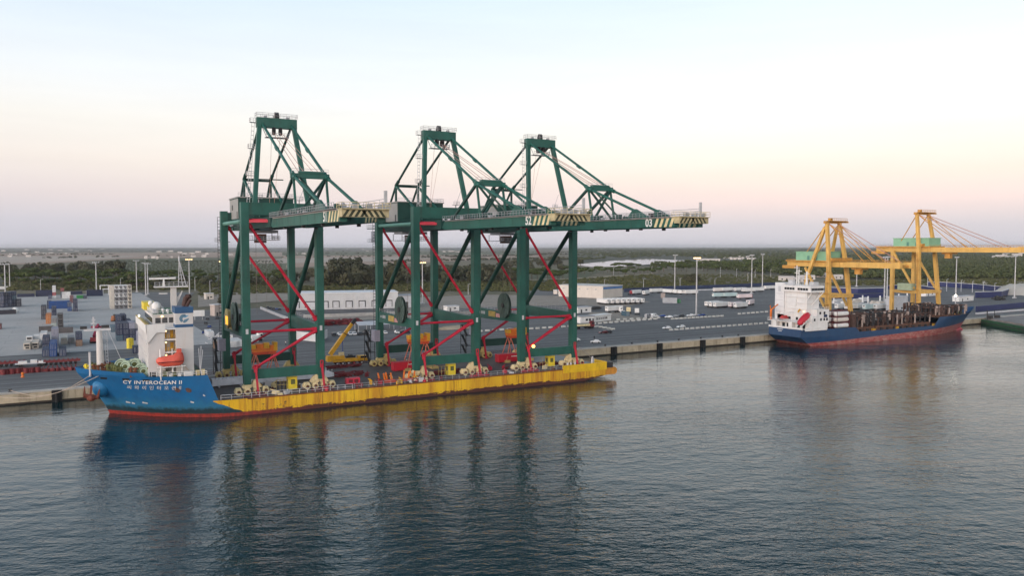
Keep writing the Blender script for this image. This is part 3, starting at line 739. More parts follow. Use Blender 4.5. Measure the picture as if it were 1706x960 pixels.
    b = MB(); b.ladder((-LX - 1.25, GA + 1.3, 16), (-LX - 1.25, GA + 1.3, 54), .8, 1.0, r=.07); P(b, 'leg_ladder', M_DARK)
    b = MB(); b.ladder((-LX - 1.1, .2, 24), (-LX - 1.1, .2, 53), .5, 1.3, r=.04); P(b, 'leg_ladder', M_GREEN_D)
    return t
def lamp_on(t, p, r=.45, m=None):
    b = MB(); b.sphere(p, r, 8, 6)
    return b.build('work_lamp', m or M_SODIUM, t, (0, 0, -DECK))
M_SODIUM = glow('sodium_lamp', (1.0, .50, .10), 5)
M_WARMLAMP = glow('warm_lamp', (1.0, .66, .30), 3.2)
M_COOLLAMP = glow('cool_lamp', (1.0, .92, .8), 3)
XC = (52.25, 101.95, 139.0)
YN = 221.5
c1 = green_crane('51', 'left gantry crane on the heavy lift deck, nearest the blue bow, boom numbered 51', (XC[0], YN, DECK))
c2 = green_crane('52', 'middle gantry crane on the heavy lift deck, boom numbered 52', (XC[1], YN, DECK))
c3 = green_crane('03', 'right gantry crane on the heavy lift deck, nearest the stern, boom numbered 03', (XC[2], YN, DECK))
lamp_on(c3, (-6.4, -1.6, 12.3), .55)
# floodlit drum by the reel of the left crane
b = MB(); b.tube((-LX - 2.4, 16, 24.2), (-LX - 1.0, 16, 24.2), 3.0, 2.4, n=16); o = b.build('cable_drum', mat('drum_ochre', (.30, .24, .10), .6, .25, .5), c1, (0, 0, -DECK), True)
b = MB(); b.box(-LX - 2.6, -LX - 2.43, 13.6, 16.6, 22.6, 25.0); b.build('work_lamp', glow('ochre_glow', (1.0, .50, .05), .9), c1, (0, 0, -DECK))

# ================================================================ HEAVY LIFT SHIP
YC, BM = 237.0, 21.3
def lerp(a, b, t): return a + (b - a) * t
def bow_hb(X, z):
    """half breadth of the bow at height z"""
    zz = max(-1.5, min(13, z)) / 12
    zf = max(0.0, zz)
    xs = 9 - 7.7 * (zf ** 1.25 if z < 12 else 1.0) - max(0, z - 12) * .5
    L = 33 - 3 * zf
    t = (X - xs) / L
    if t <= 0: return 0.0
    if t >= 1: return BM
    return BM * math.sin(math.pi / 2 * t) ** (.93 - .10 * zf)
def stem_x(z):
    zz = max(0.0, min(13, z)) / 12
    return 9 - 7.7 * (zz ** 1.25 if z < 12 else 1.0) - max(0, z - 12) * .5
ship = thing('heavy_lift_ship', 'heavy lift ship with blue bow, white superstructure and long yellow deck hull', 'ship', (0, 0, 0))
# hull paint: red boot top, blue bow, yellow side with rust runs, scuffs at the boundary
m, N, L, bs = node_mat('ship_hull_paint')
geo = N.new('ShaderNodeNewGeometry'); sep = N.new('ShaderNodeSeparateXYZ'); L.new(geo.outputs['Position'], sep.inputs[0])
PX, PZ = sep.outputs['X'], sep.outputs['Z']
wob = pos_noise(N, L, .35, 5, .7)
wob2 = pos_noise(N, L, .9, 5, .7, (1, 1, .6))
edge = pos_noise(N, L, 1.6, 4, .7, (.25, .25, 1))
run = pos_noise(N, L, .35, 6, .75, (1, 1, .06))
run2 = pos_noise(N, L, 1.1, 5, .75, (1, 1, .05))
bay = pos_noise(N, L, .09, 3, .5, (1, 1, .02))
yel = mix(N, L, mrange(N, L, bay, .40, .62), (.74, .45, .012), (.60, .34, .012))
yel = mix(N, L, mrange(N, L, run, .46, .62, 0, .8), yel, (.44, .17, .012))
yel = mix(N, L, mrange(N, L, run2, .54, .66, 0, .85), yel, (.17, .058, .012))
spot = pos_noise(N, L, .8, 5, .7)
sp = math2(N, L, 'MULTIPLY', mrange(N, L, spot, .585, .63), math2(N, L, 'MULTIPLY', mrange(N, L, PX, 43, 45), mrange(N, L, PX, 54, 52)))
yel = mix(N, L, math2(N, L, 'MULTIPLY', mrange(N, L, pos_noise(N, L, 2.2, 5, .7), .56, .64), mrange(N, L, PZ, 2.2, 1.0, 0, .8)), yel, (.06, .03, .02))
yel = mix(N, L, math2(N, L, 'MULTIPLY', sp, mrange(N, L, PZ, 4.2, 3.8)), yel, (.045, .03, .03))
blu = mix(N, L, mrange(N, L, wob, .35, .65), (.008, .125, .315), (.010, .098, .25))
blu = mix(N, L, mrange(N, L, math2(N, L, 'ADD', math2(N, L, 'MULTIPLY', wob2, 5.0), PZ), 4.0, 8.2, .8, 0), blu, (.030, .16, .23))
blu = mix(N, L, mrange(N, L, math2(N, L, 'ADD', math2(N, L, 'MULTIPLY', wob2, 2.6), PZ), 3.2, 4.3, .95, 0), blu, (.008, .024, .030))
blu = mix(N, L, mrange(N, L, run2, .60, .72, 0, .5), blu, (.05, .12, .16))
bound = math2(N, L, 'ADD', PX, math2(N, L, 'MULTIPLY', mrange(N, L, PZ, 4.3, 0, 0, 1), -10.0))
bound = math2(N, L, 'ADD', bound, math2(N, L, 'MULTIPLY', wob, 2.5))
bound = math2(N, L, 'ADD', bound, math2(N, L, 'MULTIPLY', mrange(N, L, PZ, 4.52, 4.56, 0, 1), -60))
c = mix(N, L, mrange(N, L, bound, 33.6, 33.8), blu, yel)
red = mix(N, L, mrange(N, L, wob2, .4, .65), (.30, .028, .020), (.13, .018, .016))
drk = mix(N, L, mrange(N, L, PX, 36, 60), red, (.07, .018, .012))
wl = math2(N, L, 'ADD', PZ, math2(N, L, 'MULTIPLY', mrange(N, L, edge, .3, .75, -.5, .5), mrange(N, L, PX, 30, 60, .25, 1.2)))
c = mix(N, L, mrange(N, L, wl, .90, .98), drk, c)
L.new(c, bs.inputs['Base Color']); bs.inputs['Roughness'].default_value = .5
bb = N.new('ShaderNodeBump'); bb.inputs['Strength'].default_value = .25; bb.inputs['Distance'].default_value = .15
L.new(pos_noise(N, L, .3, 4, .6), bb.inputs['Height']); L.new(bb.outputs[0], bs.inputs['Normal'])
M_HULL = m
# bow shell
zs = [-1.5, 0, 1.5, 3, 4.3, 4.52, 6, 7.5, 9, 10.5, 11.6, 12.4]
b = MB()
for sgn in (-1, 1):
    for zrow in ([-1.5, 0, 1.5, 3, 4.3, 4.52], [4.52, 6, 7.5, 9, 10.5, 11.6, 12.4]):
        rows = []
        for z in zrow:
            x0 = stem_x(z); x1 = 44 if zrow[0] < 0 else 33.8 - .38 * (z - 4.5)
            rows.append([(lerp(x0, x1, (i / 36) ** 1.25), YC + sgn * bow_hb(lerp(x0, x1, (i / 36) ** 1.25), z), z) for i in range(37)])
        if zrow[0] > 0:      # sheer: forecastle bulwark higher ahead of x = 17
            rows[-1] = [(X, Y, 12.6 + .5 * max(0, (12 - X) / 11)) if X < 17 else (X, Y, 11.65) for X, Y, z in rows[-1]]
        b.loft(rows, cap=False, closed=False)
nb = len(b.v)
hull = None
# parallel body and raked stern
def ring(X, zb, zt, hb=BM):
    return [(X, YC - hb, zt), (X, YC - hb, zb), (X, YC + hb, zb), (X, YC + hb, zt)]
b.loft([ring(44.0, -1.5, 4.52), ring(60, -1.5, 4.52), ring(100, -1.5, 4.52), ring(141, -1.5, 4.52), ring(151, .1, 4.52), ring(159, 1.3, 4.52)], cap=False)
b.add(ring(159, 1.3, 4.52), [(0, 1, 2, 3)])
hull = b.build('hull', M_HULL, ship)
# forecastle deck and its after bulkhead
b = MB()
pl = []
for i in range(25):
    X = lerp(2.2, 31.2, i / 24); pl.append((X, bow_hb(X, 11.2) - .25))
b.add([(X, YC - h, 11.3) for X, h in pl] + [(X, YC + h, 11.3) for X, h in reversed(pl)], [tuple(range(50))])
M_DECKG = mat('ship_deck_green', (.045, .10, .062), .7, .35, .5, streak=(.12, .06, .03), streak_amt=.6)
b.build('forecastle_deck', M_DECKG, ship)
b = MB(); b.box(31.0, 31.3, YC - 19.9, YC + 19.9, 4.5, 11.3); b.build('forecastle_bulkhead', M_WINE, ship)
M_CDECK = mat('cargo_deck_steel', (.115, .095, .088), .7, .35, .12, streak=(.16, .10, .085), streak_amt=.5)
b = MB(); de = [(x_, min(21.2, bow_hb(x_, 4.5) - .05)) for x_ in (31.3, 34, 36.5, 38, 40, 159)]
b.add([(x_, YC - h_, 4.535) for x_, h_ in de] + [(x_, YC + h_, 4.535) for x_, h_ in reversed(de)], [tuple(range(12))])
b.build('cargo_deck', M_CDECK, ship)
b = MB(); b.box(142, 158.6, YC - 15, YC + 20.5, 4.54, 4.56); b.build('stern_deck', mat('stern_deck_grey', (.33, .33, .32), .7, .25, .4), ship)
# stern: raised bulwark, stern roller and fairleads
M_YSTERN = mat('stern_yellow', (.66, .42, .012), .5, .18, .4, streak=(.35, .14, .02), streak_amt=.6)
b = MB(); b.box(141.5, 159.2, YC - 21.45, YC - 20.9, 3.2, 5.75); b.box(158.7, 159.2, YC - 21.4, YC - 14, 3.2, 5.9); b.build('stern_bulwark', M_YSTERN, ship)
b = MB(); b.tube((162.6, YC - 21.0, 2.5), (162.6, YC + 21, 2.5), 1.25, n=14); b.box(158, 162.6, YC - 21.2, YC + 21.2, 1.3, 3.6); b.build('stern_roller', mat('stern_orange', (.50, .22, .03), .6, .25, .5, streak=(.12, .06, .03), streak_amt=.6), ship, smooth=True)
b = MB(); b.box(159.3, 162.2, YC - 20.9, YC - 17, 3.62, 5.4); b.build('stern_platform', M_DARK, ship)
b = MB()
for x in (144, 145.3, 147): b.tube((x, YC - 20.2, 4.6), (x, YC - 20.2, 6.4), .3, n=6)
b.tube((155, YC - 18.5, 4.6), (155.3, YC - 18.5, 7.6), .45, .3, n=6); b.tube((156, YC - 18, 4.6), (156, YC - 18, 6.8), .35, n=6)
b.build('mooring_bitts', M_LGREY, ship)
# deck edge rail
b = MB(); b.rail([(34.4, YC - bow_hb(34.4, 4.5) + .2, 4.5), (37, YC - bow_hb(37, 4.5) + .2, 4.5), (40, YC - 21.0, 4.5), (70, YC - 21.0, 4.5)], 1.35, 2.2, .065); b.build('deck_rail', M_LGREY, ship)
b = MB(); b.rail([(70.5, YC - 21.0, 4.5), (141.3, YC - 21.0, 4.5)], 1.35, 2.2, .06); b.build('deck_rail', M_GREY, ship)
b = MB(); b.rail([(36.5, YC + 21.0, 4.5), (147, YC + 21.0, 4.5)], 1.3, 4.4, .07); b.build('deck_rail', M_WINE, ship)
b = MB(); b.box(41, 147, YC - 21.36, YC - 21.1, 4.25, 4.5); b.build('rubbing_strake', M_WINE, ship)
# names on the bow
def on_bow(cx, cz, slope=0.0):
    def fn(u, v):
        X, z = cx + u, cz + v + slope * u
        return (X, YC - bow_hb(X, z) - .06, z)
    return fn
lettering('ship_name', 'CY INTEROCEAN II', 1.42, M_WHITE, ship, on_bow(18.5, 9.85, .012), bold=.03, spacing=1.10)
lettering('ship_name', '씨 와 이 인 터 오 션 Ⅱ', 1.2, M_LGREY, ship, on_bow(18.9, 8.3, .012), bold=.02, spacing=1.18)
b = MB()
for cx, cz in ((24.0, 8.0), (26.6, 7.9)):
    f_ = on_bow(cx, cz)
    b.add([f_(-.7, .3), f_(-.2, .5), f_(.6, .1), f_(.8, -.6), f_(.3, -.9), f_(-.4, -.6)], [tuple(range(6))])
b.build('rust_patch', mat('rust_patch', (.09, .05, .045), .8, .4, 1.5), ship)
b = MB()
for X, z, w_ in ((13.2, 3.8, .5), (14.4, 3.6, .35), (17.0, 3.9, .6), (30.3, 6.2, .25), (27.6, 4.4, .4)):
    f_ = on_bow(X, z); b.add([f_(-w_, -.2), f_(w_, -.35), f_(w_, -.05), f_(-w_, .25)], [(0, 1, 2, 3)])
b.build('draught_mark', M_LGREY, ship)
b = MB()
for X, z in ((7.6, 10.6), (12.5, 10.6), (17.0, 10.5)):
    f_ = on_bow(X, z); b.add([f_(-.8, .3), f_(-.7, -.3), f_(.7, -.3), f_(.8, .3)], [(0, 1, 2, 3)])
b.build('fairlead', M_BLACK, ship)
# anchor bolster and anchor
b = MB(); b.sphere((7.2, YC - 3.0, 7.6), 2.3, 12, 8, 1.15); b.build('anchor_bolster', mat('bow_blue', (.012, .15, .33), .5, .15, .4), ship, smooth=True)
b = MB(); b.beam((4.8, YC - 5.2, 8.6), (4.4, YC - 5.5, 5.4), .5, .5); b.tube((2.9, YC - 5.6, 6.3), (6.3, YC - 5.9, 5.4), .55, n=6); b.beam((3.1, YC - 5.6, 6.2), (3.2, YC - 5.4, 8.6), .7, .4, .2, .2); b.beam((6.1, YC - 5.9, 5.5), (6.6, YC - 5.6, 7.6), .7, .4, .2, .2); b.sphere((4.7, YC - 5.7, 5.5), 1.15, 8, 6, .8); b.build('anchor', mat('anchor_rust', (.17, .045, .028), .75, .35, 1.2), ship)
# foremast
b = MB(); b.tube((7.2, YC - 1, 10.6), (7.0, YC - 1, 22.6), 1.0, .72, n=10); b.tube((7.2, YC - 1, 10.6), (7.2, YC - 1, 13), 1.7, .95, n=10); fm = b.build('foremast', M_PINKWHITE, ship, smooth=True)
b = MB(); b.box(3.4, 9.8, YC - 1.5, YC - .5, 22.6, 23.2); b.tube((5.8, YC - 1, 23.2), (5.8, YC - 1, 26.4), .2, n=6); b.box(5.1, 6.5, YC - 1.4, YC - .6, 24.4, 24.7); b.box(5.4, 6.2, YC - 1.3, YC - .7, 25.3, 25.7); b.build('crosstree', M_LGREY, fm)
b = MB(); b.box(2.6, 4.2, YC - 1.6, YC - .4, 23.2, 23.9); b.box(7.6, 9.4, YC - 1.6, YC - .4, 23.3, 24.0); b.build('floodlight', M_DARK, fm)
b = MB(); b.ladder((8.8, YC - 1, 11), (8.6, YC - 1, 22), .5, .9, r=.06); b.tube((9.2, YC - 1, 22.5), (13, YC - 2, 12), .05, n=4); b.tube((4.6, YC - 5, 11), (4.6, YC - 5, 17.5), .28, n=6); b.build('mast_ladder', M_LGREY, fm)
# forecastle machinery: winches, rope drums, bollards
M_MINT = mat('mint_paint', (.40, .50, .38), .6, .25, .8, streak=(.25, .20, .10), streak_amt=.5)
M_OLIVE = mat('olive_gear', (.10, .11, .035), .7, .4, .8)
M_BROWNG = mat('brown_gear', (.16, .055, .025), .7, .4, .8)
for x, y, r_, ln in ((12.6, -8.0, 1.35, 1.9), (14.9, -6.2, 1.5, 1.8), (13.6, -10.6, 1.25, 1.6), (16.0, -9.2, 1.5, 1.7), (11.6, -5.0, 1.5, 1.8), (16.6, -12.0, 1.3, 1.5), (14.4, -2.6, 1.2, 1.6)):
    b = MB(); r_ *= .92; zc = 11.4 + r_ + (1.0 if y > -9 else 0)
    b.tube((x, YC + y - ln / 2, zc), (x + .4, YC + y + ln / 2, zc), r_ * .72, n=14)
    for e in (-1, 1): b.tube((x + .2 + e * .2, YC + y + e * ln / 2 - .1, zc), (x + .2 + e * .2 + .02, YC + y + e * ln / 2 + .1, zc), r_, n=18)
    b.box(x - ln / 2 - .3, x + ln / 2 + .3, YC + y - .8, YC + y + .8, 11.3, zc - r_ * .5)
    b.tube((x, YC + y - ln / 2 - .22, zc), (x, YC + y - ln / 2 - .1, zc), r_ * .45, n=12, k=1); b.tube((x, YC + y - ln / 2 - .16, zc), (x, YC + y - ln / 2 - .1, zc), r_ * .84, n=16, k=2)
    b.tube((x, YC + y - ln / 2 - .19, zc), (x, YC + y - ln / 2 - .1, zc), r_ * .66, n=16, k=0)
    b.build('winch', [M_MINT, M_OLIVE, mat('mint_dark', (.16, .20, .14), .7, .3, .8)], ship, smooth=True)  # ring pattern on the drum face: olive hub, darker mint ring, mint rim
for k, (x, y, m_) in enumerate(((4.2, -1.5, M_LEMON), (5.6, 1.2, M_OLIVE), (9.2, -4.8, M_OLIVE), (10.4, -2.5, M_OLIVE), (8.6, 1.5, M_BROWNG), (10.6, -7.4, M_OLIVE), (17.2, -7.0, M_OLIVE), (6.0, -3.2, M_BROWNG), (12.0, -1, M_BROWNG), (14.2, -13, M_BROWNG), (11, -9.6, M_OLIVE), (18.5, -14, M_OLIVE), (13, 3, M_OLIVE), (8, -2.6, M_BROWNG), (16, 1, M_OLIVE))):
    b = MB(); b.box(x - .8, x + .8, YC + y - .7, YC + y + .7, 11.3, 12.7); b.tube((x - .5, YC + y, 12.6), (x - .5, YC + y, 14.0), .36, n=8); b.tube((x + .5, YC + y, 12.6), (x + .5, YC + y, 13.7), .36, n=8); b.tube((x - 1.1, YC + y, 13.4), (x + 1.1, YC + y, 13.4), .3, n=6)
    b.build('mooring_gear', m_, ship)
# superstructure
def q(name, m_, *boxes, parent=ship, **k):
    b = MB()
    for bx in boxes: b.box(*bx)
    return b.build(name, m_, parent, **k)
SY0, SY1 = 221.0, 253.0
M_INSIDE = mat('deckhouse_cream', (.42, .38, .25), .7, .2, .6)
blk = q('deckhouse', M_PINKWHITE, (17.6, 21.6, SY0, SY1, 10.6, 23.4), (21.6, 24.2, SY0 + 3.2, SY1 - 3, 10.6, 23.4), (24.2, 28.4, SY0 + 6, SY1 - 3, 10.6, 23.4))
q('deck_plate', M_WHITE, (21.6, 24.2, SY0 + .1, SY0 + 3.2, 14.0, 14.35), (21.6, 24.2, SY0 + .1, SY0 + 3.2, 17.3, 17.65), (21.6, 24.2, SY0 + .1, SY0 + 3.2, 20.6, 20.95), (17.4, 28.4, SY0 - .1, SY1 + .1, 23.4, 23.75), parent=blk)
b = MB()
for z in (17.66, 20.96):
    b.rail([(21.7, SY0 + .15, z), (24.1, SY0 + .15, z)], 1.1, .8, .05)
    b.box(22.0, 22.3, SY0 + 2.9, SY0 + 3.19, z, z + 2.2); b.box(23.2, 24.0, SY0 + 2.9, SY0 + 3.19, z, z + 2.1)
b.build('gallery_rail', M_YELLOW, blk)
for z in (16.6, 19.9, 22.9): q('deck_lamp', M_WARMLAMP, (21.75, 22.1, SY0 + .25, SY0 + .6, z, z + .3), parent=blk)
b = MB()
for z in (13.0, 16.2, 19.4):
    for k in range(9): b.box(17.52, 17.6, SY0 + 4 + k * 3.6, SY0 + 4.8 + k * 3.6, z, z + .8)
b.build('porthole', M_LGREY, blk)
# navigation bridge with wings
brg = q('bridge', M_PINKWHITE, (19.2, 28.0, SY0 + 4, SY1 - 4, 23.75, 26.9), (19.0, 28.4, SY0 + 3.6, SY1 - 3.6, 26.9, 27.2))
b = MB()
b.box(17.3, 21.8, SY0 - .5, SY0 - .25, 22.8, 25.0); b.box(17.1, 17.4, SY0 - .5, SY1 + .5, 22.8, 24.9); b.box(17.4, 21.8, SY0 - .25, SY0 + 4, 23.74, 23.8)
b.prism([(17.3, 22.8), (19.6, 22.8), (17.9, 20.6), (17.3, 20.0)], 1, SY0 - .45, SY0 - .05)
b.build('bridge_wing', M_WHITE, brg)
q('wing_capping', mat('wing_ochre', (.48, .36, .12), .6, .2, .6), (17.05, 17.5, SY0 + 1, SY1, 24.92, 25.12), (17.5, 18.6, SY0 + 3, SY1 - 3, 24.1, 24.5), parent=brg)
for k in range(5):
    b = MB(); b.box(19.8 + k * 1.65, 21.1 + k * 1.65, SY0 + 3.93, SY0 + 4.02, 24.9, 26.3); b.build('window', M_GLASS, brg)
for k in range(12):
    b = MB(); b.box(19.12, 19.22, SY0 + 5 + k * 1.9, SY0 + 6.4 + k * 1.9, 24.9, 26.3); b.build('window', M_GLASS, brg)
q('bridge_roof', mat('roof_green', (.06, .16, .08), .7, .2, .5), (19.4, 28.2, SY0 + 4, SY1 - 4, 27.2, 27.26), parent=brg)
q('wing_lamp', M_COOLLAMP, (17.2, 17.6, SY0 + 24, SY0 + 24.5, 25.2, 25.7), parent=brg)
q('wing_lamp', M_WARMLAMP, (21.2, 21.7, SY0 + 3.6, SY0 + 3.9, 26.5, 26.85), parent=brg)
q('roof_locker', M_LEMON, (18.4, 21.2, SY0 + 20, SY0 + 28, 27.3, 29.4), parent=brg)
q('roof_locker', M_LGREY, (19.6, 20.4, SY0 + 6, SY0 + 12, 27.26, 28.3), parent=brg)
b = MB(); b.rail([(19.2, SY0 + 3.8, 27.26), (28, SY0 + 3.8, 27.26)], 1.1, 1.2, .05); b.rail([(19.2, SY0 + 3.8, 27.26), (19.2, SY1 - 3.8, 27.26)], 1.1, 1.6, .05); b.build('roof_rail', M_WHITE, brg)
for X, y, z, r_ in ((20.6, 9, 28.9, 1.25), (20.0, 18, 29.3, .7), (22.0, 7, 28.1, .45), (23.0, 6, 28.0, .4)):
    b = MB(); b.sphere((X, SY0 + y, z), r_, 12, 8, 1.1); b.tube((X, SY0 + y, 27.2), (X, SY0 + y, z - r_ * .7), r_ * .45); b.build('satellite_dome', M_WHITE, brg, smooth=True)
# radar mast
b = MB(); b.box(24.3, 25.7, SY0 + 9, SY0 + 10.6, 27.2, 34.0); b.box(20.2, 28.6, SY0 + 8.4, SY0 + 11, 34.0, 34.35); b.box(21.4, 23.4, SY0 + 8.8, SY0 + 10.4, 32.2, 32.5); b.prism([(25.7, 29), (27.2, 32.6), (27.2, 33), (25.7, 31)], 1, SY0 + 9.4, SY0 + 10); rm = b.build('radar_mast', M_PINKWHITE, ship)
b = MB(); b.rail([(20.3, SY0 + 8.5, 34.35), (28.5, SY0 + 8.5, 34.35)], 1.1, 1.2, .05); b.build('mast_rail', M_LGREY, rm)
b = MB(); b.beam((22.6, SY0 + 9.5, 34.3), (22.6, SY0 + 9.5, 36.2), .7, .7, .3, .3); b.beam((19.0, SY0 + 9.5, 36.4), (25.6, SY0 + 9.5, 36.5), .45, .5); b.build('radar_scanner', M_WHITE, rm)
b = MB()
for dx, dy in ((26.2, 8.8), (28.2, 8.8), (27.4, 10.4)):
    b.tube((dx, SY0 + dy, 34.3), (26.6, SY0 + 9.5, 41.2), .11, n=4)
for k in range(6):
    z = 35.3 + k; a = (k + 1) / 7; b.tube((lerp(26.2, 26.6, a), SY0 + 9, z), (lerp(28.2, 26.6, a), SY0 + 9, z), .07, n=4)
b.tube((26.6, SY0 + 9.5, 41), (26.6, SY0 + 9.5, 42.4), .2, n=5); b.build('lattice_mast', M_LGREY, rm)
# funnel
fn_ = q('funnel', M_PINKWHITE, (24.2, 28.5, SY0 - .4, SY0 + 6, 10.6, 28.6))
q('funnel_top', M_BLUE, (24.1, 28.6, SY0 - .5, SY0 + 6.1, 27.6, 29.2), parent=fn_)
q('funnel_band', M_BLUE, (24.17, 28.53, SY0 - .44, SY0 + 6.04, 23.9, 24.7), parent=fn_)
b = MB(); b.tube((26.8, SY0 + 3, 29.2), (27.4, SY0 + 3, 31.6), .7, n=10); b.tube((27.4, SY0 + 3, 31.6), (28.3, SY0 + 2.4, 31.9), .7, .6, n=10); b.tube((27.2, SY0 + 1.6, 29.2), (28.2, SY0 + 1.4, 31.0), .4, n=8); b.build('exhaust_pipe', mat('exhaust_brown', (.05, .022, .018), .7, .3, .8), fn_, smooth=True)
# emblem on the funnel: a ring cut by leaf strokes
def ann(cx, cz, r0, r1, a0, a1, n=14):
    o = []
    for i in range(n + 1):
        a = R(a0 + (a1 - a0) * i / n); o.append((cx + r1 * math.cos(a), cz + r1 * math.sin(a)))
    for i in range(n, -1, -1):
        a = R(a0 + (a1 - a0) * i / n); o.append((cx + .25 + r0 * math.cos(a), cz - .1 + r0 * math.sin(a)))
    return o
b = MB()
for pl_ in (ann(26.3, 26.2, .62, 1.15, 70, 235), [(26.0, 25.2), (26.35, 25.9), (27.5, 26.25), (27.45, 25.9), (26.9, 25.3), (26.4, 25.05)]):
    b.prism(pl_, 1, SY0 - .43, SY0 - .4)
b.build('emblem', mat('emblem_slate', (.10, .20, .28), .5, .1, .5), fn_)
b = MB(); b.prism([(26.1, 26.5), (26.6, 27.0), (27.5, 27.0), (27.0, 26.6), (26.5, 26.4)], 1, SY0 - .43, SY0 - .4)
b.build('emblem', mat('emblem_blue', (.12, .34, .55), .5, .1, .5), fn_)
# stowed free lifeboat with davit
M_SALMON = mat('lifeboat_salmon', (.62, .10, .065), .5, .12, .6)
b = MB(); rings = []
for X, w_, zb, zt in ((19.3, .25, 15.3, 16.0), (19.8, .95, 14.6, 16.5), (21.2, 1.35, 14.2, 16.7), (23.4, 1.4, 14.2, 17.0), (24.6, 1.3, 14.25, 17.9), (25.6, .9, 14.6, 17.4), (25.9, .5, 15.2, 16.4)):
    rings.append([(X, 219.3 + w_ * a, lerp(zb, zt, c_)) for a, c_ in ((-.55, 0), (-1, .42), (-.9, .62), (-.45, 1), (.45, 1), (.9, .62), (1, .42), (.55, 0))])
b.loft(rings); lb = b.build('lifeboat', M_SALMON, ship, smooth=True)
b = MB(); b.box(24.2, 25.3, 218.7, 219.9, 17.5, 18.5); b.build('cockpit', M_SALMON, lb)
b = MB(); b.box(19.6, 25.7, 217.86, 217.94, 15.25, 15.45); b.build('fender_band', M_WINE, lb)
b = MB()
for X in (20.3, 23.2, 25.4):
    b.tube((X, 218.9, 10.7), (X, 218.9, 14.3), .14, n=5); b.tube((X, 220.7, 10.7), (X, 219.5, 18.6), .16, n=5)
b.box(19.5, 26.2, 218.4, 220.7, 13.9, 14.1); b.tube((20.3, 219.5, 18.6), (20.3, 218.9, 16.6), .1, n=4); b.build('davit', M_WHITE, ship)
# clutter along the blue side's deck edge
b = MB(); b.rail([(x_, YC - bow_hb(x_, 11.6) + .2, 11.6) for x_ in (18.2, 20.5, 23, 26, 31)], 1.1, 1.3, .06); b.build('side_rail', M_WHITE, ship)
for X, w_, h_, m_ in ((18.6, 1.4, 1.6, M_DARK), (20.4, .9, .9, M_WHITE), (22.6, .9, .9, M_WHITE), (24.6, .8, .9, M_WHITE), (21.4, 1.2, 1.9, M_OLIVE), (23.4, .9, 1.6, M_OLIVE), (26.7, 2.2, 1.7, M_WHITE), (28.9, .9, 2.0, M_YCREAM), (30.2, .8, 2.3, M_CREAM)):
    q('deck_locker', m_, (X - w_ / 2, X + w_ / 2, YC - bow_hb(X, 11) + .5, YC - bow_hb(X, 11) + 1.5, 11.3, 11.7 + h_ * .6))
b = MB(); b.beam((25.6, SY0 - .6, 14.4), (28.2, SY0 - .6, 11.2), .8, .2); b.build('gangway_stair', mat('stair_beige', (.42, .36, .30), .6, .2, .6), ship)
b = MB()
for x, l_ in ((30.2, 1.0), (30.8, 1.6), (31.2, .5)): b.tube((29.8, 219, 11.6), (x - .6, 219.5, 17.3 + l_), .07, n=4)
b.build('whip_antenna', M_LGREY, ship)
# mooring lines to the quay
for i, (p0, p1) in enumerate((((4.6, 231.6, 11.4), (-15, 264, 4.0)), ((6.4, 230.4, 11.2), (-22, 264, 3.7)))):
    pts = [Vector(p0).lerp(Vector(p1), k / 12) - Vector((0, 0, 3.2 * math.sin(math.pi * k / 12))) for k in range(13)]
    b = MB(); b.path(pts, .09, 5); tag(b.build('mooring_line', mat('mooring_rope', (.40, .33, .27), .8, .2, .8)), ['upper pale mooring line sagging from the blue bow to the quay', 'lower pale mooring line sagging from the blue bow to the quay'][i], 'mooring line')
b = MB(); b.tube((155.2, 219, 7), (181, 263.9, 4.1), .09, n=5); tag(b.build('mooring_line', MATS['mooring_rope']), 'mooring line from the yellow stern up to the quay', 'mooring line')

# ---------------------------------------------------------------- deck cargo
t = thing('wrapped_girder', 'long girder in white wrapping lying on the cargo deck under the left crane', 'wrapped cargo', (35, 237.6, DECK))
b = MB()
b.loft([[(0 + dx, -1.3, .5), (0 + dx, 1.3, .5), (0 + dx, 1.2, 2.5), (0 + dx, -1.2, 2.5)] for dx in (.3, 9.2)]); b.build('wrapping', M_TARP, t)
b = MB(); b.loft([[(x, -w_, .4), (x, w_, .4), (x, w_ * .9, h_), (x, -w_ * .9, h_)] for x, w_, h_ in ((9.6, 1.2, 2.3), (10.2, 1.35, 2.7), (20, 1.35, 2.75), (33, 1.35, 2.75), (36, .5, 1.5))]); b.build('wrapping', M_TARP, t)
b = MB()
for x in np.arange(1, 36, 1.0): b.box(x, x + .25, -1.4, -1.3, 2.4, 2.78)
for x in (2, 8, 14, 22, 30): b.box(x, x + .4, -1.6, 1.6, .02, .45)
b.build('support', M_LGREY, t)
for i, xc in enumerate(XC):
    t = thing('control_cabin', 'yellow box cabin on the cargo deck under the %s' % ('left crane', 'middle crane', 'right crane')[i], 'cabin', (xc + 2.6, 224.0, DECK + .02))
    b = MB(); b.box(-1.25, 1.25, -1.1, 1.1, 0, 3.5); b.build('body', M_LEMON, t)
    b = MB(); b.box(-.55, .65, -1.13, -1.11, 1.5, 2.9); b.box(-1.28, -1.26, -.6, .6, 1.5, 2.8); b.build('window', M_OLIVE, t)
    b = MB(); b.box(-1.35, 1.35, -1.2, 1.2, 3.5, 3.62); b.build('roof', M_LEMON, t)
    b = MB(); b.rail([(-4.6, -1, .1), (-1.4, -1, .1), ], 3.0, 1.2, .06); b.build('railing', M_YCREAM, t)
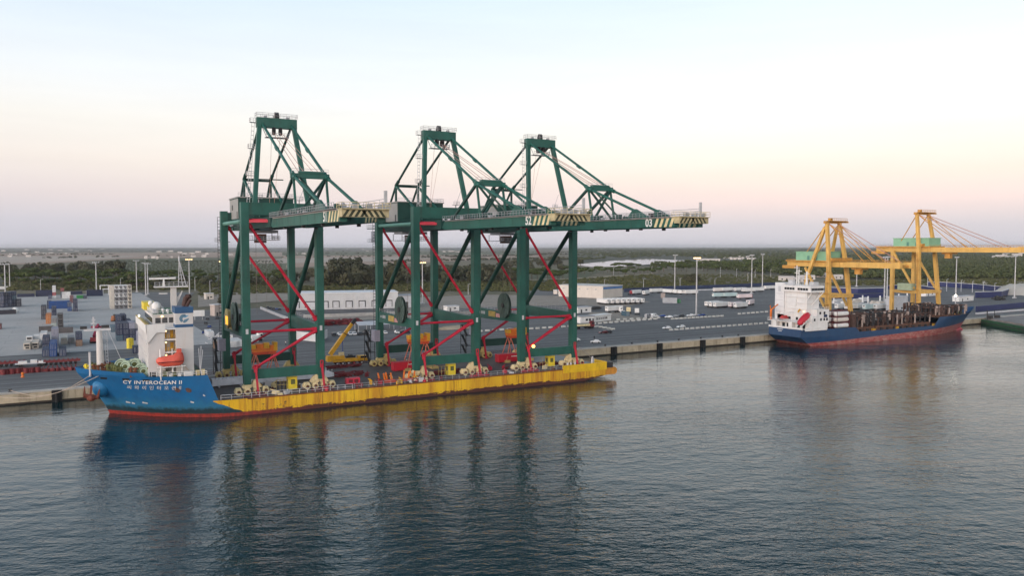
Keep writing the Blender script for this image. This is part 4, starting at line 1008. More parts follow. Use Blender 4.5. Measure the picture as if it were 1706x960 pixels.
# spreader standing on a red and orange frame inside each portal
for i, xc in enumerate(XC):
    t = thing('container_spreader', 'orange and yellow spreader standing on trestles inside the portal of the %s' % ('left crane', 'middle crane', 'right crane')[i], 'spreader', (xc - 1.6, 240.0, DECK + .02))
    b = MB(); b.box(-3.6, 3.6, -1.2, 1.2, 9.2, 10.2); b.box(-2.4, -.4, -1.3, 1.3, 10.2, 11.6); b.box(1.6, 3.0, -1.3, 1.3, 10.2, 11.0); b.build('spreader_beam', M_ORANGE, t)
    b = MB(); b.box(-3.7, -2.6, -1.3, 1.3, 10.2, 11.4); b.box(-.2, 1.4, -1.0, 1.0, 10.2, 11.8); b.box(2.6, 3.7, -1.32, 1.32, 9.4, 11.9); b.build('head_block', M_YELLOW, t)
    b = MB(); b.box(-3.3, 3.3, -1.25, -1.2, 8.4, 9.2); b.box(-3.3, 3.3, 1.2, 1.25, 8.4, 9.2); b.build('apron', mat('vermilion', (.52, .06, .02), .5, .25, .6), t)
    for x in (-2.6, 2.6):
        for e in (-1, 1):
            b = MB(); b.tube((x, e * 1.0, 8.6), (x + 2.3, e * 2.2, .8), .16, n=5); b.tube((x, e * 1.0, 8.6), (x - 2.3, e * 2.2, .8), .16, n=5); b.build('trestle', mat('trestle_salmon', (.55, .16, .10), .6, .2, .6), t)
    b = MB(); b.box(-5.6, -3.6, -2.6, 2.6, 0, .9); b.box(3.8, 6.0, -2.6, 2.6, 0, .9); b.build('base_block', M_YCREAM, t)
for i, (x, y, lab) in enumerate(((95.6, 239.4, 'red steel box with white stripe on deck left of the middle crane'), (134.0, 239.2, 'red steel box with white stripe on deck left of the right crane'))):
    t = thing('red_box', lab, 'steel box', (x, y, DECK + .02))
    b = MB(); b.box(-4.6, 3.6, -1.3, 1.3, .3, 2.9); b.box(-4.7, 3.7, -1.4, 1.4, 2.9, 3.02); b.build('body', mat('signal_red', (.50, .012, .03), .5, .15, .5), t)
    b = MB(); b.box(.4, 3.0, -1.33, -1.305, 2.0, 2.25); b.build('stripe', M_WHITE, t)
    b = MB(); b.box(-4.2, -3.6, -1.2, 1.2, 0, .3); b.box(2.6, 3.2, -1.2, 1.2, 0, .3); b.build('skid', M_DARK, t)
def heap(name, label, cat, loc, L_, W_, n, m_, r_=.16, h=1.2, group=None):
    t_ = MB()
    for _ in range(n):
        a = random.uniform(-.25, .25); x, y, z = random.uniform(-L_ / 2, L_ / 2), random.uniform(-W_ / 2, W_ / 2), random.uniform(.1, h)
        l_ = random.uniform(1.2, 3.5); t_.beam((x - l_ / 2, y - a * l_, z), (x + l_ / 2, y + a * l_, z + random.uniform(-.2, .2)), r_ * 2, r_ * 2)
    return tag(t_.build(name, m_, loc=loc), label, cat, group)
heap('lashing_heap', 'heap of dark red lashing steel on the deck between left and middle crane', 'steel heap', (75.6, 237.5, DECK + .05), 9, 3, 46, M_WINE, .2, 1.3)
heap('lashing_heap', 'low strip of wine red dunnage on the far deck edge below the mobile crane', 'steel heap', (76, 255.5, DECK + .05), 18, 2, 60, M_WINE, .2, .8)
heap('lashing_heap', 'wine red steel lying under the sill beam of the right crane', 'steel heap', (141, 226.5, DECK + .05), 10, 3, 40, M_WINE, .2, 1.2)
heap('lashing_heap', 'wine red steel lying under the sill beam of the middle crane', 'steel heap', (104, 226.5, DECK + .05), 9, 3, 36, M_WINE, .2, 1.2)
t = thing('generator_box', 'small red generator box on the deck right of the wrapped girder', 'generator', (72.4, 223.3, DECK + .02))
b = MB(); b.box(-2.0, 2.0, -.9, .9, .2, 1.9); b.build('body', mat('rose_red', (.50, .03, .06), .5, .2, .8), t)
b = MB(); b.box(-1.4, -.2, -.93, -.905, .6, 1.5); b.box(.3, 1.5, -.93, -.905, .6, 1.5); b.build('grille', M_WINE, t)
b = MB(); b.box(-2.1, 2.1, -1, 1, 0, .2); b.tube((-1.2, 0, 1.9), (-1.2, 0, 2.5), .12); b.build('skid', M_DARK, t)
t = thing('grillage_rack', 'orange grillage rack with upright fingers on the deck left of the middle crane', 'rack', (85.2, 220.6, DECK + .02))
b = MB(); b.box(-5.4, 5.4, -1.6, 1.6, .1, .5); b.box(-5.4, 5.4, -1.7, -1.5, .5, 1.1); b.build('base', mat('rack_red', (.50, .07, .04), .6, .25, .6), t)
for k, x in enumerate((-5.2, -4.0, -2.8, -1.8, 2.4, 3.4, 4.4, 5.2)):
    b = MB(); b.beam((x, -.8 if k % 2 else .6, .5), (x - .5 if k < 4 else x + .2, -.9 if k % 2 else .5, 3.0), .5, .35, .35, .3); b.build('finger', M_ORANGE, t)

# loose sea fastening gear all over the cargo deck
gg = random.Random(12)
CL = [('lashing_block', 'wine red', M_WINE), ('lashing_block', 'bright red', M_RED), ('lashing_block', 'cream', M_CREAM), ('lashing_block', 'yellow', M_YELLOW), ('lashing_block', 'rusty', M_RUSTY), ('lashing_block', 'pale grey', M_LGREY)]
for k in range(64):
    nm, cn, m_ = CL[k % 6]
    X, Y = gg.uniform(47, 140), gg.choice((gg.uniform(216.6, 219.4), gg.uniform(224, 256), gg.uniform(223, 232)))
    if any(abs(X - c_) < 1.8 for c_ in ()): continue
    b = MB(); w_, l_, h_ = gg.uniform(.4, .9), gg.uniform(.6, 2.4), gg.uniform(.4, 1.3)
    b.box(-l_ / 2, l_ / 2, -w_ / 2, w_ / 2, 0, h_); b.beam((-l_ / 2, 0, h_), (l_ / 2 + .5, gg.uniform(-.5, .5), h_ * gg.uniform(.8, 1.7)), .2, .25); b.tube((l_ * .2, 0, 0), (l_ * .25, 0, h_ * 1.5), .14, n=5)
    tag(b.build(nm, m_, loc=(X, Y, DECK + .03), rot=(0, 0, gg.uniform(0, 3.1))), cn + ' lashing block among the gear strewn over the cargo deck', 'lashing block', cn + ' lashing blocks on the cargo deck')
for k, xc in enumerate(XC):
    for j, (dx, dy) in enumerate(((-9, -3.6), (9.6, -3.6))):
        b = MB()
        for q_ in range(7): b.beam((-3 + q_ * .9, 0, 0), (-2.6 + q_ * .9, gg.uniform(-.4, .4), gg.uniform(.5, 1.4)), .22, .22)
        b.box(-3.2, 3.4, -.4, .4, 0, .3)
        tag(b.build('stopper_frame', M_RED if k else M_WINE, loc=(xc + dx, YN + dy, DECK + .04)), 'red stopper frame on deck before the %s bogies of the %s crane' % (('left', 'right')[j], ('left', 'middle', 'right')[k]), 'stopper frame')

# ================================================================ BLUE CONTAINER SHIP
Y2, B2 = 250.2, 11.6
s2 = thing('container_ship', 'blue feeder ship with red boot top and white stern house, moored under the yellow cranes', 'ship', (0, 0, 0))
m, N, L, bs = node_mat('feeder_hull_paint')
geo = N.new('ShaderNodeNewGeometry'); sep = N.new('ShaderNodeSeparateXYZ'); L.new(geo.outputs['Position'], sep.inputs[0])
w1 = pos_noise(N, L, .3, 5, .7); w2 = pos_noise(N, L, .8, 5, .7, (.4, 1, 1)); w3 = pos_noise(N, L, .5, 5, .7, (1, 1, .1))
blu = mix(N, L, mrange(N, L, w1, .35, .65), (.010, .040, .105), (.014, .056, .135))
blu = mix(N, L, mrange(N, L, w3, .58, .72, 0, .5), blu, (.05, .06, .09))
red = mix(N, L, mrange(N, L, w2, .42, .66), (.27, .045, .042), (.38, .22, .19))
red = mix(N, L, mrange(N, L, sep.outputs['X'], 405, 425), red, (.30, .035, .05))
zl = mrange(N, L, sep.outputs['X'], 285, 420, 1.3, 4.3)
d_ = math2(N, L, 'SUBTRACT', sep.outputs['Z'], zl)
c = mix(N, L, mrange(N, L, d_, -.05, .05), red, blu)
L.new(c, bs.inputs['Base Color']); bs.inputs['Roughness'].default_value = .5
M_HULL2 = m
def hb2(X, z):
    zf = max(0., min(12, z)) / 12
    end = 421 + 12.5 * zf ** 1.2
    aft = 285 + max(0, (4 - z)) * 1.6
    t = (end - X) / (58 - 22 * zf)
    a = 1.0 if t >= 1 else (math.sin(math.pi / 2 * max(0, t)) ** (1.05 - .3 * zf))
    u = (X - aft) / 26
    if u < 1: a *= .80 + .20 * math.sin(math.pi / 2 * max(0, u))
    return B2 * a
b = MB()
zz2 = [-1, 0, 1.5, 3, 4.2, 5.2]
for sg in (-1, 1):
    rows = []
    for z in zz2:
        end = 421 + 12.5 * (max(0, z) / 12) ** 1.2; aft = 285 + max(0, 4 - z) * 1.6
        rows.append([(lerp(aft, end, i / 48), Y2 + sg * hb2(lerp(aft, end, i / 48), z), z) for i in range(49)])
    b.loft(rows, cap=False, closed=False)
    # raised poop and forecastle sides
    for x0, x1, zt0, zt1 in ((285, 322, 7.7, 7.5), (384, 0, 9.4, 12.2)):
        rows = []
        for k in range(4):
            row = []
            for i in range(25):
                u = i / 24
                if x1: X = lerp(x0, x1 - 3 * k / 3 * (1 if x0 < 300 else 0), u); zt = lerp(zt0, zt1, u)
                else:
                    zt_ = lerp(zt0, zt1, max(0, u - .35) / .65 * max(0, u - .35) / .65 if u > .35 else 0)
                    zt = zt_
                z = lerp(5.2, zt, k / 3)
                if not x1:
                    end = 421 + 12.5 * (z / 12) ** 1.2; X = lerp(x0 - 4 + 4 * k / 3, end, u)
                row.append((X, Y2 + sg * hb2(X, z), z))
            rows.append(row)
        b.loft(rows, cap=False, closed=False)
tw = [(285 + max(0, 4 - z) * 1.6, z) for z in (-1, 0, 1.5, 3, 4.2, 5.2, 7.7)]
b.loft([[(x, Y2 - hb2(x + .01, z), z), (x, Y2 + hb2(x + .01, z), z)] for x, z in tw], cap=False, closed=False)
b.build('hull', M_HULL2, s2)
b = MB(); b.sphere((420.5, Y2, -.9), 2.2, 12, 8, 1.0); b.loft([[(412, Y2 + 1.8 * math.cos(a), .0 + 1.8 * math.sin(a)) for a in np.linspace(0, 2 * math.pi, 9)[:-1]], [(421, Y2 + 2.2 * math.cos(a), -.9 + 2.0 * math.sin(a)) for a in np.linspace(0, 2 * math.pi, 9)[:-1]]]); b.build('bulbous_bow', mat('boot_red', (.30, .04, .05), .55, .25, .5), s2, smooth=True)
M_DECK2 = mat('feeder_deck', (.13, .115, .105), .8, .35, .2, streak=(.10, .06, .04))
b = MB()
for x0, x1, z in ((286, 322, 7.2), (318, 388, 5.0), (385, 430, 8.8)):
    ps = [lerp(x0, x1, i / 12) for i in range(13)]
    b.add([(x, Y2 - hb2(x, z) + .15, z) for x in ps] + [(x, Y2 + hb2(x, z) - .15, z) for x in reversed(ps)], [tuple(range(26))])
b.build('deck', M_DECK2, s2)
for k, (x, z) in enumerate(((300, 7.25), (0, 0))):
    pass
hd = MB()
for x in (322, 336.5, 351, 365.5): hd.box(x, x + 13, Y2 - 10, Y2 + 10, 5.0, 7.1)
hd.box(386, 408, Y2 - 8, Y2 + 8, 8.8, 9.8); hd.build('hatch_cover', M_RUSTY, s2)
def q2(name, m_, *boxes, parent=None):
    b = MB()
    for bx in boxes: b.box(*bx)
    return b.build(name, m_, parent or s2)
W2 = mat('feeder_white', (.70, .685, .67), .5, .08, .25, streak=(.50, .38, .30), streak_amt=.35)
q2('rail_wall', W2, (285.4, 285.7, 240.6, 260, 7.4, 8.5), (285.4, 299.8, 238.95, 239.2, 7.2, 8.6))
pp = q2('poop_house', W2, (288.4, 300.5, 239.2, 261.2, 7.2, 10.6), (290, 301.2, 239.1, 259, 10.6, 13.6), (293, 301.2, 239.1, 256, 13.6, 16.6), (286, 288.4, 247, 249, 7.2, 10.6), (286, 288.4, 256, 258, 7.2, 10.6), (285.8, 290.2, 240.5, 261, 10.6, 10.9), (289.6, 293.2, 240.5, 259.5, 13.6, 13.9))
for bx in [(288.3, 288.42, y, y + 1.5, 7.9, 9.9) for y in (241.5, 244.5, 250.4, 253, 258.6)] + [(289.9, 290.02, y, y + 1.2, 11.4, 12.8) for y in (243, 247, 251.2, 255.4)] + [(x, x + 1.0, 238.99, 239.11, 11.5, 12.7) for x in (291, 295.2, 297.4, 299.2)] + [(x, x + 1.1, 238.99, 239.11, 14.4, 15.6) for x in (294.6, 297.4)]:
    q2('window', M_GLASS, bx, parent=pp)
q2('emblem_panel', M_NAVY, (297.6, 299.8, 239.0, 239.09, 13.0, 14.3), parent=pp)
b = MB(); b.rail([(285.9, 240.6, 10.9), (285.9, 261, 10.9)], 1.1, 1.6, .06); b.rail([(289.7, 240.5, 13.9), (289.7, 259.4, 13.9)], 1.1, 1.6, .06); b.rail([(293, 239.2, 16.6), (301.2, 239.2, 16.6)], 1.1, 1.6, .06); b.rail([(286, 239.2, 10.9), (300, 239.1, 10.7)], 1.1, 1.6, .06)
b.build('railing', M_WHITE, pp)
tw_ = q2('bridge_tower', W2, (290, 298, 242.2, 254.9, 13.6, 24.4))
q2('deck_ledge', W2, (289.6, 298.4, 241.8, 255.2, 16.6, 16.8), (289.6, 298.4, 241.8, 255.2, 19.3, 19.5), (289.6, 298.4, 241.8, 255.2, 21.9, 22.1), (289.7, 290, 248, 252.6, 18.0, 21.6), parent=tw_)
fu = q2('funnel', mat('funnel_white', (.72, .71, .71), .5, .08, .3), (290, 297, 255.2, 260.6, 10.6, 28.2))
b = MB()
for z in (17, 20, 23): b.box(289.92, 290.0, 255.6, 260.3, z, z + .15)
b.box(289.9, 290, 257.2, 258.6, 24.2, 26.6); b.build('louvre', M_LGREY, fu)
br2 = q2('bridge', W2, (289, 298, 239.4, 255.4, 24.4, 25.2), (289, 298, 239.4, 255.4, 26.3, 27.3), (289.3, 297.7, 239.8, 255.1, 25.2, 26.3))
b = MB()
for k in range(9):
    if k not in (4,): b.box(289.2, 289.31, 241.2 + k * 1.5, 242.4 + k * 1.5, 25.25, 26.25)
for k in range(4): b.box(290 + k * 1.95, 291.8 + k * 1.95, 239.7, 239.82, 25.2, 26.3)
b.build('window', M_GLASS, br2)
b = MB(); b.beam((290, 242.2, 20.6), (290, 239.7, 24.4), .3, .3); b.beam((296, 242.2, 20.6), (296, 239.7, 24.4), .3, .3); b.beam((293, 242.2, 18.5), (297.5, 239.6, 24.3), .35, .35); b.build('wing_strut', M_WHITE, br2)
b = MB(); b.rail([(289, 239.4, 27.3), (298, 239.4, 27.3)], 1.1, 1.2, .06); b.rail([(289, 239.4, 27.3), (289, 255.4, 27.3)], 1.1, 1.4, .06); b.build('railing', M_WHITE, br2)
for y, z1, r_ in ((249.4, 36.4, .32), (248.2, 34.8, .28), (243.8, 33.8, .5)):
    b = MB(); b.tube((291.5, y, 27.3), (291.5, y, z1), r_, r_ * .7, n=8); b.beam((291.5, y - 1.6, z1 - 1), (291.5, y + 1.6, z1 - 1), .2, .25); b.beam((291.5, y - 1.2, z1 - 3.4), (291.5, y + 1.2, z1 - 3.4), .2, .25); b.build('mast', M_WHITE, br2)
b = MB()
for x, y, z, r_ in ((292, 252, 28.3, .8), (294, 246, 28.2, .7), (292.5, 241.4, 28.4, .6)): b.sphere((x, y, z), r_, 8, 6)
b.build('radome', M_WHITE, br2)
b = MB(); b.box(292.5, 295.5, 240.5, 243.2, 27.3, 29); b.box(290.5, 292, 250.6, 253.4, 27.3, 29.6); b.tube((291, 245.4, 27.3), (291, 245.4, 31), .15); b.tube((291, 240.6, 27.3), (291, 240.6, 30), .1); b.build('roof_locker', M_LGREY, br2)
# free fall lifeboat on its slip
b = MB(); ax = Vector((7.0, 0, 4.6)).normalized(); up = Vector((-.55, 0, .83)); rings = []
for s_, w_, h_ in ((0, .5, .5), (.8, 1.3, 1.2), (3, 1.5, 1.5), (6, 1.5, 1.6), (7.6, 1.1, 1.2), (8.2, .5, .5)):
    o_ = Vector((284.2, 241.6, 10.2)) + ax * s_
    rings.append([tuple(o_ + Vector((0, w_ * a, 0)) + up * (h_ * c_)) for a, c_ in ((-1, 0), (-.8, .8), (0, 1.1), (.8, .8), (1, 0), (.6, -.7), (-.6, -.7))])
b.loft(rings); b.build('lifeboat', mat('lifeboat_red', (.46, .018, .035), .45, .1, .6), s2, smooth=True)
b = MB()
for y in (240.3, 242.9): b.beam((283.8, y, 8.9), (291.6, y, 14.0), .35, .4); b.beam((288.6, y, 7.3), (288.6, y, 12), .3, .3)
b.build('lifeboat_slip', M_WHITE, s2)
b = MB(); b.beam((292.2, 247.6, 13.6), (291, 246.4, 17), .5, .5); b.beam((291, 246.4, 17), (287.6, 245, 15.4), .5, .6); b.build('davit', M_YELLOW, s2)
b = MB(); b.beam((286.6, 259.8, 10.9), (286.6, 259.8, 15.6), .7, .7); b.beam((286.6, 259.8, 15.4), (287.4, 256.4, 18.2), .5, .5); b.beam((286.6, 259.8, 14.6), (288.4, 262, 17.2), .4, .4); b.build('stores_crane', M_ORANGE, s2)
q2('rescue_boat', mat('rescue_red', (.42, .03, .03), .5, .15, .6), (286.4, 290, 252.4, 254.4, 11.6, 12.6), (287, 289.4, 252.6, 254.2, 12.6, 13.2))
q2('deck_lamp', M_WARMLAMP, (289.5, 289.8, 243.4, 243.8, 15.4, 15.8))
b = MB()
for y0, y1, z in ((251.2, 254.4, 6.9), (251.8, 253.8, 6.1)): b.box(284.90, 284.97, y0, y1, z, z + .35)
b.build('name_lettering', M_LGREY, s2)
# empty cell frames standing on the hatch covers: dark and rusty posts, some pale
M_POST = mat('cell_post_brown', (.075, .042, .034), .8, .45, .6)
M_POST2 = mat('cell_post_dark', (.03, .028, .03), .8, .4, .6)
def bay(x0, x1, z0, z1, seed, ny=8):
    rr_ = random.Random(seed)
    b = MB(); nx = 4
    ys = [Y2 - 10.2 + 20.4 * j / ny for j in range(ny + 1)]
    for j, y in enumerate(ys):
        for i in range(nx):
            x = lerp(x0, x1, i / (nx - 1)); zt = z1 + rr_.uniform(-2.6, -.6)
            b.box(x - .26, x + .26, y - .24, y + .24, z0, zt, rr_.choice((0, 0, 1, 1, 1, 3, 3)) if j < 3 else rr_.choice((0, 1)))
            if rr_.random() < .6: b.box(x + .5, x + 1.3, y - .5, y + .5, z0 + (z1 - z0) * rr_.uniform(.1, .5), z0 + (z1 - z0) * rr_.uniform(.6, .95), rr_.choice((0, 1, 3, 3)))
        for z in (lerp(z0, z1, .5), lerp(z0, z1, .82)):
            if rr_.random() < .8: b.box(x0, x1, y - .15, y + .15, z, z + .4, rr_.choice((0, 1)))
    for i in range(nx):
        x = lerp(x0, x1, i / (nx - 1))
        b.box(x - .15, x + .15, Y2 - 10.2, Y2 + 10.2, lerp(z0, z1, .55), lerp(z0, z1, .55) + .35, 0)
    return b.build('cell_frame', [M_POST, M_POST2, M_LGREY, mat('cell_post_pale', (.34, .27, .24), .8, .3, .8)], s2)
for k, (x0, x1, z0, z1) in enumerate(((322, 333, 7.1, 14.2), (337.5, 348.5, 7.1, 13.2), (352, 363, 7.1, 13.2), (366, 378, 7.1, 12.6), (387, 396, 9.8, 15.8), (398, 408, 9.8, 15.4))): bay(x0, x1, z0, z1, k + 3)
b = MB(); b.rail([(322, 238.9, 5.2), (384, 238.9, 5.2)], 1.1, 2, .06)
for x in range(324, 384, 5): b.box(x, x + .8, 239.3, 240.2, 5.0, 6.2)
b.build('side_rail', M_DARK, s2)
b = MB()
for x in (332.5, 350, 379): b.box(x, x + 2.4, 239.2, 240, 5.0, 6.1)
b.box(399, 404, Y2 - 7.6, Y2 - 6, 9.0, 10.0); b.build('yellow_locker', M_YELLOW, s2)
b = MB()
for x, y in ((413, -3), (416, 1), (419, -1.5), (411, 3)): b.box(x, x + 1.6, Y2 + y, Y2 + y + 1.4, 8.8, 10.2)
b.build('bow_winch', M_OLIVE, s2)
b = MB(); b.tube((424.5, 255, 8.8), (424.5, 255, 17.6), .25, n=6); b.build('bow_mast', M_LGREY, s2)
b = MB(); b.sphere((424.5, 255, 18), .6, 8, 6); b.build('bow_light', glow('bow_floodlight', (1, .86, .68), 16), s2)
for i in range(2):
    for z in range(3):
        y = 239.6 + i * 3.1
        t = thing('tank_container', '%s tank container in the %s tier of the %s stack aft of the cell frames' % (('white', 'cream')[(i + z) % 2], ('bottom', 'middle', 'top')[z], ('nearest', 'inner')[i]), 'tank container', (307.4, y, 7.2 + z * 2.75), 0, 'tank containers behind the white stern house')
        b = MB(); b.tube((.5, 1.2, 1.3), (8.2, 1.2, 1.3), 1.12, n=12); b.sphere((.5, 1.2, 1.3), 1.12, 10, 6); b.build('tank', [M_WHITE, M_CREAM][0 if z != 2 or i == 0 else 1] if False else M_WHITE if (i + z) % 2 == 0 else mat('tank_cream', (.62, .55, .50), .5, .15, .5), t, smooth=True)
        b = MB()
        for x in (0, 8.6):
            b.path([(x, 0, 0), (x, 2.4, 0), (x, 2.4, 2.6), (x, 0, 2.6), (x, 0, 0)], .12, 4)
        for yy in (0, 2.4):
            for zz in (0, 2.6): b.tube((0, yy, zz), (8.6, yy, zz), .12, n=4)
        b.build('frame', M_WINE, t)
q2('tank_platform', M_RUSTY, (302.5, 318, 239.3, 261, 7.05, 7.2))
bt = MB(); bt.box(318.6, 321.4, 240, 260.8, 7.2, 13.2); bt.build('lashing_bridge', M_POST, s2)

# ================================================================ YELLOW QUAY CRANES
M_OCH = mat('crane_ochre', (.60, .36, .095), .55, .18, .25, streak=(.30, .11, .02), streak_amt=.5)
M_OCH_D = mat('crane_ochre_rusty', (.50, .25, .05), .6, .3, .4, streak=(.22, .08, .02), streak_amt=.7)
M_HGREEN = mat('house_mint', (.22, .42, .27), .6, .12, .25, wave=('X', 1.2, .3))
def yellow_crane(label, X0, W_, yn, yf, zb, ztop, ytip, yback, slant, stays, house):
    t = thing('quay_crane', label, 'crane', (X0, yn, 3.6), 0, 'yellow quay cranes')
    g_ = yf - yn
    def P(b, name, m, par=None): return b.build(name, m, par or t, (0, 0, -3.6) if par is None else (0, 0, 0))
    xa, xb = 0.6, W_ * .56
    for i, (x, xt) in enumerate(((0, xa), (W_, xb))):
        b = MB(); b.beam((x, 0, 5.4), (lerp(x, xt, .55), 1.2, zb + 2), 1.7, 1.8); b.beam((lerp(x, xt, .55), 1.2, zb + 2), (xt, 3, ztop), 1.6, 1.7, 1.4, 1.5); P(b, 'leg', M_OCH)
        b = MB()
        if slant: b.beam((x, g_, 5.4), (lerp(x, xt, .15), g_ - 1.5, zb - 6), 1.5, 1.6); b.beam((lerp(x, xt, .15), g_ - 1.5, zb - 6), (xt, 4.2, ztop - 3), 1.4, 1.5, 1.3, 1.4)
        else: b.beam((x, g_, 5.4), (x, g_, zb + 1), 1.7, 1.8)
        P(b, 'leg', M_OCH)
        b = MB(); b.beam((x, g_ - .5, zb - .5), (x, 3.0, zb - 20.5), 1.0, 1.0); P(b, 'diagonal_brace', M_OCH)
        b = MB(); b.beam((x, .6, 19.7), (x, g_ - .6, 19.7), 1.2, 1.5); P(b, 'cross_beam', M_OCH)
        for yy in (0, g_):
            b = MB(); b.box(x - 3.5, x + 3.5, yy - .8, yy + .8, 4.4, 5.4)
            for dx in (-3, -1.2, 1.2, 3): b.tube((x + dx, yy - .5, 4.1), (x + dx, yy + .5, 4.1), .48, n=8)
            P(b, 'bogie', M_OCH_D)
    for yy in (0, g_):
        b = MB(); b.beam((0, yy, 19.7), (W_, yy, 19.7), 1.2, 1.6); P(b, 'portal_beam', M_OCH)
    b = MB(); b.box(.9, W_ - .9, -.2, 2.2, zb + 2.9, zb + 4.6); P(b, 'portal_beam', M_OCH_D)
    b = MB(); b.box(xa - 1.4, xb + 1.4, 2.4, 4.0, ztop - 1.0, ztop + .3); b.box(xa - 1, xb + 3.4, .4, 2.2, ztop + .1, ztop + .4); b.box(xb + 1, xb + 5.6, 1.6, 3.4, ztop - .6, ztop + .1)
    ap = P(b, 'apex_beam', M_OCH_D)
    b = MB(); b.rail([(xa - 1, .4, ztop + .5), (xb + 3, .4, ztop + .5)], 1.1, 1.6, .08); b.box(xa + 2, xa + 3.6, 2.4, 4, ztop + .4, ztop + 1.8); P(b, 'apex_rail', M_OCH_D, ap)
    xc = W_ / 2
    for x in (xc - 5, xc + 3.5):
        b = MB(); b.box(x - .7, x + .7, ytip - yn, -3.2, zb, zb + 2.6); b.box(x - .8, x + .8, ytip - yn - .3, ytip - yn + 4, zb + .3, zb + 2.9); g1 = P(b, 'boom_girder', M_OCH)
        b = MB(); b.box(x - .7, x + .7, -3.0, yback - yn, zb, zb + 2.6); P(b, 'backreach_girder', M_OCH)
        b = MB(); b.rail([(x - .9, ytip - yn, zb + 2.6), (x - .9, yback - yn, zb + 2.6)], 1.1, 3, .07); P(b, 'railing', M_OCH_D, g1)
        for k, ys in enumerate(stays):
            b = MB(); b.tube((xb - 1 if x > xc else xa + 1, 2.8, ztop - 1), (x, ys - yn, zb + 2.6), .20, n=5); P(b, 'forestay', M_OCH_D if k else M_PROPE)
        b = MB(); b.tube((xb if x > xc else xa, 3, ztop - 1), (x, house[1] - yn - 2, zb + 2.6), .26, n=5); P(b, 'backstay', M_OCH_D)
    b = MB()
    for y in range(int(ytip) + 2, int(yback), 9): b.box(xc - 5, xc + 3.5, y - yn, y - yn + .6, zb + .6, zb + 1.6)
    P(b, 'boom_tie', M_OCH_D)
    b = MB(); b.box(xc - 7, xc + 6, house[0] - yn - 1.5, yback - yn, zb + 2.62, zb + 3.2); b.box(xc - 6.6, xc - 4, yback - yn - 6, yback - yn + 2.6, zb - 1.2, zb + .4); P(b, 'machinery_deck', M_OCH_D)
    b = MB(); b.box(xc - 6, xc + 4.6, house[0] - yn, house[1] - yn, zb + 3.2, zb + 7.6); b.box(xc - 6.3, xc + 4.9, house[0] - yn - .3, house[1] - yn + .3, zb + 7.6, zb + 7.9); hs = P(b, 'machinery_house', M_HGREEN)
    b = MB()
    for y in (.3, .55): yy = lerp(house[0], house[1], y) - yn; b.box(xc - 6.06, xc - 6.0, yy, yy + 1.4, zb + 3.4, zb + 5.6)
    P(b, 'door', M_GREEN_L, hs)
    b = MB(); b.ladder((-1.6, .4, 8), (-1.2, .8, zb), .8, 1.2, r=.09)
    for z in np.arange(10, zb, 5.5): b.box(-2.3, -1.0, -.6, 1.4, z, z + .15)
    P(b, 'ladder', M_OCH_D)
    b = MB(); b.box(xc - 3, xc + 2, -14, -8, zb - 1, zb - .2); b.box(xc - 2.6, xc - .4, -12.5, -9.5, zb - 3.4, zb - 1); P(b, 'trolley', M_OCH_D)
    return t
ca = yellow_crane('left yellow quay crane with slanted rear legs, behind the white stern house', 336.4, 17.6, 267, 283, 34.6, 57.8, 230.8, 297, True, (236, 244.5, 250), (271.5, 291))
cb_ = yellow_crane('right yellow quay crane with a tall vertical portal and longest boom', 410.3, 19.4, 267, 283.5, 42.0, 63.8, 214, 297, False, (226, 243.5, 249.5), (264.5, 286))
b = MB(); b.box(-2.4, 1.6, 3.2, 11.6, 20.6, 24.4); b.build('electrical_house', mat('pale_mint', (.34, .40, .27), .6, .15, .4), cb_, (0, 0, -3.6))

# ================================================================ TERMINAL YARD
def at(x, y, z=GZ): p = G(x, y, z); return (p.x, p.y, z)
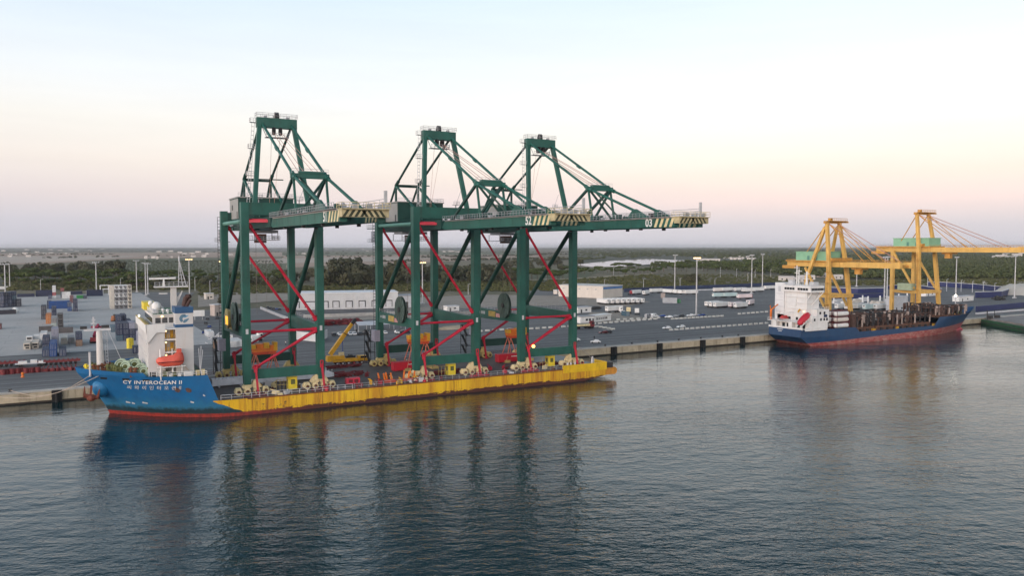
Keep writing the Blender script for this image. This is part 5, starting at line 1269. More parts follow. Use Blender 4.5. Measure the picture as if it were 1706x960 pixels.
# ---- containers
CCOL = {'navy': (.012, .022, .062), 'blue': (.008, .060, .22), 'slate': (.050, .068, .125), 'teal': (.055, .11, .15), 'grey': (.24, .24, .25), 'darkgrey': (.10, .095, .10),
        'white': (.66, .66, .66), 'cream': (.60, .54, .46), 'red': (.32, .05, .05), 'brown': (.30, .17, .10), 'orange': (.48, .16, .03), 'green': (.02, .22, .06), 'lilac': (.27, .27, .34), 'mint': (.42, .50, .48), 'black': (.025, .028, .045), 'redbrown': (.17, .05, .05)}
CPROTO = {}
def container(col, L_, x, y, z, rz, label, group='shipping containers in the yard', reefer=False):
    """rz=90: long axis along +Y, door end towards the quay"""
    key = (col, L_, reefer)
    if key not in CPROTO:
        m_ = mat('container_' + col, CCOL[col], .55, .22, .5, wave=('X', 3.6, .8), streak=(.10, .06, .04), streak_amt=.35)
        md = mat('container_door_' + col, tuple(v * .92 for v in CCOL[col]), .55, .2, .6)
        t = thing('shipping_container', label, 'container', (0, 0, 0), 0, group)
        h = 2.59
        b = MB(); b.box(.05, L_ - .05, -1.19, 1.19, .12, h - .06)
        for xx in (0, L_ - .16):
            for yy in (-1.22, 1.06): b.box(xx, xx + .16, yy, yy + .16, 0, h)
        for yy in (-1.22, 1.06):
            for zz in (0, h - .14): b.box(.16, L_ - .16, yy, yy + .16, zz, zz + .14)
        for xx in (0, L_ - .16):
            for zz in (0, h - .14): b.box(xx, xx + .16, -1.06, 1.06, zz, zz + .14)
        b.build('body', m_, t)
        b = MB()
        if reefer:
            b.box(-.03, .05, -1.04, 1.04, .15, 2.44, 0); b.box(-.06, -.03, -.9, .9, 1.35, 2.2, 1); b.box(-.06, -.03, -.8, .5, .35, 1.1, 1)
            b.build('cooling_unit', [md, M_DARK], t)
        else:
            for y0, y1 in ((-1.04, -.02), (.02, 1.04)):
                b = MB(); b.box(-.03, .05, y0, y1, .15, 2.44, 0)
                for yy in (y0 + .29, y0 + .74): b.tube((-.05, yy, .2), (-.05, yy, 2.4), .035, n=4, k=1)
                b.build('door', [md, M_LGREY], t)
        CPROTO[key] = t; o = t
    else:
        o = dup(CPROTO[key], (0, 0, 0)); o['group'] = group
    o['label'] = label
    o.location = (x, y, z); o.rotation_euler = (0, 0, R(rz))
    return o
def stack(px_, py_, col, n, label, L_=12.19, side=False, reefer=False, group='shipping containers in the yard', dx=0, dy=0):
    """n containers on one another, base of the visible end (or side) centred on a pixel of the photo"""
    X, Y, _ = at(px_, py_)
    X += dx; Y += dy
    cols = col if isinstance(col, (list, tuple)) else [col] * n
    for k in range(n):
        tier = ('', ) if n == 1 else (', lowest of its stack', ', on top of its stack') if n == 2 else (', lowest of its stack', ', second from the ground', ', on top of its stack') if n == 3 else (', lowest of its stack', ', second from the ground', ', third from the ground', ', on top of its stack')
        if side: container(cols[k], L_, X - L_ / 2, Y + 1.25, GZ + .012 + k * 2.6, 0, label + tier[k], group, reefer)
        else: container(cols[k], L_, X, Y, GZ + .012 + k * 2.6, 90, label + tier[k], group, reefer)
ST = [
 (45, 583, 'cream', 1, 'cream reefer container with dark cooling unit, left of the front pair', 12.19, 0, 1),
 (58.5, 581.5, 'cream', 1, 'cream reefer container with dark cooling unit, right of the front pair', 12.19, 0, 1),
 (49, 571, 'white', 1, 'white container just behind the left front reefer', 6.06, 0, 1),
 (61, 569, 'white', 1, 'white container just behind the right front reefer', 6.06, 0, 0),
 (73, 576, 'white', 2, 'white container between the front reefers and the bright blue stack', 12.19, 0, 0),
 (76.5, 594.5, 'slate', 1, 'slate container on the yard edge left of the bright blue stack', 12.19, 0, 0),
 (89, 594.5, 'blue', 2, 'blue container at the yard edge between two slate ones', 12.19, 0, 0),
 (104.5, 594, 'slate', 1, 'slate container on the yard edge right of the bright blue stack', 12.19, 0, 0),
 (77, 584, 'navy', 2, 'navy container behind the left slate one at the yard edge', 12.19, 0, 0),
 (92, 580, 'lilac', 3, 'lilac grey container behind the bright blue stack', 12.19, 0, 0),
 (107, 573.5, 'cream', 1, 'cream container with barred doors right of the lilac stack', 12.19, 0, 0),
 (119, 573, 'grey', 1, 'pale grey container right of the cream barred one', 12.19, 0, 0),
 (77, 553, 'darkgrey', 1, 'dark grey container lying left of the reefer pair stack', 6.06, 1, 0),
 (110, 555, 'darkgrey', 1, 'dark grey container lying right of the reefer pair stack', 6.06, 1, 0),
 (101, 549.5, 'darkgrey', 3, 'dark grey reefer container in the narrow mid yard stack', 12.19, 0, 1),
 (90, 547, ['mint', 'grey'], 2, 'pale container left of the dark grey reefer stack', 12.19, 0, 0),
 (81, 540, 'orange', 2, 'orange container beside the black stack', 12.19, 0, 0),
 (73, 532.5, 'black', 3, 'black container left of the orange stack', 12.19, 0, 0),
 (90, 526, 'navy', 2, 'navy container behind the orange stack', 12.19, 0, 0),
 (99, 514.5, 'blue', 2, 'bright blue long container seen from the side', 12.19, 1, 0),
 (82, 515, 'navy', 2, 'navy container left of the bright blue long one', 12.19, 0, 0),
 (116, 518.5, ['blue', 'slate'], 2, 'container at the right of the bright blue long one', 12.19, 0, 0),
 (126, 519, 'navy', 3, 'navy container at the right end of the blue block', 12.19, 0, 0),
 (90.5, 498, ['white', 'red', 'white', 'white'], 4, 'container in the red and white pile behind the blue block', 6.06, 0, 0),
 (83, 498.5, 'slate', 1, 'slate container at the left foot of the red and white pile', 6.06, 0, 0),
 (104, 496.5, ['navy', 'teal', 'red'], 3, 'container in the pile with a red box on top', 6.06, 0, 0),
 (110.5, 497.5, 'white', 2, 'white container seen from the side behind the blue block', 6.06, 1, 0),
 (119.5, 505, 'redbrown', 2, 'red brown container right of the white side-on pair', 12.19, 0, 0),
 (124, 490.5, 'navy', 1, 'navy container seen from the side far behind the red brown one', 12.19, 1, 0),
 (74, 494, 'navy', 2, 'navy long container seen side-on at the far yard edge', 12.19, 1, 0),
 (43, 495, 'navy', 1, 'low navy long container at the far left yard edge', 12.19, 1, 0),
 (134.5, 497.5, 'green', 1, 'green container at the far yard edge', 6.06, 1, 0),
 (142, 498, 'navy', 1, 'navy container right of the green one', 6.06, 0, 0),
 (158, 493.5, 'navy', 2, 'navy long container at the far edge beside white steel frames', 12.19, 1, 0),
 (132, 577, ['brown', 'navy'], 2, 'container in the lone pair left of the foremast', 12.19, 0, 0),
 (190, 553.5, 'teal', 1, 'teal container at the left of the big navy block', 12.19, 0, 0),
 (200, 568.5, ['teal', 'navy', 'navy'], 3, 'container in the first column of the big navy block', 12.19, 0, 0),
 (210.3, 568, 'navy', 3, 'navy container in the second column of the big navy block', 12.19, 0, 0),
 (220.5, 567.5, ['navy', 'navy', 'lilac'], 3, 'container in the third column of the big navy block', 12.19, 0, 0),
 (230.5, 567, ['slate', 'navy', 'grey'], 3, 'container in the fourth column of the big navy block', 12.19, 0, 0),
 (199, 543, 'navy', 2, 'navy container on the row behind the big navy block', 12.19, 0, 0),
 (206.5, 541, 'navy', 2, 'navy container second on the row behind the big navy block', 12.19, 0, 0),
 (214, 541.5, 'slate', 1, 'slate container third on the row behind the big navy block', 12.19, 0, 0),
 (236, 576, 'lilac', 2, 'lilac container between the navy block and the white ship house', 12.19, 0, 0),
 (228, 589, 'navy', 1, 'navy container on the asphalt behind the white deckhouse', 6.06, 0, 0),
 (3.5, 513, ['navy', 'navy', 'slate', 'navy'], 4, 'container in the first column of the dark left edge stack', 12.19, 0, 0),
 (10, 512.5, ['slate', 'navy', 'navy', 'black'], 4, 'container in the second column of the dark left edge stack', 12.19, 0, 0),
 (16.5, 512, ['navy', 'slate', 'navy', 'navy'], 4, 'container in the third column of the dark left edge stack', 12.19, 0, 0),
 (23, 511.5, ['navy', 'navy', 'teal', 'navy'], 4, 'container in the fourth column of the dark left edge stack', 12.19, 0, 0),
 (31, 511.5, 'black', 2, 'black container right of the dark left edge stack', 12.19, 0, 0),
 (7, 524, 'black', 1, 'black container low in front of the dark left edge stack', 12.19, 1, 0),
 (19, 523.5, 'navy', 1, 'navy container low in front of the dark left edge stack', 6.06, 0, 0),
 (8, 482, 'white', 1, 'white long container seen over the dark left edge stack', 12.19, 1, 0),
 (-3, 549, 'redbrown', 1, 'red brown container cut by the left picture edge', 6.06, 0, 0),
 (376, 569, 'white', 1, 'white container on the apron left of the left crane legs', 6.06, 1, 0),
]
for px_, py_, col, n, lab, L_, side, reef in ST: stack(px_, py_, col, n, lab, L_, bool(side), bool(reef))
X0, Y0, _ = at(187.5, 515)
for c_ in range(5):
    for k in range(6):
        container('cream' if c_ in (0, 4) else 'white' if k % 2 else 'grey', 12.19, X0 + c_ * 2.62, Y0, GZ + .012 + k * 2.6, 90, 'pale reefer container in the tall six tier block in mid yard', 'pale reefer containers of the six tier block', c_ != 0)
# white steel gantry frames behind the reefer block
for i, (x0, x1, y, yt) in enumerate(((167.5, 195.5, 492, 476.5), (172, 212, 492.5, 482.5), (205, 219.5, 492, 486.5))):
    a, c_ = at(x0, y), at(x1, y); hgt = (y - yt) * .53
    b = MB(); w_ = c_[0] - a[0]
    for dy in (0, 5):
        b.tube((0, dy, 0), (0, dy, hgt), .28, n=5); b.tube((w_, dy, 0), (w_, dy, hgt), .28, n=5); b.tube((0, dy, hgt), (w_, dy, hgt), .28, n=5); b.tube((w_ / 2, dy, 0), (w_ / 2, dy, hgt), .25, n=5)
    for x in (0, w_ / 2, w_): b.tube((x, 0, hgt), (x, 5, hgt), .25, n=5)
    tag(b.build('steel_frame', M_WHITE, loc=a), ('tallest', 'widest', 'smallest')[i] + ' of the white steel frames behind the reefer block', 'steel frame', 'white steel frames')
# ---- floodlight masts and lamp posts
def mast(px_, py_, top_px, lit, label):
    X, Y, _ = at(px_, py_)
    v = ray(px_, top_px); h = CAM_H + v[2] * Y / v[1] - GZ
    t = thing('floodlight_mast', label, 'light mast', (X, Y, GZ + .01), 0, 'floodlight masts over the port')
    b = MB(); b.tube((0, 0, 0), (0, 0, h), .55, .30, n=8); b.box(-1.1, 1.1, -1.1, 1.1, 0, .9); b.build('pole', M_STEEL, t)
    b = MB(); b.box(-2.6, 2.6, -.15, .15, h - .15, h + .25); b.box(-.15, .15, -1.6, 1.6, h - .15, h + .25); hd_ = b.build('crossarm', M_STEEL, t)
    b = MB()
    for x in (-2.2, -.8, .8, 2.2): b.box(x - .35, x + .35, -.6, .2, h + .25, h + .8)
    b.build('floodlight', M_WARMLAMP if lit else M_LGREY, hd_)
    if lit:
        pass
for a in ((161, 493, 438, 0, 'floodlight mast at the far yard edge beside the steel frames'), (228, 487, 435, 0, 'floodlight mast right of the white steel frames'), (243, 493, 439, 0, 'left one of two close floodlight masts behind the white superstructure'), (246.6, 491, 440, 0, 'right one of two close floodlight masts behind the white superstructure'),
          (9.8, 511.5, 441, 0, 'floodlight mast in front of the dark left edge stack'), (16.6, 482, 440, 0, 'floodlight mast behind the dark left edge stack'), (316, 495, 433.5, 1, 'lit floodlight mast right of the ship radar mast'), (1160, 526, 431.5, 1, 'lit floodlight mast standing among cars on the apron'),
          (1124, 488, 426, 0, 'floodlight mast by the long white trailer row'), (1252, 489, 426, 0, 'left floodlight mast of the pair near the white stern house'), (1270, 479, 424.5, 0, 'right floodlight mast of the pair near the white stern house'), (1592, 499, 429.5, 0, 'floodlight mast between the bow and the pale sand'), (1690, 497, 427, 0, 'floodlight mast in front of the pale sand heap'),
          (1473, 506, 429.5, 0, 'left floodlight mast of two behind the rusty frames'), (1477.5, 500, 429, 0, 'right floodlight mast of two behind the rusty frames'), (1427, 478, 438, 0, 'floodlight mast between the left yellow crane legs'), (372, 500, 437, 1, 'lit floodlight mast behind the left crane rear leg'), (704, 506, 439, 1, 'lit floodlight mast behind the middle crane')): mast(*a)
LP = None
def lamp_post(px_, py_, top_px, label, group='small lamp posts beyond the port'):
    global LP
    X, Y, _ = at(px_, py_, 3.4); v = ray(px_, top_px); h = CAM_H + v[2] * Y / v[1] - 3.4
    t = thing('lamp_post', label, 'lamp post', (X, Y, 3.4), 0, group)
    b = MB(); b.tube((0, 0, 0), (0, 0, h), .24, .16, n=6); b.build('pole', M_LGREY, t)
    b = MB(); b.tube((0, 0, h), (1.6, 0, h + .2), .12, n=4); b.box(1.2, 2.2, -.2, .2, h + .1, h + .35); b.build('lamp_head', M_LGREY, t)
for a, lab in (((68, 490, 466), 'lamp post in front of the pines behind the far containers'), ((201, 483, 464), 'lamp post in front of the pines behind the steel frames'), ((325, 485, 462), 'lamp post by the sand track right of the lit mast'), ((350, 494, 468), 'pale lamp post by the low white hut'), ((608, 489, 481), 'short lamp post behind the long white warehouse roof'),
               ((780, 491, 474), 'lamp post in the scrub between middle and right crane'), ((862, 487, 473), 'lamp post in the scrub left of the right crane front leg'), ((938, 487, 470), 'lamp post in the scrub right of the red brace'), ((1007, 480, 466), 'lamp post above the cream building'), ((1072, 482, 465), 'lamp post above the parked trailers'),
               ((1022, 459, 446), 'lamp post on the sand track below the lagoon pines'), ((1086, 456, 444), 'lamp post on the sand track right of the lagoon pines'), ((1133, 480, 464), 'lamp post left of the lit apron mast'), ((1191, 479, 464), 'lamp post right of the lit apron mast'), ((1170, 451, 437), 'lamp post at the pine edge above the lit mast'), ((1246, 470, 455), 'lamp post behind the pair of masts'),
               ((1200, 462, 446), 'first lamp post of the sandy clearing'), ((1227, 463, 448), 'second lamp post of the sandy clearing'), ((1258, 462, 449), 'third lamp post of the sandy clearing'), ((1284, 462, 449), 'fourth lamp post of the sandy clearing')): lamp_post(*a, lab)
for i, px_ in enumerate((1545, 1560, 1577, 1601, 1620, 1638, 1657)): lamp_post(px_, 484 + i * .9, 462 + i * 1.7, 'pale lamp post along the curving blue fence', 'lamp posts along the curving blue fence')
# ---- buildings
def building(name, label, cat, loc, rz, L_, W_, H_, wall, roofm, doors=(), windows=(), group=None, dark=M_DARK, proud=.05, frame=None):
    t = thing(name, label, cat, loc, rz, group)
    b = MB(); b.box(0, L_, 0, W_, 0, H_); b.build('wall', wall, t)
    b = MB(); b.box(-.3, L_ + .3, -.3, W_ + .3, H_, H_ + .45); b.build('roof', roofm, t)
    for x, w_, z0, z1 in doors:
        b = MB()
        if frame: b.box(x - .5, x + w_ + .5, -.25, 0, z0, z1 + .6, 0); b.box(x, x + w_, -.3, -.25, z0, z1, 1); b.build('dock_door', [frame, M_LGREY], t)
        else: b.box(x, x + w_, -proud, 0, z0, z1); b.build('door', dark, t)
    for x, w_, z0, z1 in windows:
        b = MB(); b.box(x, x + w_, -proud, 0, z0, z1, 0); b.build('window', M_GLASS, t)
    return t
def span(p0, p1):
    a, c_ = at(*p0), at(*p1); dx, dy = c_[0] - a[0], c_[1] - a[1]
    return a, math.atan2(dy, dx), math.hypot(dx, dy)
M_WALLW = mat('warehouse_white', (.50, .505, .515), .6, .12, .12, wave=('X', 1.2, .6), streak=(.40, .38, .36), streak_amt=.4)
M_WALLC = mat('warehouse_cream', (.54, .49, .44), .6, .08, .15, streak=(.40, .34, .30), streak_amt=.4)
a, rz, L_ = span((481, 517), (663, 513.5))
building('warehouse', 'long white warehouse with dark framed dock doors behind the middle crane', 'warehouse', a, rz, L_, 26, 10.6, M_WALLW, mat('roof_pale', (.62, .63, .65), .6, .08, .2), [(L_ * f_, 3.6, 1.2, 5.0) for f_ in (.04, .15, .20, .30, .40, .52, .64, .76, .89)], frame=M_DARK)
a, rz, L_ = span((664, 513.5), (700, 512))
building('annex', 'lower grey annex at the right end of the long warehouse', 'building', a, rz, L_, 16, 8, M_LGREY, M_GREY, [(3, 4, 0, 4)])
a, rz, L_ = span((1004.5, 497.5), (1037, 494.5))
W_ = 44
t = building('cream_warehouse', 'tall cream warehouse with a blue sign panel on its front, right of the cranes', 'warehouse', a, rz, L_, W_, 9.4, M_WALLC, mat('roof_grey', (.5, .48, .46), .6, .1, .2))
b = MB(); b.box(.6, L_ - .5, -.12, 0, 7.2, 9.0); b.build('sign_panel', mat('sign_panel_blue', (.05, .16, .38), .5, .15, .6), t)
b = MB()
for y in (6, 14, 22, 30, 38): b.box(-.1, 0, y, y + 1.6, 6.6, 7.4)
b.build('vent', M_GREY, t)
a, rz, L_ = span((967, 539), (990, 537.5))
building('site_cabin', 'white site cabin with two dark windows beside the right crane leg', 'cabin', a, rz, L_, 4, 3.4, M_WHITE, M_GREY, [(L_ * .86, 1.0, 0, 2.2)], [(L_ * .38, 1.5, 1.2, 2.3), (L_ * .6, 1.5, 1.2, 2.3)])
a, rz, L_ = span((990.5, 537), (1018, 533.5))
building('site_cabin', 'white site cabin with a row of small windows, right one of two', 'cabin', a, rz, L_, 4.5, 3.2, M_WHITE, M_WHITE, [], [(L_ * f_, .9, 1.1, 2.3) for f_ in (.12, .24, .36, .48, .6, .7)])
for p0, p1, h_, lab, wl in (((963, 522), (985, 520.5), 3.2, 'small white hut with grey roof behind the site cabins', M_WHITE), ((745, 519), (765, 518), 3.0, 'low white hut on the dirt between middle and right crane', M_WHITE), ((928, 490.5), (950, 489.5), 3.4, 'low pink white hut at the back of the dirt lot', M_WALLC), ((343, 499), (356, 498.5), 4.4, 'low beige hut beside the sand track', M_WALLC),
                            ((358, 527), (371, 526), 6.5, 'beige shed behind the left crane rear leg', mat('shed_beige', (.38, .32, .29), .7, .15, .3)), ((1488, 519), (1512, 517), 9, 'pale grey shed under the right yellow crane', M_LGREY), ((1542, 494), (1561, 492.5), 4, 'white hut right of the yellow crane leg', M_WHITE), ((1598, 503), (1622, 501), 3.6, 'low white hut near the bow light', M_WHITE)):
    a, rz, L_ = span(p0, p1); building('hut', lab, 'hut', a, rz, L_, 5, h_, wl, M_LGREY, [(L_ * .2, 1.2, 0, 2.2)], [(L_ * .55, 1.6, 1.2, 2.2)])
# canopy, ramp wall, hoarding
a, rz, L_ = span((598, 553), (676, 549.5))
t = thing('canopy', 'long white car port canopy on posts over the parked cars', 'canopy', a, rz)
b = MB(); b.add([(0, 0, 3.0), (L_, 0, 3.0), (L_, 9, 4.0), (0, 9, 4.0), (0, 0, 3.15), (L_, 0, 3.15), (L_, 9, 4.15), (0, 9, 4.15)], [(0, 1, 2, 3), (4, 5, 6, 7), (0, 1, 5, 4), (3, 2, 6, 7), (0, 3, 7, 4), (1, 2, 6, 5)]); b.build('roof', M_LGREY, t)
for f_ in (0, .25, .5, .75, 1):
    b = MB(); b.tube((L_ * f_, .5, 0), (L_ * f_, .5, 3.0), .12, n=5); b.tube((L_ * f_, 8.5, 0), (L_ * f_, 8.5, 3.9), .12, n=5); b.build('post', M_LGREY, t)
def wall_run(name, label, cat, pts, h_, th, m_, group=None, cap=None, z=GZ):
    P_ = [Vector(at(x, y, z)) for x, y in pts]
    t = thing(name, label, cat, P_[0], 0, group)
    b = MB()
    for p, q_ in zip(P_, P_[1:]): b.beam(p - P_[0] + Vector((0, 0, h_ / 2)), q_ - P_[0] + Vector((0, 0, h_ / 2)), th, h_)
    b.build('panel', m_, t)
    if cap:
        b = MB()
        for p, q_ in zip(P_, P_[1:]): b.beam(p - P_[0] + Vector((0, 0, h_ + .2)), q_ - P_[0] + Vector((0, 0, h_ + .2)), th + .8, .4)
        b.build('coping', cap, t)
    return t
wall_run('ramp_wall', 'low white ramp wall running past parked cars left of the warehouse', 'wall', [(434, 515), (468, 529), (500, 540)], 1.7, .5, M_GREY)
wall_run('hoarding', 'white hoarding with faint marks beyond the left crane', 'hoarding', [(492, 566), (530, 570), (545, 563)], 3.8, .3, M_WALLW)
b = wall_run('mesh_fence', 'pale mesh fence along the dirt strip in front of the warehouse', 'fence', [(505, 530), (560, 528.5), (660, 524.5), (700, 522)], 2.0, .12, mat('mesh_fence_grey', (.34, .33, .32), .7, .15, .5))
M_BLUEF = mat('fence_blue', (.014, .022, .095), .5, .2, .1)
for i, (pts, h_, lab) in enumerate((([(1384, 487), (1430, 489), (1472, 488)], 4.2, 'blue fence band behind the left yellow crane'), ([(1384, 498), (1430, 497), (1475, 495)], 3.2, 'lower blue fence band behind the left yellow crane'), ([(1478, 482), (1520, 480), (1568, 487.5)], 3.4, 'blue fence band behind the right yellow crane'),
                                 ([(1545, 477), (1580, 478.5), (1630, 482), (1668, 486.5), (1680, 491), (1668, 495), (1625, 496.5)], 4.6, 'long curving blue fence around the yard corner by the pale sand'), ([(1040, 487), (1110, 483), (1190, 480.5), (1292, 476)], 3.4, 'dark blue fence along the back of the trailer park'),
                                 ([(1626, 520), (1660, 517), (1706, 512.5), (1800, 503)], 3.6, 'straight blue fence along the quay right of the blue bow'))):
    wall_run('blue_fence', lab, 'fence', pts, h_, .5, M_BLUEF if i != 4 else M_NAVY, 'blue port fences', M_LGREY if i in (0, 2, 3) else None)
wall_run('kerb_wall', 'low white kerb wall in front of the straight blue fence', 'wall', [(1626, 524), (1706, 517.5), (1800, 509)], 1.0, .8, M_LGREY)
wall_run('kerb_wall', 'low white kerb wall behind the trailer park', 'wall', [(1095, 486.5), (1190, 483.5), (1295, 480)], 1.1, .6, M_LGREY)
for i, (x, y, w_) in enumerate(((1389, 506, 1), (1446, 508, 1), (1466, 507, 1), (1437, 506, 1), (1511, 502, 1), (1497, 503, 1))):
    X, Y, _ = at(x, y); b = MB(); b.tube((0, 0, 0), (0, 0, 5.5), .55, .5, n=8); b.sphere((0, 0, 5.6), .6, 8, 5)
    tag(b.build('bollard_post', M_WHITE, loc=(X, Y, GZ)), 'stout white post in front of the blue fence band', 'post', 'stout white posts behind the yellow cranes')
# grey clutter between the yellow cranes
rr = random.Random(5)
for i in range(26):
    x, y = rr.uniform(1392, 1508), rr.uniform(500, 512); X, Y, _ = at(x, y)
    b = MB(); w_ = rr.uniform(1.5, 5); b.box(-w_, w_, -1.2, 1.2, 0, rr.uniform(.8, 2.4)); b.box(-w_ * .5, w_ * .6, -1, 1, .8, rr.uniform(2.4, 3.2))
    tag(b.build('storage_crate', rr.choice([M_LGREY, M_GREY, M_WHITE, M_WALLC, M_WALLC]), loc=(X, Y, GZ + .01)), 'pale crate among the clutter between the yellow cranes', 'crate', 'pale crates between the yellow cranes')
# green pontoon barge at the right edge
t = thing('barge', 'green pontoon barge with grey deck at the right edge', 'barge', (0, 0, 0))
pl_ = [(462, 262), (452, 246), (430, 214), (480, 180), (545, 250), (520, 262)]
b = MB(); b.prism(pl_, 2, -.6, 2.6); b.build('hull', mat('barge_green', (.018, .085, .035), .6, .3, .3, streak=(.03, .03, .02), streak_amt=.7), t)
cx_, cy_ = 490, 235
b = MB(); b.prism([(lerp(cx_, x, .93), lerp(cy_, y, .93)) for x, y in pl_], 2, 2.6, 3.5); b.build('deck', mat('barge_deck', (.22, .20, .19), .8, .25, .2), t)
b = MB(); b.prism([(x * 1.0, y) for x, y in [(lerp(cx_, x, 1.012), lerp(cy_, y, 1.012)) for x, y in pl_]], 2, .9, 1.3); b.build('rubbing_strake', M_DARK, t)
b = MB()
for x, y in ((461, 258), (466, 261), (470, 259)): b.box(x, x + 2.4, y - 2, y, 3.4, 5.2); b.tube((x, y, 3), (x, y, 8.2), .2, n=5)
b.build('mooring_gear', M_DARK, t)
# ---- lorry trailers
def trailer_proto(name, label, body, cab=None, L_=13.6, group='white lorry trailers in the port', rear=False):
    t = thing(name, label, 'trailer', (0, 0, 0), 0, group)
    b = MB(); b.box(-L_ / 2, L_ / 2, -1.28, 1.28, 1.25, 4.0); b.build('body', body, t)
    b = MB(); b.box(-L_ / 2 + .6, L_ / 2 - .2, -.9, .9, .85, 1.22); b.box(-L_ / 2 + 2.4, -L_ / 2 + 2.8, -1.0, 1.0, .05, .9); b.build('chassis', M_DARK, t)
    for k in range(3):
        b = MB(); x = L_ / 2 - 1.6 - k * 1.35
        for yy in (-1.15, .8): b.tube((x, yy, .52), (x, yy + .35, .52), .52, n=10)
        b.build('wheel', M_BLACK, t)
    b = MB(); b.box(-L_ / 2 - .42, -L_ / 2, -.95, .95, 2.1, 3.8, 0); b.box(-L_ / 2 - .45, -L_ / 2 - .42, -.55, .55, 2.9, 3.5, 1); b.build('cooling_unit', [M_WHITE, M_DARK], t)
    return t
TP = {'white': trailer_proto('lorry_trailer', 'white refrigerated trailer, first of the angled row in front of the cream warehouse', M_WHITE),
      'cream': trailer_proto('lorry_trailer', 'cream trailer in the port', mat('trailer_cream', (.72, .66, .62), .5, .08, .3)),
      'teal': trailer_proto('lorry_trailer', 'pale teal trailer in the port', mat('trailer_teal', (.44, .56, .56), .5, .1, .3)),
      'pink': trailer_proto('lorry_trailer', 'pinkish trailer in the port', mat('trailer_pink', (.70, .58, .58), .5, .1, .3))}
used = set()
def trailer(kind, px_, py_, rz, label):
    X, Y, _ = at(px_, py_)
    if kind not in used: used.add(kind); o = TP[kind]
    else: o = dup(TP[kind], (0, 0, 0))
    o.location = (X, Y, GZ + .01); o.rotation_euler = (0, 0, R(rz)); o['label'] = label
nth = ('first', 'second', 'third', 'fourth', 'fifth', 'sixth', 'seventh', 'eighth')
for k in range(8):
    X, Y, _ = at(1012 + k * 8.4, 508.2 - k * .25)
    o = TP['white'] if k == 0 else dup(TP['white'], (0, 0, 0)); used.add('white')
    o.location = (X, Y + 5.5, GZ + .01); o.rotation_euler = (0, 0, R(84)); o['label'] = nth[k] + ' from the left in the close row of white trailers before the cream warehouse'
for a in (('white', 1093, 488.5, 2, 'white trailer seen side-on left of the long back row'), ('white', 1076, 492, 35, 'white trailer turned at an angle behind the close row'), ('white', 1060, 491, 20, 'white trailer with a red tractor behind the close row'), ('white', 1113, 489.5, 84, 'white trailer, left of three noses in the long back row'), ('white', 1121, 490, 84, 'white trailer, middle of three noses in the long back row'), ('white', 1129, 490.5, 84, 'white trailer, right of three noses in the long back row'), ('white', 1151, 491, -4, 'white trailer closing the long back row beside the lit mast'),
          ('cream', 1198, 487, 4, 'cream trailer, left end of the back row right of the lit mast'), ('white', 1211, 486.5, 4, 'white trailer second in the back row right of the lit mast'), ('white', 1233, 486.5, 0, 'white trailer third in the back row right of the lit mast'), ('white', 1247, 487.5, -8, 'white trailer fourth in the back row right of the lit mast'), ('white', 1262, 486.5, -5, 'white trailer fifth in the back row right of the lit mast'), ('white', 1282, 483, 3, 'white trailer at the back row end beside the white stern house'),
          ('teal', 1199, 496.5, -4, 'pale teal trailer, left one in the middle row'), ('teal', 1216, 496, -4, 'pale teal trailer, right one in the middle row'), ('pink', 1240, 498.5, -4, 'pinkish trailer with a red tractor in the middle row'),
          ('white', 1186, 511.5, 12, 'white trailer with nose to the left, rearmost of the front left group'), ('white', 1193, 512.5, 12, 'white trailer with nose to the left, middle of the front left group'), ('white', 1201, 513.2, 8, 'white trailer nearest the camera in the front left group'), ('pink', 1225, 513, 12, 'pinkish trailer with nose to the left, rearmost of the front right group'), ('white', 1234, 514, 12, 'white trailer with nose to the left, middle of the front right group'), ('pink', 1250, 509, 30, 'pinkish trailer slanting away at the right of the front right group'),
          ('white', 1023, 520.5, 10, 'short white lorry body near the parked tractor units'), ('white', 980, 493, 5, 'white trailer behind the cream warehouse')): trailer(*a)
for k_, (x_, y_, kd_) in enumerate(((1404, 516, 'white'), (1420, 517, 'cream'), (1436, 516, 'white'), (1450, 517.5, 'teal'), (1468, 517, 'white'))): trailer(kd_, x_, y_, 3, nth[k_] + ' from the left of the trailers glimpsed over the rusty cell frames')
# tractor units
def tractor(px_, py_, rz, m_, label, group='lorry tractor units'):
    X, Y, _ = at(px_, py_); t = thing('tractor_unit', label, 'lorry', (X, Y, GZ + .01), R(rz), group)
    b = MB(); b.prism([(-1.1, .9), (1.1, .9), (1.15, 2.2), (.75, 3.7), (-1.0, 3.8)], 1, -1.2, 1.2); b.build('cab', m_, t)
    b = MB(); b.box(1.0, 1.16, -1.05, 1.05, 2.1, 3.0); b.box(-.2, .8, -1.23, -1.2, 2.2, 3.0); b.build('window', M_GLASS, t)
    b = MB(); b.box(-4.4, 1.0, -.5, .5, .6, .95); b.box(-3.8, -2.2, -1.1, 1.1, .95, 1.15); b.build('chassis', M_DARK, t)
    for x in (.2, -3.4):
        b = MB()
        for yy in (-1.2, .85): b.tube((x, yy, .5), (x, yy + .35, .5), .5, n=10)
        b.build('wheel', M_BLACK, t)
for a in ((1052, 491.5, 20, M_PINKRED, 'red tractor unit in front of the white trailer behind the close row'), (1250, 498, -4, M_PINKRED, 'red tractor unit at the end of the pinkish trailer'), (1034, 521, -30, M_WHITE, 'white tractor unit beside the short white lorry body'), (1047, 522, 60, M_CREAM, 'cream tractor unit standing over a teal box'), (1061, 524, 60, M_WHITE, 'white tractor unit with red chassis right of the cream one'), (986, 547, -20, M_WINE, 'dark red tractor unit in front of the site cabin'), (433, 568, 10, M_WHITE, 'white tractor unit seen through the left crane')): tractor(*a)
container('teal', 6.06, *at(1046, 527), 80, 'teal container box at the feet of the cream tractor unit')
container('green', 6.06, *at(1132, 505), 90, 'green skip container beside the grey wall in the trailer park')
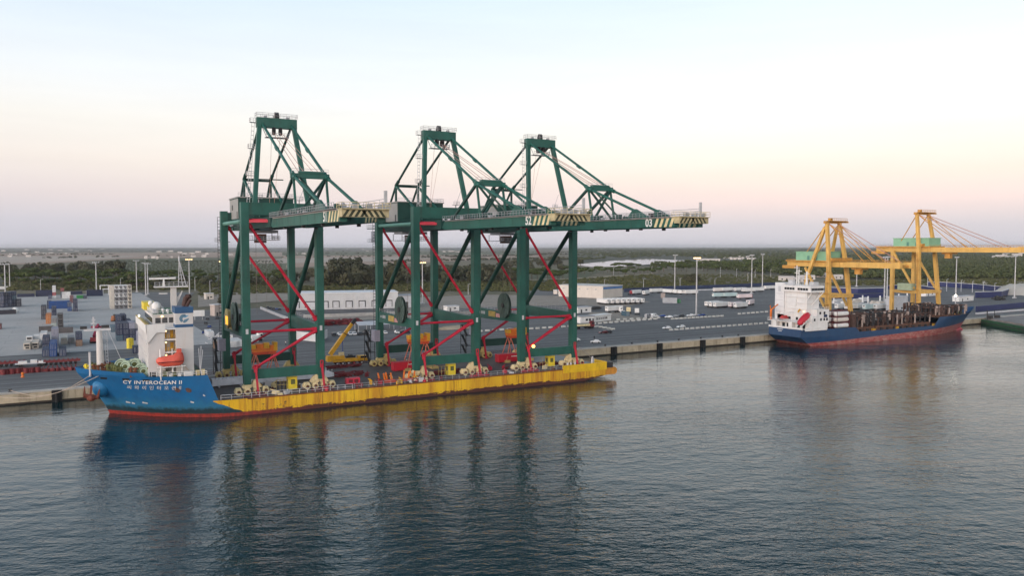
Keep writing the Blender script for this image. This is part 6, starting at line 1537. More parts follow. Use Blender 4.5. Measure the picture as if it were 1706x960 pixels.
wall_run('block_wall', 'grey block wall left of the green skip container', 'wall', [(1104, 505), (1128, 505.5)], 4.0, 1.0, M_GREY)
wall_run('block_wall', 'small brownish block wall behind the close trailer row', 'wall', [(1101, 497), (1108, 497)], 4.2, 1.0, mat('block_brown', (.30, .25, .23), .7, .15, .4))
t = thing('flatbed_lorry', 'dark flatbed lorry with cream load in front of the site cabin', 'lorry', at(973, 547.5), R(-3))
b = MB(); b.box(-6, 5, -1.2, 1.2, 1.0, 1.3); b.build('bed', M_DARK, t)
b = MB(); b.box(-5.8, 4, -1.1, 1.1, 1.3, 2.2); b.build('load', M_CREAM, t)
for x in (-4.6, -3.3, 2.8, 4.2):
    b = MB(); b.tube((x, -1.2, .5), (x, 1.2, .5), .5, n=10); b.build('wheel', M_BLACK, t)
# ---- cars and vans
def car_proto(name, m_, van=False):
    t = thing(name, name, 'van' if van else 'car', (0, 0, 0))
    L_, H_ = (5.4, 2.3) if van else (4.4, 1.48)
    pr = [(-L_ / 2, .35), (-L_ / 2 + .05, .95), (-L_ / 2 + .25, H_), (L_ / 2 - 1.9, H_ + .02), (L_ / 2 - 1.0, 1.25), (L_ / 2 - .1, 1.0), (L_ / 2, .35)] if van else [(-2.2, .35), (-2.18, .85), (-1.75, 1.0), (-1.25, 1.44), (.25, 1.48), (1.05, .98), (2.0, .85), (2.2, .35)]
    b = MB(); n = len(pr)
    rings = [[(x, s_ * (.88 if (z < 1.05 or van) else .70), z) for x, z in pr] for s_ in (-1, 1)]
    b.loft(rings); b.build('body', m_, t)
    b = MB()
    if van: b.add([(L_ / 2 - 1.75, -.8, H_ - .1), (L_ / 2 - 1.75, .8, H_ - .1), (L_ / 2 - .98, .8, 1.33), (L_ / 2 - .98, -.8, 1.33)], [(0, 1, 2, 3)]); b.box(L_ / 2 - 2.9, L_ / 2 - 1.9, -.9, .9, 1.35, 2.0)
    else:
        b.add([(.32, -.66, 1.45), (.32, .66, 1.45), (1.04, .72, 1.02), (1.04, -.72, 1.02)], [(0, 1, 2, 3)])
        b.add([(-1.3, -.66, 1.43), (-1.3, .66, 1.43), (-1.78, .72, 1.02), (-1.78, -.72, 1.02)], [(0, 1, 2, 3)])
        for s_ in (-1, 1): b.add([(-1.2, s_ * .735, 1.36), (.2, s_ * .725, 1.40), (.85, s_ * .82, 1.04), (-1.6, s_ * .82, 1.04)], [(0, 1, 2, 3)])
    b.build('window', M_GLASS, t)
    for x in ((1.45, -1.35) if not van else (1.75, -1.7)):
        for yy in (-.92, .70):
            b = MB(); b.tube((x, yy, .33), (x, yy + .22, .33), .33, n=10); b.build('wheel', M_BLACK, t)
    return t
M_CW, M_CD, M_CB, M_CR, M_CG = (mat('car_' + n_, c_, .25, .03, .5, spec=.6) for n_, c_ in (('white', (.72, .72, .72)), ('dark', (.025, .027, .032)), ('blue', (.03, .06, .20)), ('wine', (.10, .02, .025)), ('grey', (.22, .23, .25))))
CP = {}
def car(kind, px_, py_, rz, label, group=None, z=GZ):
    mm = {'white': M_CW, 'dark': M_CD, 'blue': M_CB, 'wine': M_CR, 'grey': M_CG, 'van': M_CW, 'greyvan': M_CG}[kind]
    if kind not in CP: o = CP[kind] = car_proto('van' if 'van' in kind else 'car', mm, 'van' in kind)
    else: o = dup(CP[kind], (0, 0, 0))
    X, Y, _ = at(px_, py_)
    o.location = (X, Y, z + .012); o.rotation_euler = (0, 0, R(rz)); o['label'] = label
    if group: o['group'] = group
    elif 'group' in o: del o['group']
for a in (('white', 1111, 548.5, 170, 'white car driving on the apron, left of two near the dashed line'), ('white', 1134.5, 546.5, 175, 'white car driving on the apron, right of two near the dashed line'), ('white', 992, 572, 150, 'white car alone near the quay edge right of the last crane'), ('white', 958, 569, 175, 'white car half hidden by the right crane front leg'), ('wine', 1005, 556, 172, 'dark red car on the apron below the white blocks'), ('dark', 1012, 555.5, 172, 'black car right of the dark red one'),
          ('van', 1090, 529, 10, 'white van parked right of the dirt patch'), ('greyvan', 1080, 529.5, 15, 'pale grey van left of the white one'), ('blue', 1103, 528.5, 160, 'violet blue car parked right of the white van'), ('white', 1114, 530, 160, 'white car second right of the white van'), ('grey', 1124, 529, 160, 'grey car third right of the white van'), ('dark', 1134, 528, 160, 'dark car fourth right of the white van'), ('white', 1150, 527.5, 170, 'white car at the foot of the lit mast'), ('blue', 1169, 527, 170, 'blue car right of the foot of the lit mast'), ('white', 1039, 521.5, 10, 'small white car between the lorry body and the cream tractor')): car(*a)
PARK = (('dark', 556), ('white', 565.5), ('blue', 574), ('white', 583), ('white', 590), ('dark', 599), ('dark', 608), ('grey', 616), ('dark', 622), ('white', 641), ('white', 661), ('dark', 670), ('dark', 678))
for k, (kd, x) in enumerate(PARK): car(kd, x, 559.5 - (x - 556) * .035, 82, '%s car under or beside the canopy, ' if False else '%s car parked %s' % (kd, ('left of all beside the canopy', 'second from left beside the canopy', 'third from left behind the yellow boom', 'just left of the yellow boom tip', 'just right of the yellow boom', 'under the canopy left end', 'second under the canopy', 'third under the canopy', 'fourth under the canopy', 'left of two white ones by the middle crane', 'right of two white ones by the middle crane', 'right of the last white one', 'at the right end of the canopy')[k]))
for k, (x, y) in enumerate(((446, 514), (451, 515), (456, 516), (461, 516.5), (466, 517))): car('dark' if k != 3 else 'blue', x, y, 75, 'dark car parked behind the white ramp wall', 'dark cars behind the ramp wall')
for k, (x, y, kd) in enumerate(((343, 540, 'dark'), (349, 546, 'blue'), (346, 533, 'dark'), (340, 556, 'blue'), (362, 532, 'dark'), (352, 553, 'grey'))): car(kd, x, y, 80, 'dark vehicle parked right of the white funnel', 'dark vehicles right of the funnel')
# plants and equipment right of the superstructure
container('white', 12.19, *at(352, 562), 90, 'white container right of the funnel with a pinkish box in front')
container('brown', 6.06, *at(365, 582), 90, 'pinkish brown box in front of the white container right of the funnel')
for i, (x, y) in enumerate(((390, 579), (400, 578))): container('white', 12.19, *at(x, y), 90, ('left', 'right')[i] + ' one of two white containers between the left crane legs')
container('white', 6.06, *at(426, 570), 90, 'white container behind the orange spreader of the left crane')
t = thing('notice_board', 'white notice board on two posts right of the funnel', 'sign', at(331, 533), 0)
b = MB(); b.box(-3.2, 3.2, -.15, .15, 2.0, 5.4); b.build('board', M_WHITE, t)
b = MB(); b.tube((-2, 0, 0), (-2, 0, 2), .2, n=5); b.tube((2, 0, 0), (2, 0, 2), .2, n=5); b.build('post', M_STEEL, t)
t = thing('scaffold_stack', 'stack of pale scaffold parts on the apron left of the left crane rear leg', 'scaffold', at(357, 578), 0)
b = MB(); rr = random.Random(3)
for _ in range(26):
    p = Vector((rr.uniform(-2.5, 2), rr.uniform(-1, 1), rr.uniform(.2, 5))); b.beam(p, p + Vector((rr.uniform(-1.6, 1.6), rr.uniform(-.5, .5), rr.uniform(-.6, 1.6))), .3, .3)
b.build('poles', M_LGREY, t)
# heaps
def mound(name, label, cat, c_, rx, ry, h_, m_, seed):
    rr_ = random.Random(seed); b = MB(); n = 18; rings = []
    for j, f_ in enumerate((1, .8, .5, .2)):
        rings.append([(rx * f_ * math.cos(2 * math.pi * i / n) * rr_.uniform(.85, 1.1), ry * f_ * math.sin(2 * math.pi * i / n) * rr_.uniform(.85, 1.1), (0, .5, .85, 1)[j] * h_ * rr_.uniform(.8, 1.15) if j else 0) for i in range(n)])
    b.loft(rings); return tag(b.build(name, m_, loc=c_, smooth=True), label, cat)
heap('scrap_heap', 'dark red scrap heap on the apron left of the yellow boom', 'scrap heap', at(560, 541), 26, 8, 150, M_WINE, .35, 2.6)
heap('scrap_heap', 'small dark scrap pile left of the white lorry body', 'scrap heap', at(990, 516), 9, 4, 40, M_DARK, .3, 1.6)
heap('scrap_heap', 'dark machine parts lying on the ground near the pale sand', 'scrap heap', at(1665, 500), 12, 4, 30, M_DARK, .5, 3)
mound('sand_heap', 'low pale sand heap on the apron between the cranes', 'sand heap', at(762, 547.5), 13, 5, 1.6, M_SAND, 2)
mound('sand_heap', 'large pale sand heap at the right edge behind a mast', 'sand heap', at(1712, 489), 42, 24, 9, M_PALESAND, 4)
# white and pale concrete blocks in rows
blk_ = None
def blocks(p0, p1, n, label, group, w_=2.2):
    global blk_
    for k in range(n):
        f_ = k / (n - 1); X, Y, _ = at(lerp(p0[0], p1[0], f_), lerp(p0[1], p1[1], f_))
        if blk_ is None:
            b = MB(); b.prism([(-.45, 0), (.45, 0), (.2, .85), (-.2, .85)], 0, -w_ / 2, w_ / 2); blk_ = tag(b.build('concrete_barrier', mat('barrier_white', (.52, .50, .46), .7, .15, .6)), label, 'barrier', group); o = blk_
        else: o = blk_.copy(); COL.objects.link(o)
        o['label'] = label; o['group'] = group; o.location = (X, Y, GZ + .01); o.rotation_euler = (0, 0, rng.uniform(-.06, .06))
blocks((1118, 551), (1277, 539.5), 19, 'white concrete barrier in the long row along the dashed apron line', 'barriers of the long apron row')
blocks((1121, 532.5), (1203, 527.5), 13, 'white concrete barrier in the row below the lit mast', 'barriers of the row below the lit mast')
blocks((990, 540.5), (1092, 532.5), 12, 'pale concrete barrier in the front row around the dirt patch', 'barriers of the front dirt patch row')
blocks((1030, 533.5), (1097, 530.5), 7, 'pale concrete barrier in the rear row around the dirt patch', 'barriers of the rear dirt patch row')
blocks((994, 545), (1021, 549.5), 5, 'white concrete block in the short diagonal row', 'blocks of the short diagonal row')
blocks((1232, 524), (1277, 520.5), 7, 'white concrete barrier in the row left of the white stern house', 'barriers left of the white stern house')
blocks((885, 549), (960, 544), 8, 'white concrete barrier seen through the right crane', 'barriers seen through the right crane')
blocks((800, 553), (860, 549), 6, 'white concrete barrier seen between middle and right crane', 'barriers between middle and right crane')
M_DULLRED = mat('dull_red', (.17, .03, .034), .65, .3, .8)
# self propelled platform trailers, red drums, reach stacker, mobile crane
def spmt(px_, py_, L_, label):
    t = thing('platform_trailer', label, 'platform trailer', at(px_, py_), 0, 'red multi wheel platform trailers')
    b = MB(); b.box(0, L_, -1.2, 1.2, 1.0, 1.7); b.build('platform', M_DULLRED, t)
    b = MB(); x = .8
    while x < L_ - .4: b.box(x - .25, x + .25, -1.22, 1.22, 1.7, 2.0); x += 1.4
    b.build('crossbeam', M_DULLRED, t)
    x = 1.0
    while x < L_ - .6:
        b = MB(); b.tube((x, -1.2, .5), (x, -.7, .5), .5, n=10); b.tube((x, .7, .5), (x, 1.2, .5), .5, n=10); b.tube((x, -1.22, .5), (x, -1.2, .5), .22, n=8); b.build('wheel', M_BLACK, t); x += 1.5
spmt(63, 610, 13, 'long red platform trailer with a row of wheels left of the bow'); spmt(-12, 612.5, 10, 'red platform trailer cut by the left picture edge')
dr = None
rr = random.Random(9)
for k in range(14):
    X, Y, _ = at(2 + k * 4.7 + rr.uniform(-.6, .6), 624.5 - k * .32 + rr.uniform(-.8, .4))
    if dr is None:
        b = MB(); b.tube((0, 0, 0), (0, 0, 1.7), .85, n=12)
        for z in (.5, 1.0, 1.6): b.tube((0, 0, z), (0, 0, z + .1), .92, n=12)
        dr = o = tag(b.build('drum', mat('drum_red', (.15, .020, .025), .6, .2, 1.0)), 'red drum in the row on the apron at the lower left', 'drum', 'red drums on the apron')
    else: o = dr.copy(); COL.objects.link(o)
    o.location = (X, Y, GZ + .01)
for k in range(8):
    X, Y, _ = at(73 + k * 7.6, 619.5 - k * .45)
    if k == 0:
        b = MB(); b.cbox((0, 0, .5), (1.7, 1.2, 1.0)); b.beam((-.5, 0, 1), (.3, 0, 1.8), .25); b.tube((-1.1, .2, .4), (-.6, .2, .4), .4, n=8)
        rs_ = o = tag(b.build('rigging_pile', M_DULLRED), 'small red rigging piece on the apron left of the bow', 'rigging', 'red rigging pieces on the apron')
    else: o = rs_.copy(); COL.objects.link(o); o.rotation_euler = (0, 0, k * .7)
    o.location = (X, Y, GZ + .01)
t = thing('flatbed_trailer', 'pale flatbed trailer with odd load between the red platform trailers', 'trailer', at(51, 611), 0)
b = MB(); b.box(-4.5, 4.5, -1.2, 1.2, 1.0, 1.3); b.build('bed', M_LGREY, t)
b = MB(); b.box(-3.6, -1, -1, 1, 1.3, 2.0); b.box(0, 2.0, -.9, .9, 1.3, 2.3); b.box(2.4, 3.8, -1, .6, 1.3, 1.9); b.build('load', M_WHITE, t)
for x in (-3, 2.4, 3.6):
    b = MB(); b.tube((x, -1.2, .5), (x, 1.2, .5), .5, n=9); b.build('wheel', M_BLACK, t)
b = MB(); b.tube((0, 0, 0), (0, 0, .9), .6, .15, n=10); b.sphere((0, 0, 1.2), .5, 8, 6); tag(b.build('marker_buoy', M_ORANGE, loc=at(38, 629)), 'orange and white marker buoy on the apron in front of the drums', 'buoy')
t = thing('reach_stacker', 'red container reach stacker standing in the yard behind the foremast', 'reach stacker', at(160, 571), R(70))
b = MB(); b.prism([(-3, .8), (3, .8), (3, 2.0), (.5, 2.2), (-3, 2.6)], 1, -1.3, 1.3); b.build('body', M_PINKRED, t)
b = MB(); b.box(-1.2, .6, -.8, .8, 2.2, 4.0); b.build('cab', M_GLASS, t)
b = MB(); b.beam((-2.6, 0, 3), (3.4, 0, 7.4), .8, 1.0); b.box(3.2, 3.9, -3, 3, 6.0, 6.8); b.build('boom', mat('stacker_wine', (.26, .02, .05), .5, .2, .5), t)
for x in (-2.2, 2.2):
    b = MB(); b.tube((x, -1.6, .8), (x, 1.6, .8), .8, n=12); b.build('wheel', M_BLACK, t)
t = thing('forklift', 'small orange forklift beside the navy containers', 'forklift', at(189, 536), R(60))
b = MB(); b.box(-1.4, 1.2, -.8, .8, .5, 1.8); b.box(-1, .4, -.7, .7, 1.8, 3.2); b.build('body', mat('rust_orange', (.32, .12, .05), .6, .2, .6), t)
b = MB(); b.box(1.2, 1.5, -.7, .7, .2, 4.0); b.build('mast', M_DARK, t)
for x in (-.9, .8):
    b = MB(); b.tube((x, -.9, .45), (x, .9, .45), .45, n=10); b.build('wheel', M_BLACK, t)
t = thing('storage_tank', 'upright yellow tank at the yard edge left of the white superstructure', 'tank', at(217, 580.5), 0)
b = MB(); b.tube((0, 0, 0), (0, 0, 3.9), 1.35, n=16); b.tube((0, 0, 3.9), (0, 0, 4.2), 1.35, .7, n=16); b.build('shell', M_LEMON, t, smooth=True)
b = MB(); b.ladder((-.2, -1.45, .2), (-.2, -1.45, 4.0), .5, .6, r=.05); b.build('ladder', M_OLIVE, t)
b = MB(); b.sphere((0, 0, 1.6), 2.0, 12, 8, .9); b.tube((0, 0, 0), (0, 0, 1), 1.2, n=10); tag(b.build('dome_tank', M_WHITE, loc=at(26, 521), smooth=True), 'white dome shaped tank beside the low dark containers', 'tank')
# yellow mobile crane on the quay behind the deck
t = thing('mobile_crane', 'yellow five axle mobile crane with raised telescopic boom on the quay', 'mobile crane', (80.6, 268.2, GZ + .01), R(-3))
b = MB(); b.box(-1.0, 10.6, -1.35, 1.35, 1.15, 1.9); b.box(8.2, 11.0, -1.3, 1.3, 1.6, 2.9); b.box(10.6, 11.6, -1.2, 1.2, .9, 2.0); b.box(3.4, 7.6, -1.2, 1.2, 1.9, 2.3); b.build('carrier', M_YELLOW, t)
b = MB(); b.box(8.9, 11.05, -1.33, 1.33, 2.1, 2.75); b.build('carrier_window', M_GLASS, t)
for k, x in enumerate((.6, 2.6, 4.6, 6.6, 9.3)):
    b = MB()
    for yy in (-1.4, .9): b.tube((x, yy, .62), (x, yy + .5, .62), .62, n=12)
    w_ = b.build('wheel', M_BLACK, t); b = MB(); b.tube((x, -1.43, .62), (x, -1.4, .62), .36, n=10); b.build('rim', M_PINKRED if k == 3 else M_LGREY, w_)
b = MB(); b.box(-2.6, 3.2, -1.3, 1.3, 2.0, 3.4); b.box(-2.8, -1.2, -1.4, 1.4, 1.4, 3.0); b.build('superstructure', M_YELLOW, t)
b = MB(); b.box(1.2, 3.0, -1.6, -.7, 3.4, 4.6); b.build('operator_cab', M_CREAM, t)
b = MB(); b.box(4.0, 7.2, -.8, .8, 2.3, 3.0); b.box(5.0, 6.2, -1.0, 1.0, 3.0, 3.4); b.build('winch', M_DARK, t)
b = MB(); d0, d1 = Vector((-1.6, 0, 3.8)), Vector((7.2, .2, 15.4)); b.beam(d0, d0.lerp(d1, .62), 1.25, 1.35); b.beam(d0.lerp(d1, .60), d0.lerp(d1, .9), 1.0, 1.1); bm_ = b.build('boom', M_YELLOW, t)
b = MB(); b.beam(d0.lerp(d1, .9), d1 + Vector((.4, 0, .3)), 1.0, 1.2); b.tube(d1 + Vector((.2, -.5, .2)), d1 + Vector((.2, .5, .2)), .5, n=10); b.build('boom_head', M_DARK, bm_)
b = MB(); b.beam(d0.lerp(d1, .60), d0.lerp(d1, .615), 1.45, 1.5); b.build('boom_collar', M_DARK, bm_)
b = MB(); b.tube((2.9, 0, 3.2), d0.lerp(d1, .50), .22, n=8); b.build('lift_cylinder', mat('cylinder_blue', (.12, .16, .34), .4, .1, .5), t)
b = MB(); b.tube(d1 + Vector((.7, 0, 0)), d1 + Vector((.7, 0, -3.2)), .05, n=4); b.box(d1.x + .5, d1.x + .9, -.2, .2, d1.z - 4, d1.z - 3.2); b.build('hook', M_DARK, bm_)
# people far off on the apron
def person(px_, py_, label, shirt):
    t = thing('person', label, 'person', at(px_, py_), 0)
    b = MB()
    rings = [[(x + w_ * math.cos(a), d_ * math.sin(a), z) for a in np.linspace(0, 2 * math.pi, 9)[:-1]] for z, w_, d_, x in ((.78, .20, .13, 0), (1.0, .19, .13, 0), (1.25, .24, .14, 0), (1.43, .22, .12, 0), (1.5, .08, .08, 0), (1.56, .075, .08, 0), (1.62, .10, .10, 0), (1.72, .11, .12, 0), (1.8, .06, .07, 0))]
    b.loft(rings)
    for s_ in (-1, 1): b.tube((s_ * .1, 0, .82), (s_ * .13, .02, .45), .10, .075); b.tube((s_ * .13, .02, .45), (s_ * .14, -.02, .03), .075, .05); b.tube((s_ * .24, 0, 1.4), (s_ * .30, .02, 1.1), .055, .05); b.tube((s_ * .30, .02, 1.1), (s_ * .30, -.08, .84), .05, .04); b.box(s_ * .14 - .05, s_ * .14 + .05, -.16, .08, 0, .07)
    b.build('body', mat('trousers_navy', (.02, .022, .035), .8, .2, 2), t)
    b = MB(); b.loft([[(w_ * math.cos(a), d_ * math.sin(a), z) for a in np.linspace(0, 2 * math.pi, 9)[:-1]] for z, w_, d_ in ((.92, .21, .15), (1.25, .255, .155), (1.44, .235, .135))]); b.build('vest', shirt, t)
person(476, 575, 'person in a pale vest walking on the apron seen through the left crane', M_WHITE)
person(990, 566, 'person in dark clothes standing behind the lone white car', M_DARK)
person(777, 579, 'person in a white vest on the apron, left of two between the crane legs', M_WHITE)
person(791, 581, 'person in a white vest on the apron, right of two between the crane legs', M_WHITE)

# ================================================================ TREES, SCRUB, FAR WOODS, FAR BUILDINGS
def leaf_mat(name, c1, c2, c3):
    m, N, L, b = node_mat(name)
    oi = N.new('ShaderNodeObjectInfo')
    n1 = pos_noise(N, L, .035, 4, .6); n2 = pos_noise(N, L, .5, 3, .6)
    c = mix(N, L, mrange(N, L, n1, .36, .64), c1, c2)
    c = mix(N, L, mrange(N, L, n2, .40, .68, 0, .7), c, c3)
    c = mix(N, L, mrange(N, L, oi.outputs['Random'], 0, 1, 0, .45), c, c2)
    L.new(c, b.inputs['Base Color']); b.inputs['Roughness'].default_value = .75; b.inputs['Specular IOR Level'].default_value = .15
    return m
M_PINE = leaf_mat('pine_foliage', (.062, .084, .020), (.036, .052, .016), (.105, .125, .032))
M_OAK = leaf_mat('dark_foliage', (.050, .056, .028), (.070, .066, .040), (.088, .090, .046))
M_EUC = leaf_mat('eucalyptus_foliage', (.048, .055, .032), (.070, .072, .045), (.095, .098, .062))
M_SCRUB = leaf_mat('scrub_foliage', (.110, .112, .040), (.068, .078, .030), (.165, .142, .066))
M_WOOD = leaf_mat('far_wood_foliage', (.070, .084, .030), (.046, .060, .024), (.105, .115, .042))
M_BARK = mat('tree_bark', (.10, .075, .055), .9, .3, 1.0)
def leaf_cloud(lobes, n, size, seed, hollow=.55):
    """n leaf clumps (small quads) through a set of ellipsoid lobes, denser towards their skin"""
    g = np.random.default_rng(seed); lob = np.array(lobes, float)
    vol = lob[:, 3] * lob[:, 4] * lob[:, 5]; ids = g.choice(len(lob), n, p=vol / vol.sum())
    d = g.normal(size=(n, 3)); d /= np.linalg.norm(d, axis=1)[:, None]
    r = hollow + (1 - hollow) * g.random(n) ** .6
    r *= g.uniform(.82, 1.12, n)
    c = lob[ids, :3] + d * r[:, None] * lob[ids, 3:6]
    a = g.normal(size=(n, 3)); a /= np.linalg.norm(a, axis=1)[:, None]
    u = np.cross(d, a); u /= np.linalg.norm(u, axis=1)[:, None] + 1e-9
    w = np.cross(u, d + .5 * a); w /= np.linalg.norm(w, axis=1)[:, None] + 1e-9
    s = size * g.uniform(.6, 1.3, n)[:, None]
    q_ = np.stack([c - u * s - w * s * .7, c + u * s - w * s * .5, c + u * s * .8 + w * s * .7, c - u * s * .7 + w * s], 1)
    return q_.reshape(-1, 3)
def quads_mesh(name, V, m_):
    n = len(V) // 4
    me = bpy.data.meshes.new(name)
    me.vertices.add(len(V)); me.vertices.foreach_set('co', np.ascontiguousarray(V, dtype=np.float32).ravel())
    me.loops.add(n * 4); me.loops.foreach_set('vertex_index', np.arange(n * 4, dtype=np.int32))
    me.polygons.add(n); me.polygons.foreach_set('loop_start', np.arange(0, n * 4, 4, dtype=np.int32))
    try: me.polygons.foreach_set('loop_total', np.full(n, 4, dtype=np.int32))
    except Exception: pass
    me.materials.append(m_); me.update(calc_edges=True); me.validate()
    return me
def tree_proto(name, lobes, n, size, seed, m_, trunk):
    t = thing(name, name, 'tree', (0, 0, 0))
    o = bpy.data.objects.new('crown', quads_mesh('crown', leaf_cloud(lobes, n, size, seed), m_)); COL.objects.link(o); o.parent = t
    b = MB()
    h, r = trunk; b.tube((0, 0, -.3), (.1, 0, h), r, r * .6, n=7)
    for lx in lobes[:5]: b.tube((.1, 0, h * .8), (lx[0] * .8, lx[1] * .8, lx[2]), r * .5, r * .2, n=5)
    b.build('trunk', M_BARK, t)
    return t
rr = random.Random(21)
def lobes_pine(s):
    g = random.Random(s); return [(0, 0, 7.6, 3.6, 3.6, 1.5)] + [(3.0 * math.cos(a) * g.uniform(.7, 1.2), 3.0 * math.sin(a) * g.uniform(.7, 1.2), 7 + g.uniform(-.6, .9), 2.2, 2.2, 1.25) for a in np.linspace(0, 6.28, 7)[:-1] + g.uniform(0, 1)]
def lobes_round(s):
    g = random.Random(s); return [(0, 0, 4.6, 3.0, 3.0, 3.4)] + [(2.2 * math.cos(a) * g.uniform(.6, 1.3), 2.2 * math.sin(a) * g.uniform(.6, 1.3), g.uniform(2.6, 7.6), g.uniform(1.5, 2.3), g.uniform(1.5, 2.3), g.uniform(1.4, 2.2)) for a in np.linspace(0, 6.28, 8)[:-1] + g.uniform(0, 1)]
def lobes_tall(s):
    g = random.Random(s); return [(0, 0, 13, 3.4, 3.4, 5.5)] + [(3.2 * math.cos(a) * g.uniform(.5, 1.3), 3.2 * math.sin(a) * g.uniform(.5, 1.3), g.uniform(6, 18.5), g.uniform(1.7, 2.8), g.uniform(1.7, 2.8), g.uniform(2, 3.4)) for a in np.linspace(0, 12.5, 11)[:-1] + g.uniform(0, 1)]
PR = {'pine': [tree_proto('stone_pine', lobes_pine(s), 430, .62, s, M_PINE, (7, .35)) for s in (1, 2, 3)],
      'dark': [tree_proto('broadleaf_tree', lobes_round(s), 430, .62, s + 10, M_OAK, (4, .35)) for s in (1, 2, 3)],
      'tall': [tree_proto('eucalyptus_tree', lobes_tall(s), 620, .75, s + 20, M_EUC, (12, .5)) for s in (1, 2, 3)]}
usedp = set()
def plant(kind, px_, py_, s, label, group, sz=1.0):
    X, Y, _ = at(px_, py_, 3.3)
    i = rr.randrange(3)
    if (kind, i) not in usedp: usedp.add((kind, i)); o = PR[kind][i]
    else: o = dup(PR[kind][i], (0, 0, 0))
    o.location = (X, Y, 3.25); o.rotation_euler = (0, 0, rr.uniform(0, 6.28)); o.scale = (s * 1.3, s * 1.3, s * sz * 1.08)
    o['label'] = label; o['group'] = group
def row(kind, n, x0, x1, y0, y1, s0, s1, label, group, sz=1.0):
    for k in range(n):
        plant(kind, lerp(x0, x1, (k + rr.uniform(-.4, 1.4)) / n), rr.uniform(y0, y1), rr.uniform(s0, s1), label, group, sz)
row('pine', 46, 15, 245, 462, 478, .95, 1.45, 'olive green umbrella pine in the grove behind the container yard', 'pines of the grove behind the container yard')
row('pine', 16, 20, 235, 476, 482, .8, 1.1, 'olive green umbrella pine in the grove behind the container yard', 'pines of the grove behind the container yard')
row('dark', 24, 5, 205, 454, 462, 1.2, 2.0, 'brownish round tree at the back of the grove behind the container yard', 'round trees behind the yard grove', 1.1)
row('tall', 5, 165, 205, 455, 460, .95, 1.15, 'tall dark tree over the grove, left of the far green field', 'tall trees over the yard grove', .9)
row('tall', 3, -2, 14, 462, 472, .9, 1.1, 'tall reddish tree at the left picture edge', 'tall trees at the left picture edge')
row('dark', 16, 205, 480, 474, 480, .9, 1.35, 'dark tree in the belt below the far green field', 'dark trees below the far green field')
row('pine', 34, 205, 485, 463, 475, .9, 1.3, 'umbrella pine in the belt below the far green field', 'pines below the far green field')
row('dark', 8, 470, 545, 462, 474, 1.2, 1.8, 'dark tree between the left crane rear and front legs', 'dark trees behind the left crane')
row('tall', 7, 556, 606, 470, 477, 1.05, 1.38, 'tall grey green eucalyptus in the high clump left of the middle crane', 'eucalyptus trees of the high clump')
row('dark', 16, 540, 665, 473, 481, 1.3, 1.9, 'dark bushy tree at the foot of the eucalyptus clump', 'bushy trees under the eucalyptus clump', 1.2)
row('dark', 20, 610, 730, 466, 476, 1.3, 1.9, 'dark tree in the wood behind the middle crane', 'trees of the wood behind the middle crane', 1.25)
row('tall', 15, 690, 850, 466, 476, .75, 1.08, 'brown green tall tree in the wood behind the middle crane', 'tall trees behind the middle crane')
row('dark', 24, 720, 860, 464, 475, 1.2, 1.8, 'dark tree in the wood behind the middle crane', 'trees of the wood behind the middle crane', 1.2)
row('pine', 24, 845, 968, 455, 468, .9, 1.35, 'umbrella pine in the green belt behind the right crane', 'pines behind the right crane')
row('dark', 14, 840, 965, 440, 452, 1.4, 2.2, 'dark tree far behind the right crane', 'far dark trees behind the right crane')
row('pine', 40, 958, 1100, 451.5, 458.5, .62, .95, 'umbrella pine on the near shore of the bright lagoon', 'pines on the lagoon shore')
row('pine', 9, 1024, 1066, 446.5, 448, 1.0, 1.3, 'large umbrella pine standing against the bright lagoon', 'large pines against the lagoon', .9)
row('pine', 60, 1085, 1330, 441.5, 455, .95, 1.4, 'umbrella pine in the dense belt right of the lagoon', 'pines right of the lagoon')
row('dark', 7, 1142, 1160, 468, 474, .9, 1.2, 'dark round bush beside the lit apron mast', 'round bushes beside the lit mast')
plant('dark', 374, 513, 1.05, 'round bush tree beside the beige shed', 'round bush by the shed', .75)
# nameless masses: scrub belt, far woods, field hedges
def scatter(name, pts, tmpl, m_, label=None):
    out = []
    for (X, Y, s, sw, k) in pts:
        T = tmpl[k % len(tmpl)]; a = rng.uniform(0, 6.28); ca, sa = math.cos(a), math.sin(a)
        V = np.empty_like(T); V[:, 0] = (T[:, 0] * ca - T[:, 1] * sa) * sw + X; V[:, 1] = (T[:, 0] * sa + T[:, 1] * ca) * sw + Y; V[:, 2] = T[:, 2] * s + 3.25
        out.append(V)
    o = bpy.data.objects.new(name, quads_mesh(name, np.concatenate(out), m_)); COL.objects.link(o)
    return tag(o, label, None, None, 'stuff')
bush = [leaf_cloud([(0, 0, .8, 1.5, 1.5, .9), (1, .4, .6, 1, 1, .7), (-.8, .7, .7, 1, 1, .8)], 46, .34, s + 40, .4) for s in range(4)]
clump = [leaf_cloud([(0, 0, 4.2, 3.4, 3.4, 2.6), (2, 1, 3.4, 2.2, 2.2, 2.0), (-1.6, 1.8, 3.6, 2.0, 2.0, 2.0), (.3, -2.2, 3.2, 2.2, 2.2, 1.8)], 40, 1.05, s + 60, .5) for s in range(4)]
def inpoly(x, y, P_):
    r_ = False; j = len(P_) - 1
    for i in range(len(P_)):
        if (P_[i][1] > y) != (P_[j][1] > y) and x < (P_[j][0] - P_[i][0]) * (y - P_[i][1]) / (P_[j][1] - P_[i][1] + 1e-9) + P_[i][0]: r_ = not r_
        j = i
    return r_
def sample(n, poly, fn, avoid=()):
    xs = [p[0] for p in poly]; ys = [p[1] for p in poly]; out = []
    while len(out) < n:
        x, y = rr.uniform(min(xs), max(xs)), rr.uniform(min(ys), max(ys))
        if not inpoly(x, y, poly) or any(inpoly(x, y, a) for a in avoid): continue
        X, Y, _ = at(x, y, 3.3); s, sw = fn(x, y, math.hypot(X, Y)); out.append((X, Y, s, sw, rr.randrange(4)))
    return out
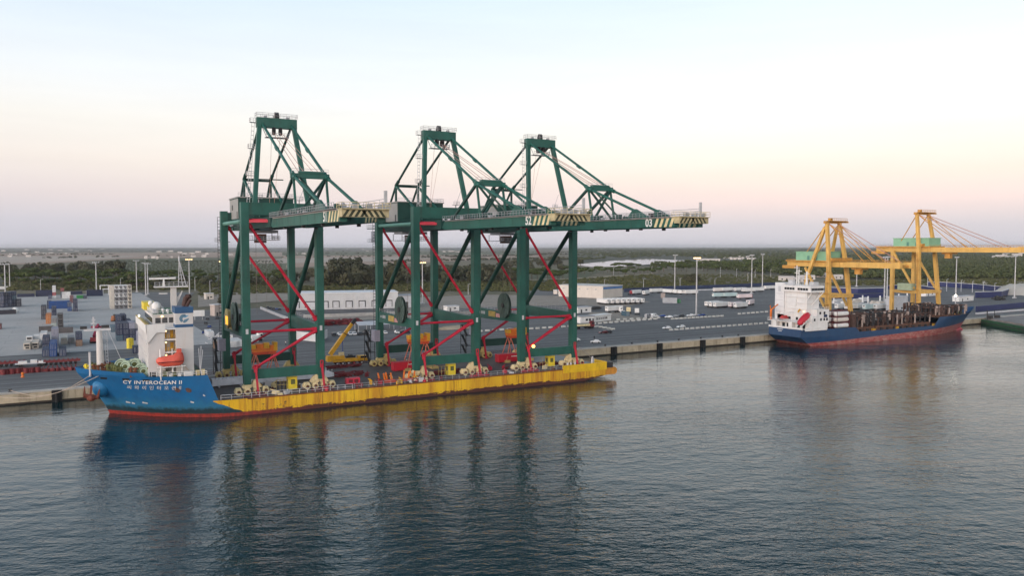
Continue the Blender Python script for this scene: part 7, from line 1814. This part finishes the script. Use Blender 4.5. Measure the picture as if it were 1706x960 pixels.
LAG = [(950, 443), (985, 448), (1040, 447.5), (1095, 443), (1160, 436), (1160, 429.5), (1085, 429), (950, 436)]
LAG2 = [(950, 433), (1012, 431.5), (1012, 428), (950, 428)]
pts = sample(2100, [(400, 488), (480, 488), (640, 486), (960, 486), (1300, 476), (1330, 462), (1100, 457), (960, 466), (640, 476), (480, 479), (400, 481)], lambda x, y, d: ((q := rr.uniform(.7, 1.7)), q * rr.uniform(1, 1.6)), [[(1090, 466), (1320, 474), (1320, 463), (1250, 457), (1120, 457)]])
pts += sample(180, [(1090, 466), (1320, 474), (1320, 463), (1250, 457), (1120, 457)], lambda x, y, d: (rr.uniform(.6, 1.1),) * 2)
pts += sample(520, [(1380, 476), (1560, 476), (1706, 478), (1706, 462), (1500, 466), (1380, 470)], lambda x, y, d: ((q := rr.uniform(.7, 1.8)), q * 1.3))
pts += sample(900, [(10, 484), (240, 484), (480, 481), (480, 470), (240, 468), (10, 468)], lambda x, y, d: (rr.uniform(1.2, 2.6), rr.uniform(1.4, 2.6)))
pts += sample(420, [(540, 483), (860, 478), (860, 470), (540, 474)], lambda x, y, d: (rr.uniform(1.2, 2.6), rr.uniform(1.4, 2.6)))
pts += sample(500, [(1090, 466), (1320, 474), (1320, 463), (1250, 457), (1120, 457)], lambda x, y, d: (rr.uniform(.5, 1.0), rr.uniform(.8, 1.6)))
pts += sample(200, [(330, 496), (480, 487), (480, 480), (330, 482)], lambda x, y, d: ((q := rr.uniform(.5, 1.2)), q * 1.3))
scatter('scrub', pts, bush, M_SCRUB)
def fs(x, y, d): k = max(1.0, d / 1900); return rr.uniform(.9, 1.5) * min(1.6, k ** .35), rr.uniform(.9, 1.5) * k
pts = sample(5200, [(955, 436), (1100, 445), (1330, 461), (1420, 466), (1720, 466), (1720, 417), (955, 416)], fs, [LAG, LAG2, [(1150, 440), (1260, 436), (1260, 431), (1150, 433)]])
pts += sample(1500, [(955, 419), (1720, 420), (1720, 412.6), (955, 412.6)], fs, [LAG])
scatter('far_wood', pts, clump, M_WOOD)
pts = sample(1500, [(-30, 416.4), (960, 415.6), (960, 412.4), (-30, 412.4)], lambda x, y, d: (rr.uniform(.6, 1.4), rr.uniform(1.2, 3) * max(1, d / 3500)))
for (xa, ya, xb, yb, n) in ((0, 420.5, 330, 418.5, 60), (330, 421, 700, 419, 70), (60, 431, 330, 426.5, 30), (460, 429, 760, 427, 40), (640, 437, 960, 431, 140), (700, 430, 960, 424, 160), (470, 424, 900, 420.5, 120), (0, 426, 200, 424, 60), (830, 440, 965, 432, 160), (860, 428, 960, 419, 160)):
    for k in range(n):
        f_ = rr.random(); X, Y, _ = at(lerp(xa, xb, f_), lerp(ya, yb, f_) + rr.uniform(-.5, .5), 3.3); q_ = rr.uniform(.5, 1.3); pts.append((X, Y, q_, q_ * rr.uniform(1, 2), rr.randrange(4)))
scatter('field_hedges', pts, clump, M_OAK)
# orchard rows in the far green field
pts = []
for i in range(20):
    for k in range(46):
        f_ = k / 45; y = 434.5 + (i / 19) ** 1.7 * 22; x = lerp(195, 468, f_) + rr.uniform(-2, 2)
        X, Y, _ = at(x, y, 3.3); pts.append((X, Y, rr.uniform(.22, .34), rr.uniform(.5, .8) * max(1, math.hypot(X, Y) / 1700), rr.randrange(4)))
scatter('orchard', pts, clump, leaf_mat('orchard_foliage', (.072, .084, .038), (.064, .076, .036), (.082, .092, .045)))
# white farm buildings on the plain
M_FARM = mat('farm_white', (.54, .50, .47), .7, .1, .05); M_FROOF = mat('farm_roof', (.50, .45, .42), .8, .15, .05)
FB = None
def farm(px_, py_, sx, sy, sz, label, group):
    global FB
    X, Y, _ = at(px_, py_, 3.4)
    if FB is None:
        t = thing('farm_building', label, 'farm building', (0, 0, 0), 0, group)
        b = MB(); b.box(-1, 1, -.5, .5, 0, 1); b.prism([(-.5, 1), (.5, 1), (0, 1.4)], 0, -1, 1); b.build('wall', M_FARM, t)
        b = MB(); b.prism([(-.56, 1.0), (-.5, .98), (0, 1.42), (.5, .98), (.56, 1.0), (0, 1.5)], 0, -1.03, 1.03); b.build('roof', M_FROOF, t)
        b = MB()
        for x in (-.7, -.1, .5): b.box(x, x + .2, -.52, -.5, .3, .75)
        b.build('window', M_DARK, t); FB = o = t
    else: o = dup(FB, (0, 0, 0))
    o.location = (X, Y, 3.3); o.rotation_euler = (0, 0, -YAW + rr.uniform(-.3, .3)); o.scale = (sx, sy, sz); o['label'] = label; o['group'] = group
for x, y, sx in ((22, 424.5, 28), (17, 428, 14), (42, 424, 22), (48, 428, 18), (62, 420.5, 24), (74, 424, 16), (85, 422, 20), (84, 416.8, 40), (100, 418, 30), (118, 417, 34), (128, 419, 26), (150, 418.6, 26), (110, 423, 10), (170, 415.5, 44), (6, 419, 30), (45, 417, 36), (265, 420.3, 30), (285, 419.6, 36), (300, 421.5, 24), (308, 424, 18), (320, 423, 22), (330, 421.2, 30), (345, 424.5, 14), (243, 431.2, 8), (256, 430.8, 12), (262, 431.5, 7), (286, 429.5, 7), (322, 428.8, 14), (340, 428.4, 14), (384, 425, 18), (396, 425.4, 14), (405, 426, 10)):
    farm(x, y, sx * .62, sx * .4, rr.uniform(4, 7) * max(1, sx / 26), 'white farm building on the plain behind the container yard', 'white farm buildings behind the container yard')
for x, y, sx in ((520, 415.2, 40), (530, 417, 24), (545, 416, 36), (580, 415.5, 38), (604, 416, 30), (492, 423.5, 16), (506, 424, 14), (640, 417.5, 26), (612, 419, 14), (752, 419.5, 34), (762, 420.6, 24), (775, 419.2, 30), (786, 418.5, 30), (740, 420.4, 14)):
    farm(x, y, sx * .7, sx * .4, rr.uniform(4, 6.5) * max(1, sx / 26), 'white farm building on the plain seen through the green cranes', 'white farm buildings seen through the cranes')
for x, y, sx in ((1170, 434.5, 18), (1182, 436, 22), (1190, 435, 16), (1212, 431, 14), (1228, 432.5, 22), (1240, 429.5, 20), (1252, 433, 14)): farm(x, y, sx, sx * .4, rr.uniform(4, 6), 'pale building in the woods right of the lagoon', 'pale buildings right of the lagoon')
for x, y, sx, sz in ((1668, 431, 22, 9), (1684, 432.5, 26, 8), (1676, 427, 20, 9), (1694, 429, 22, 10), (1702, 425, 18, 10), (1657, 430, 12, 6), (1688, 422.5, 16, 11)): farm(x, y, sx * .8, sx * .4, sz, 'white building of the village in the woods at the right edge', 'white village buildings at the right edge')
for x, y in ((1372, 462), (1392, 465), (1310, 468), (1330, 470), (1345, 466)): farm(x, y, 9, 5, 4, 'low building at the back of the port behind the white stern house', 'low buildings behind the stern house')
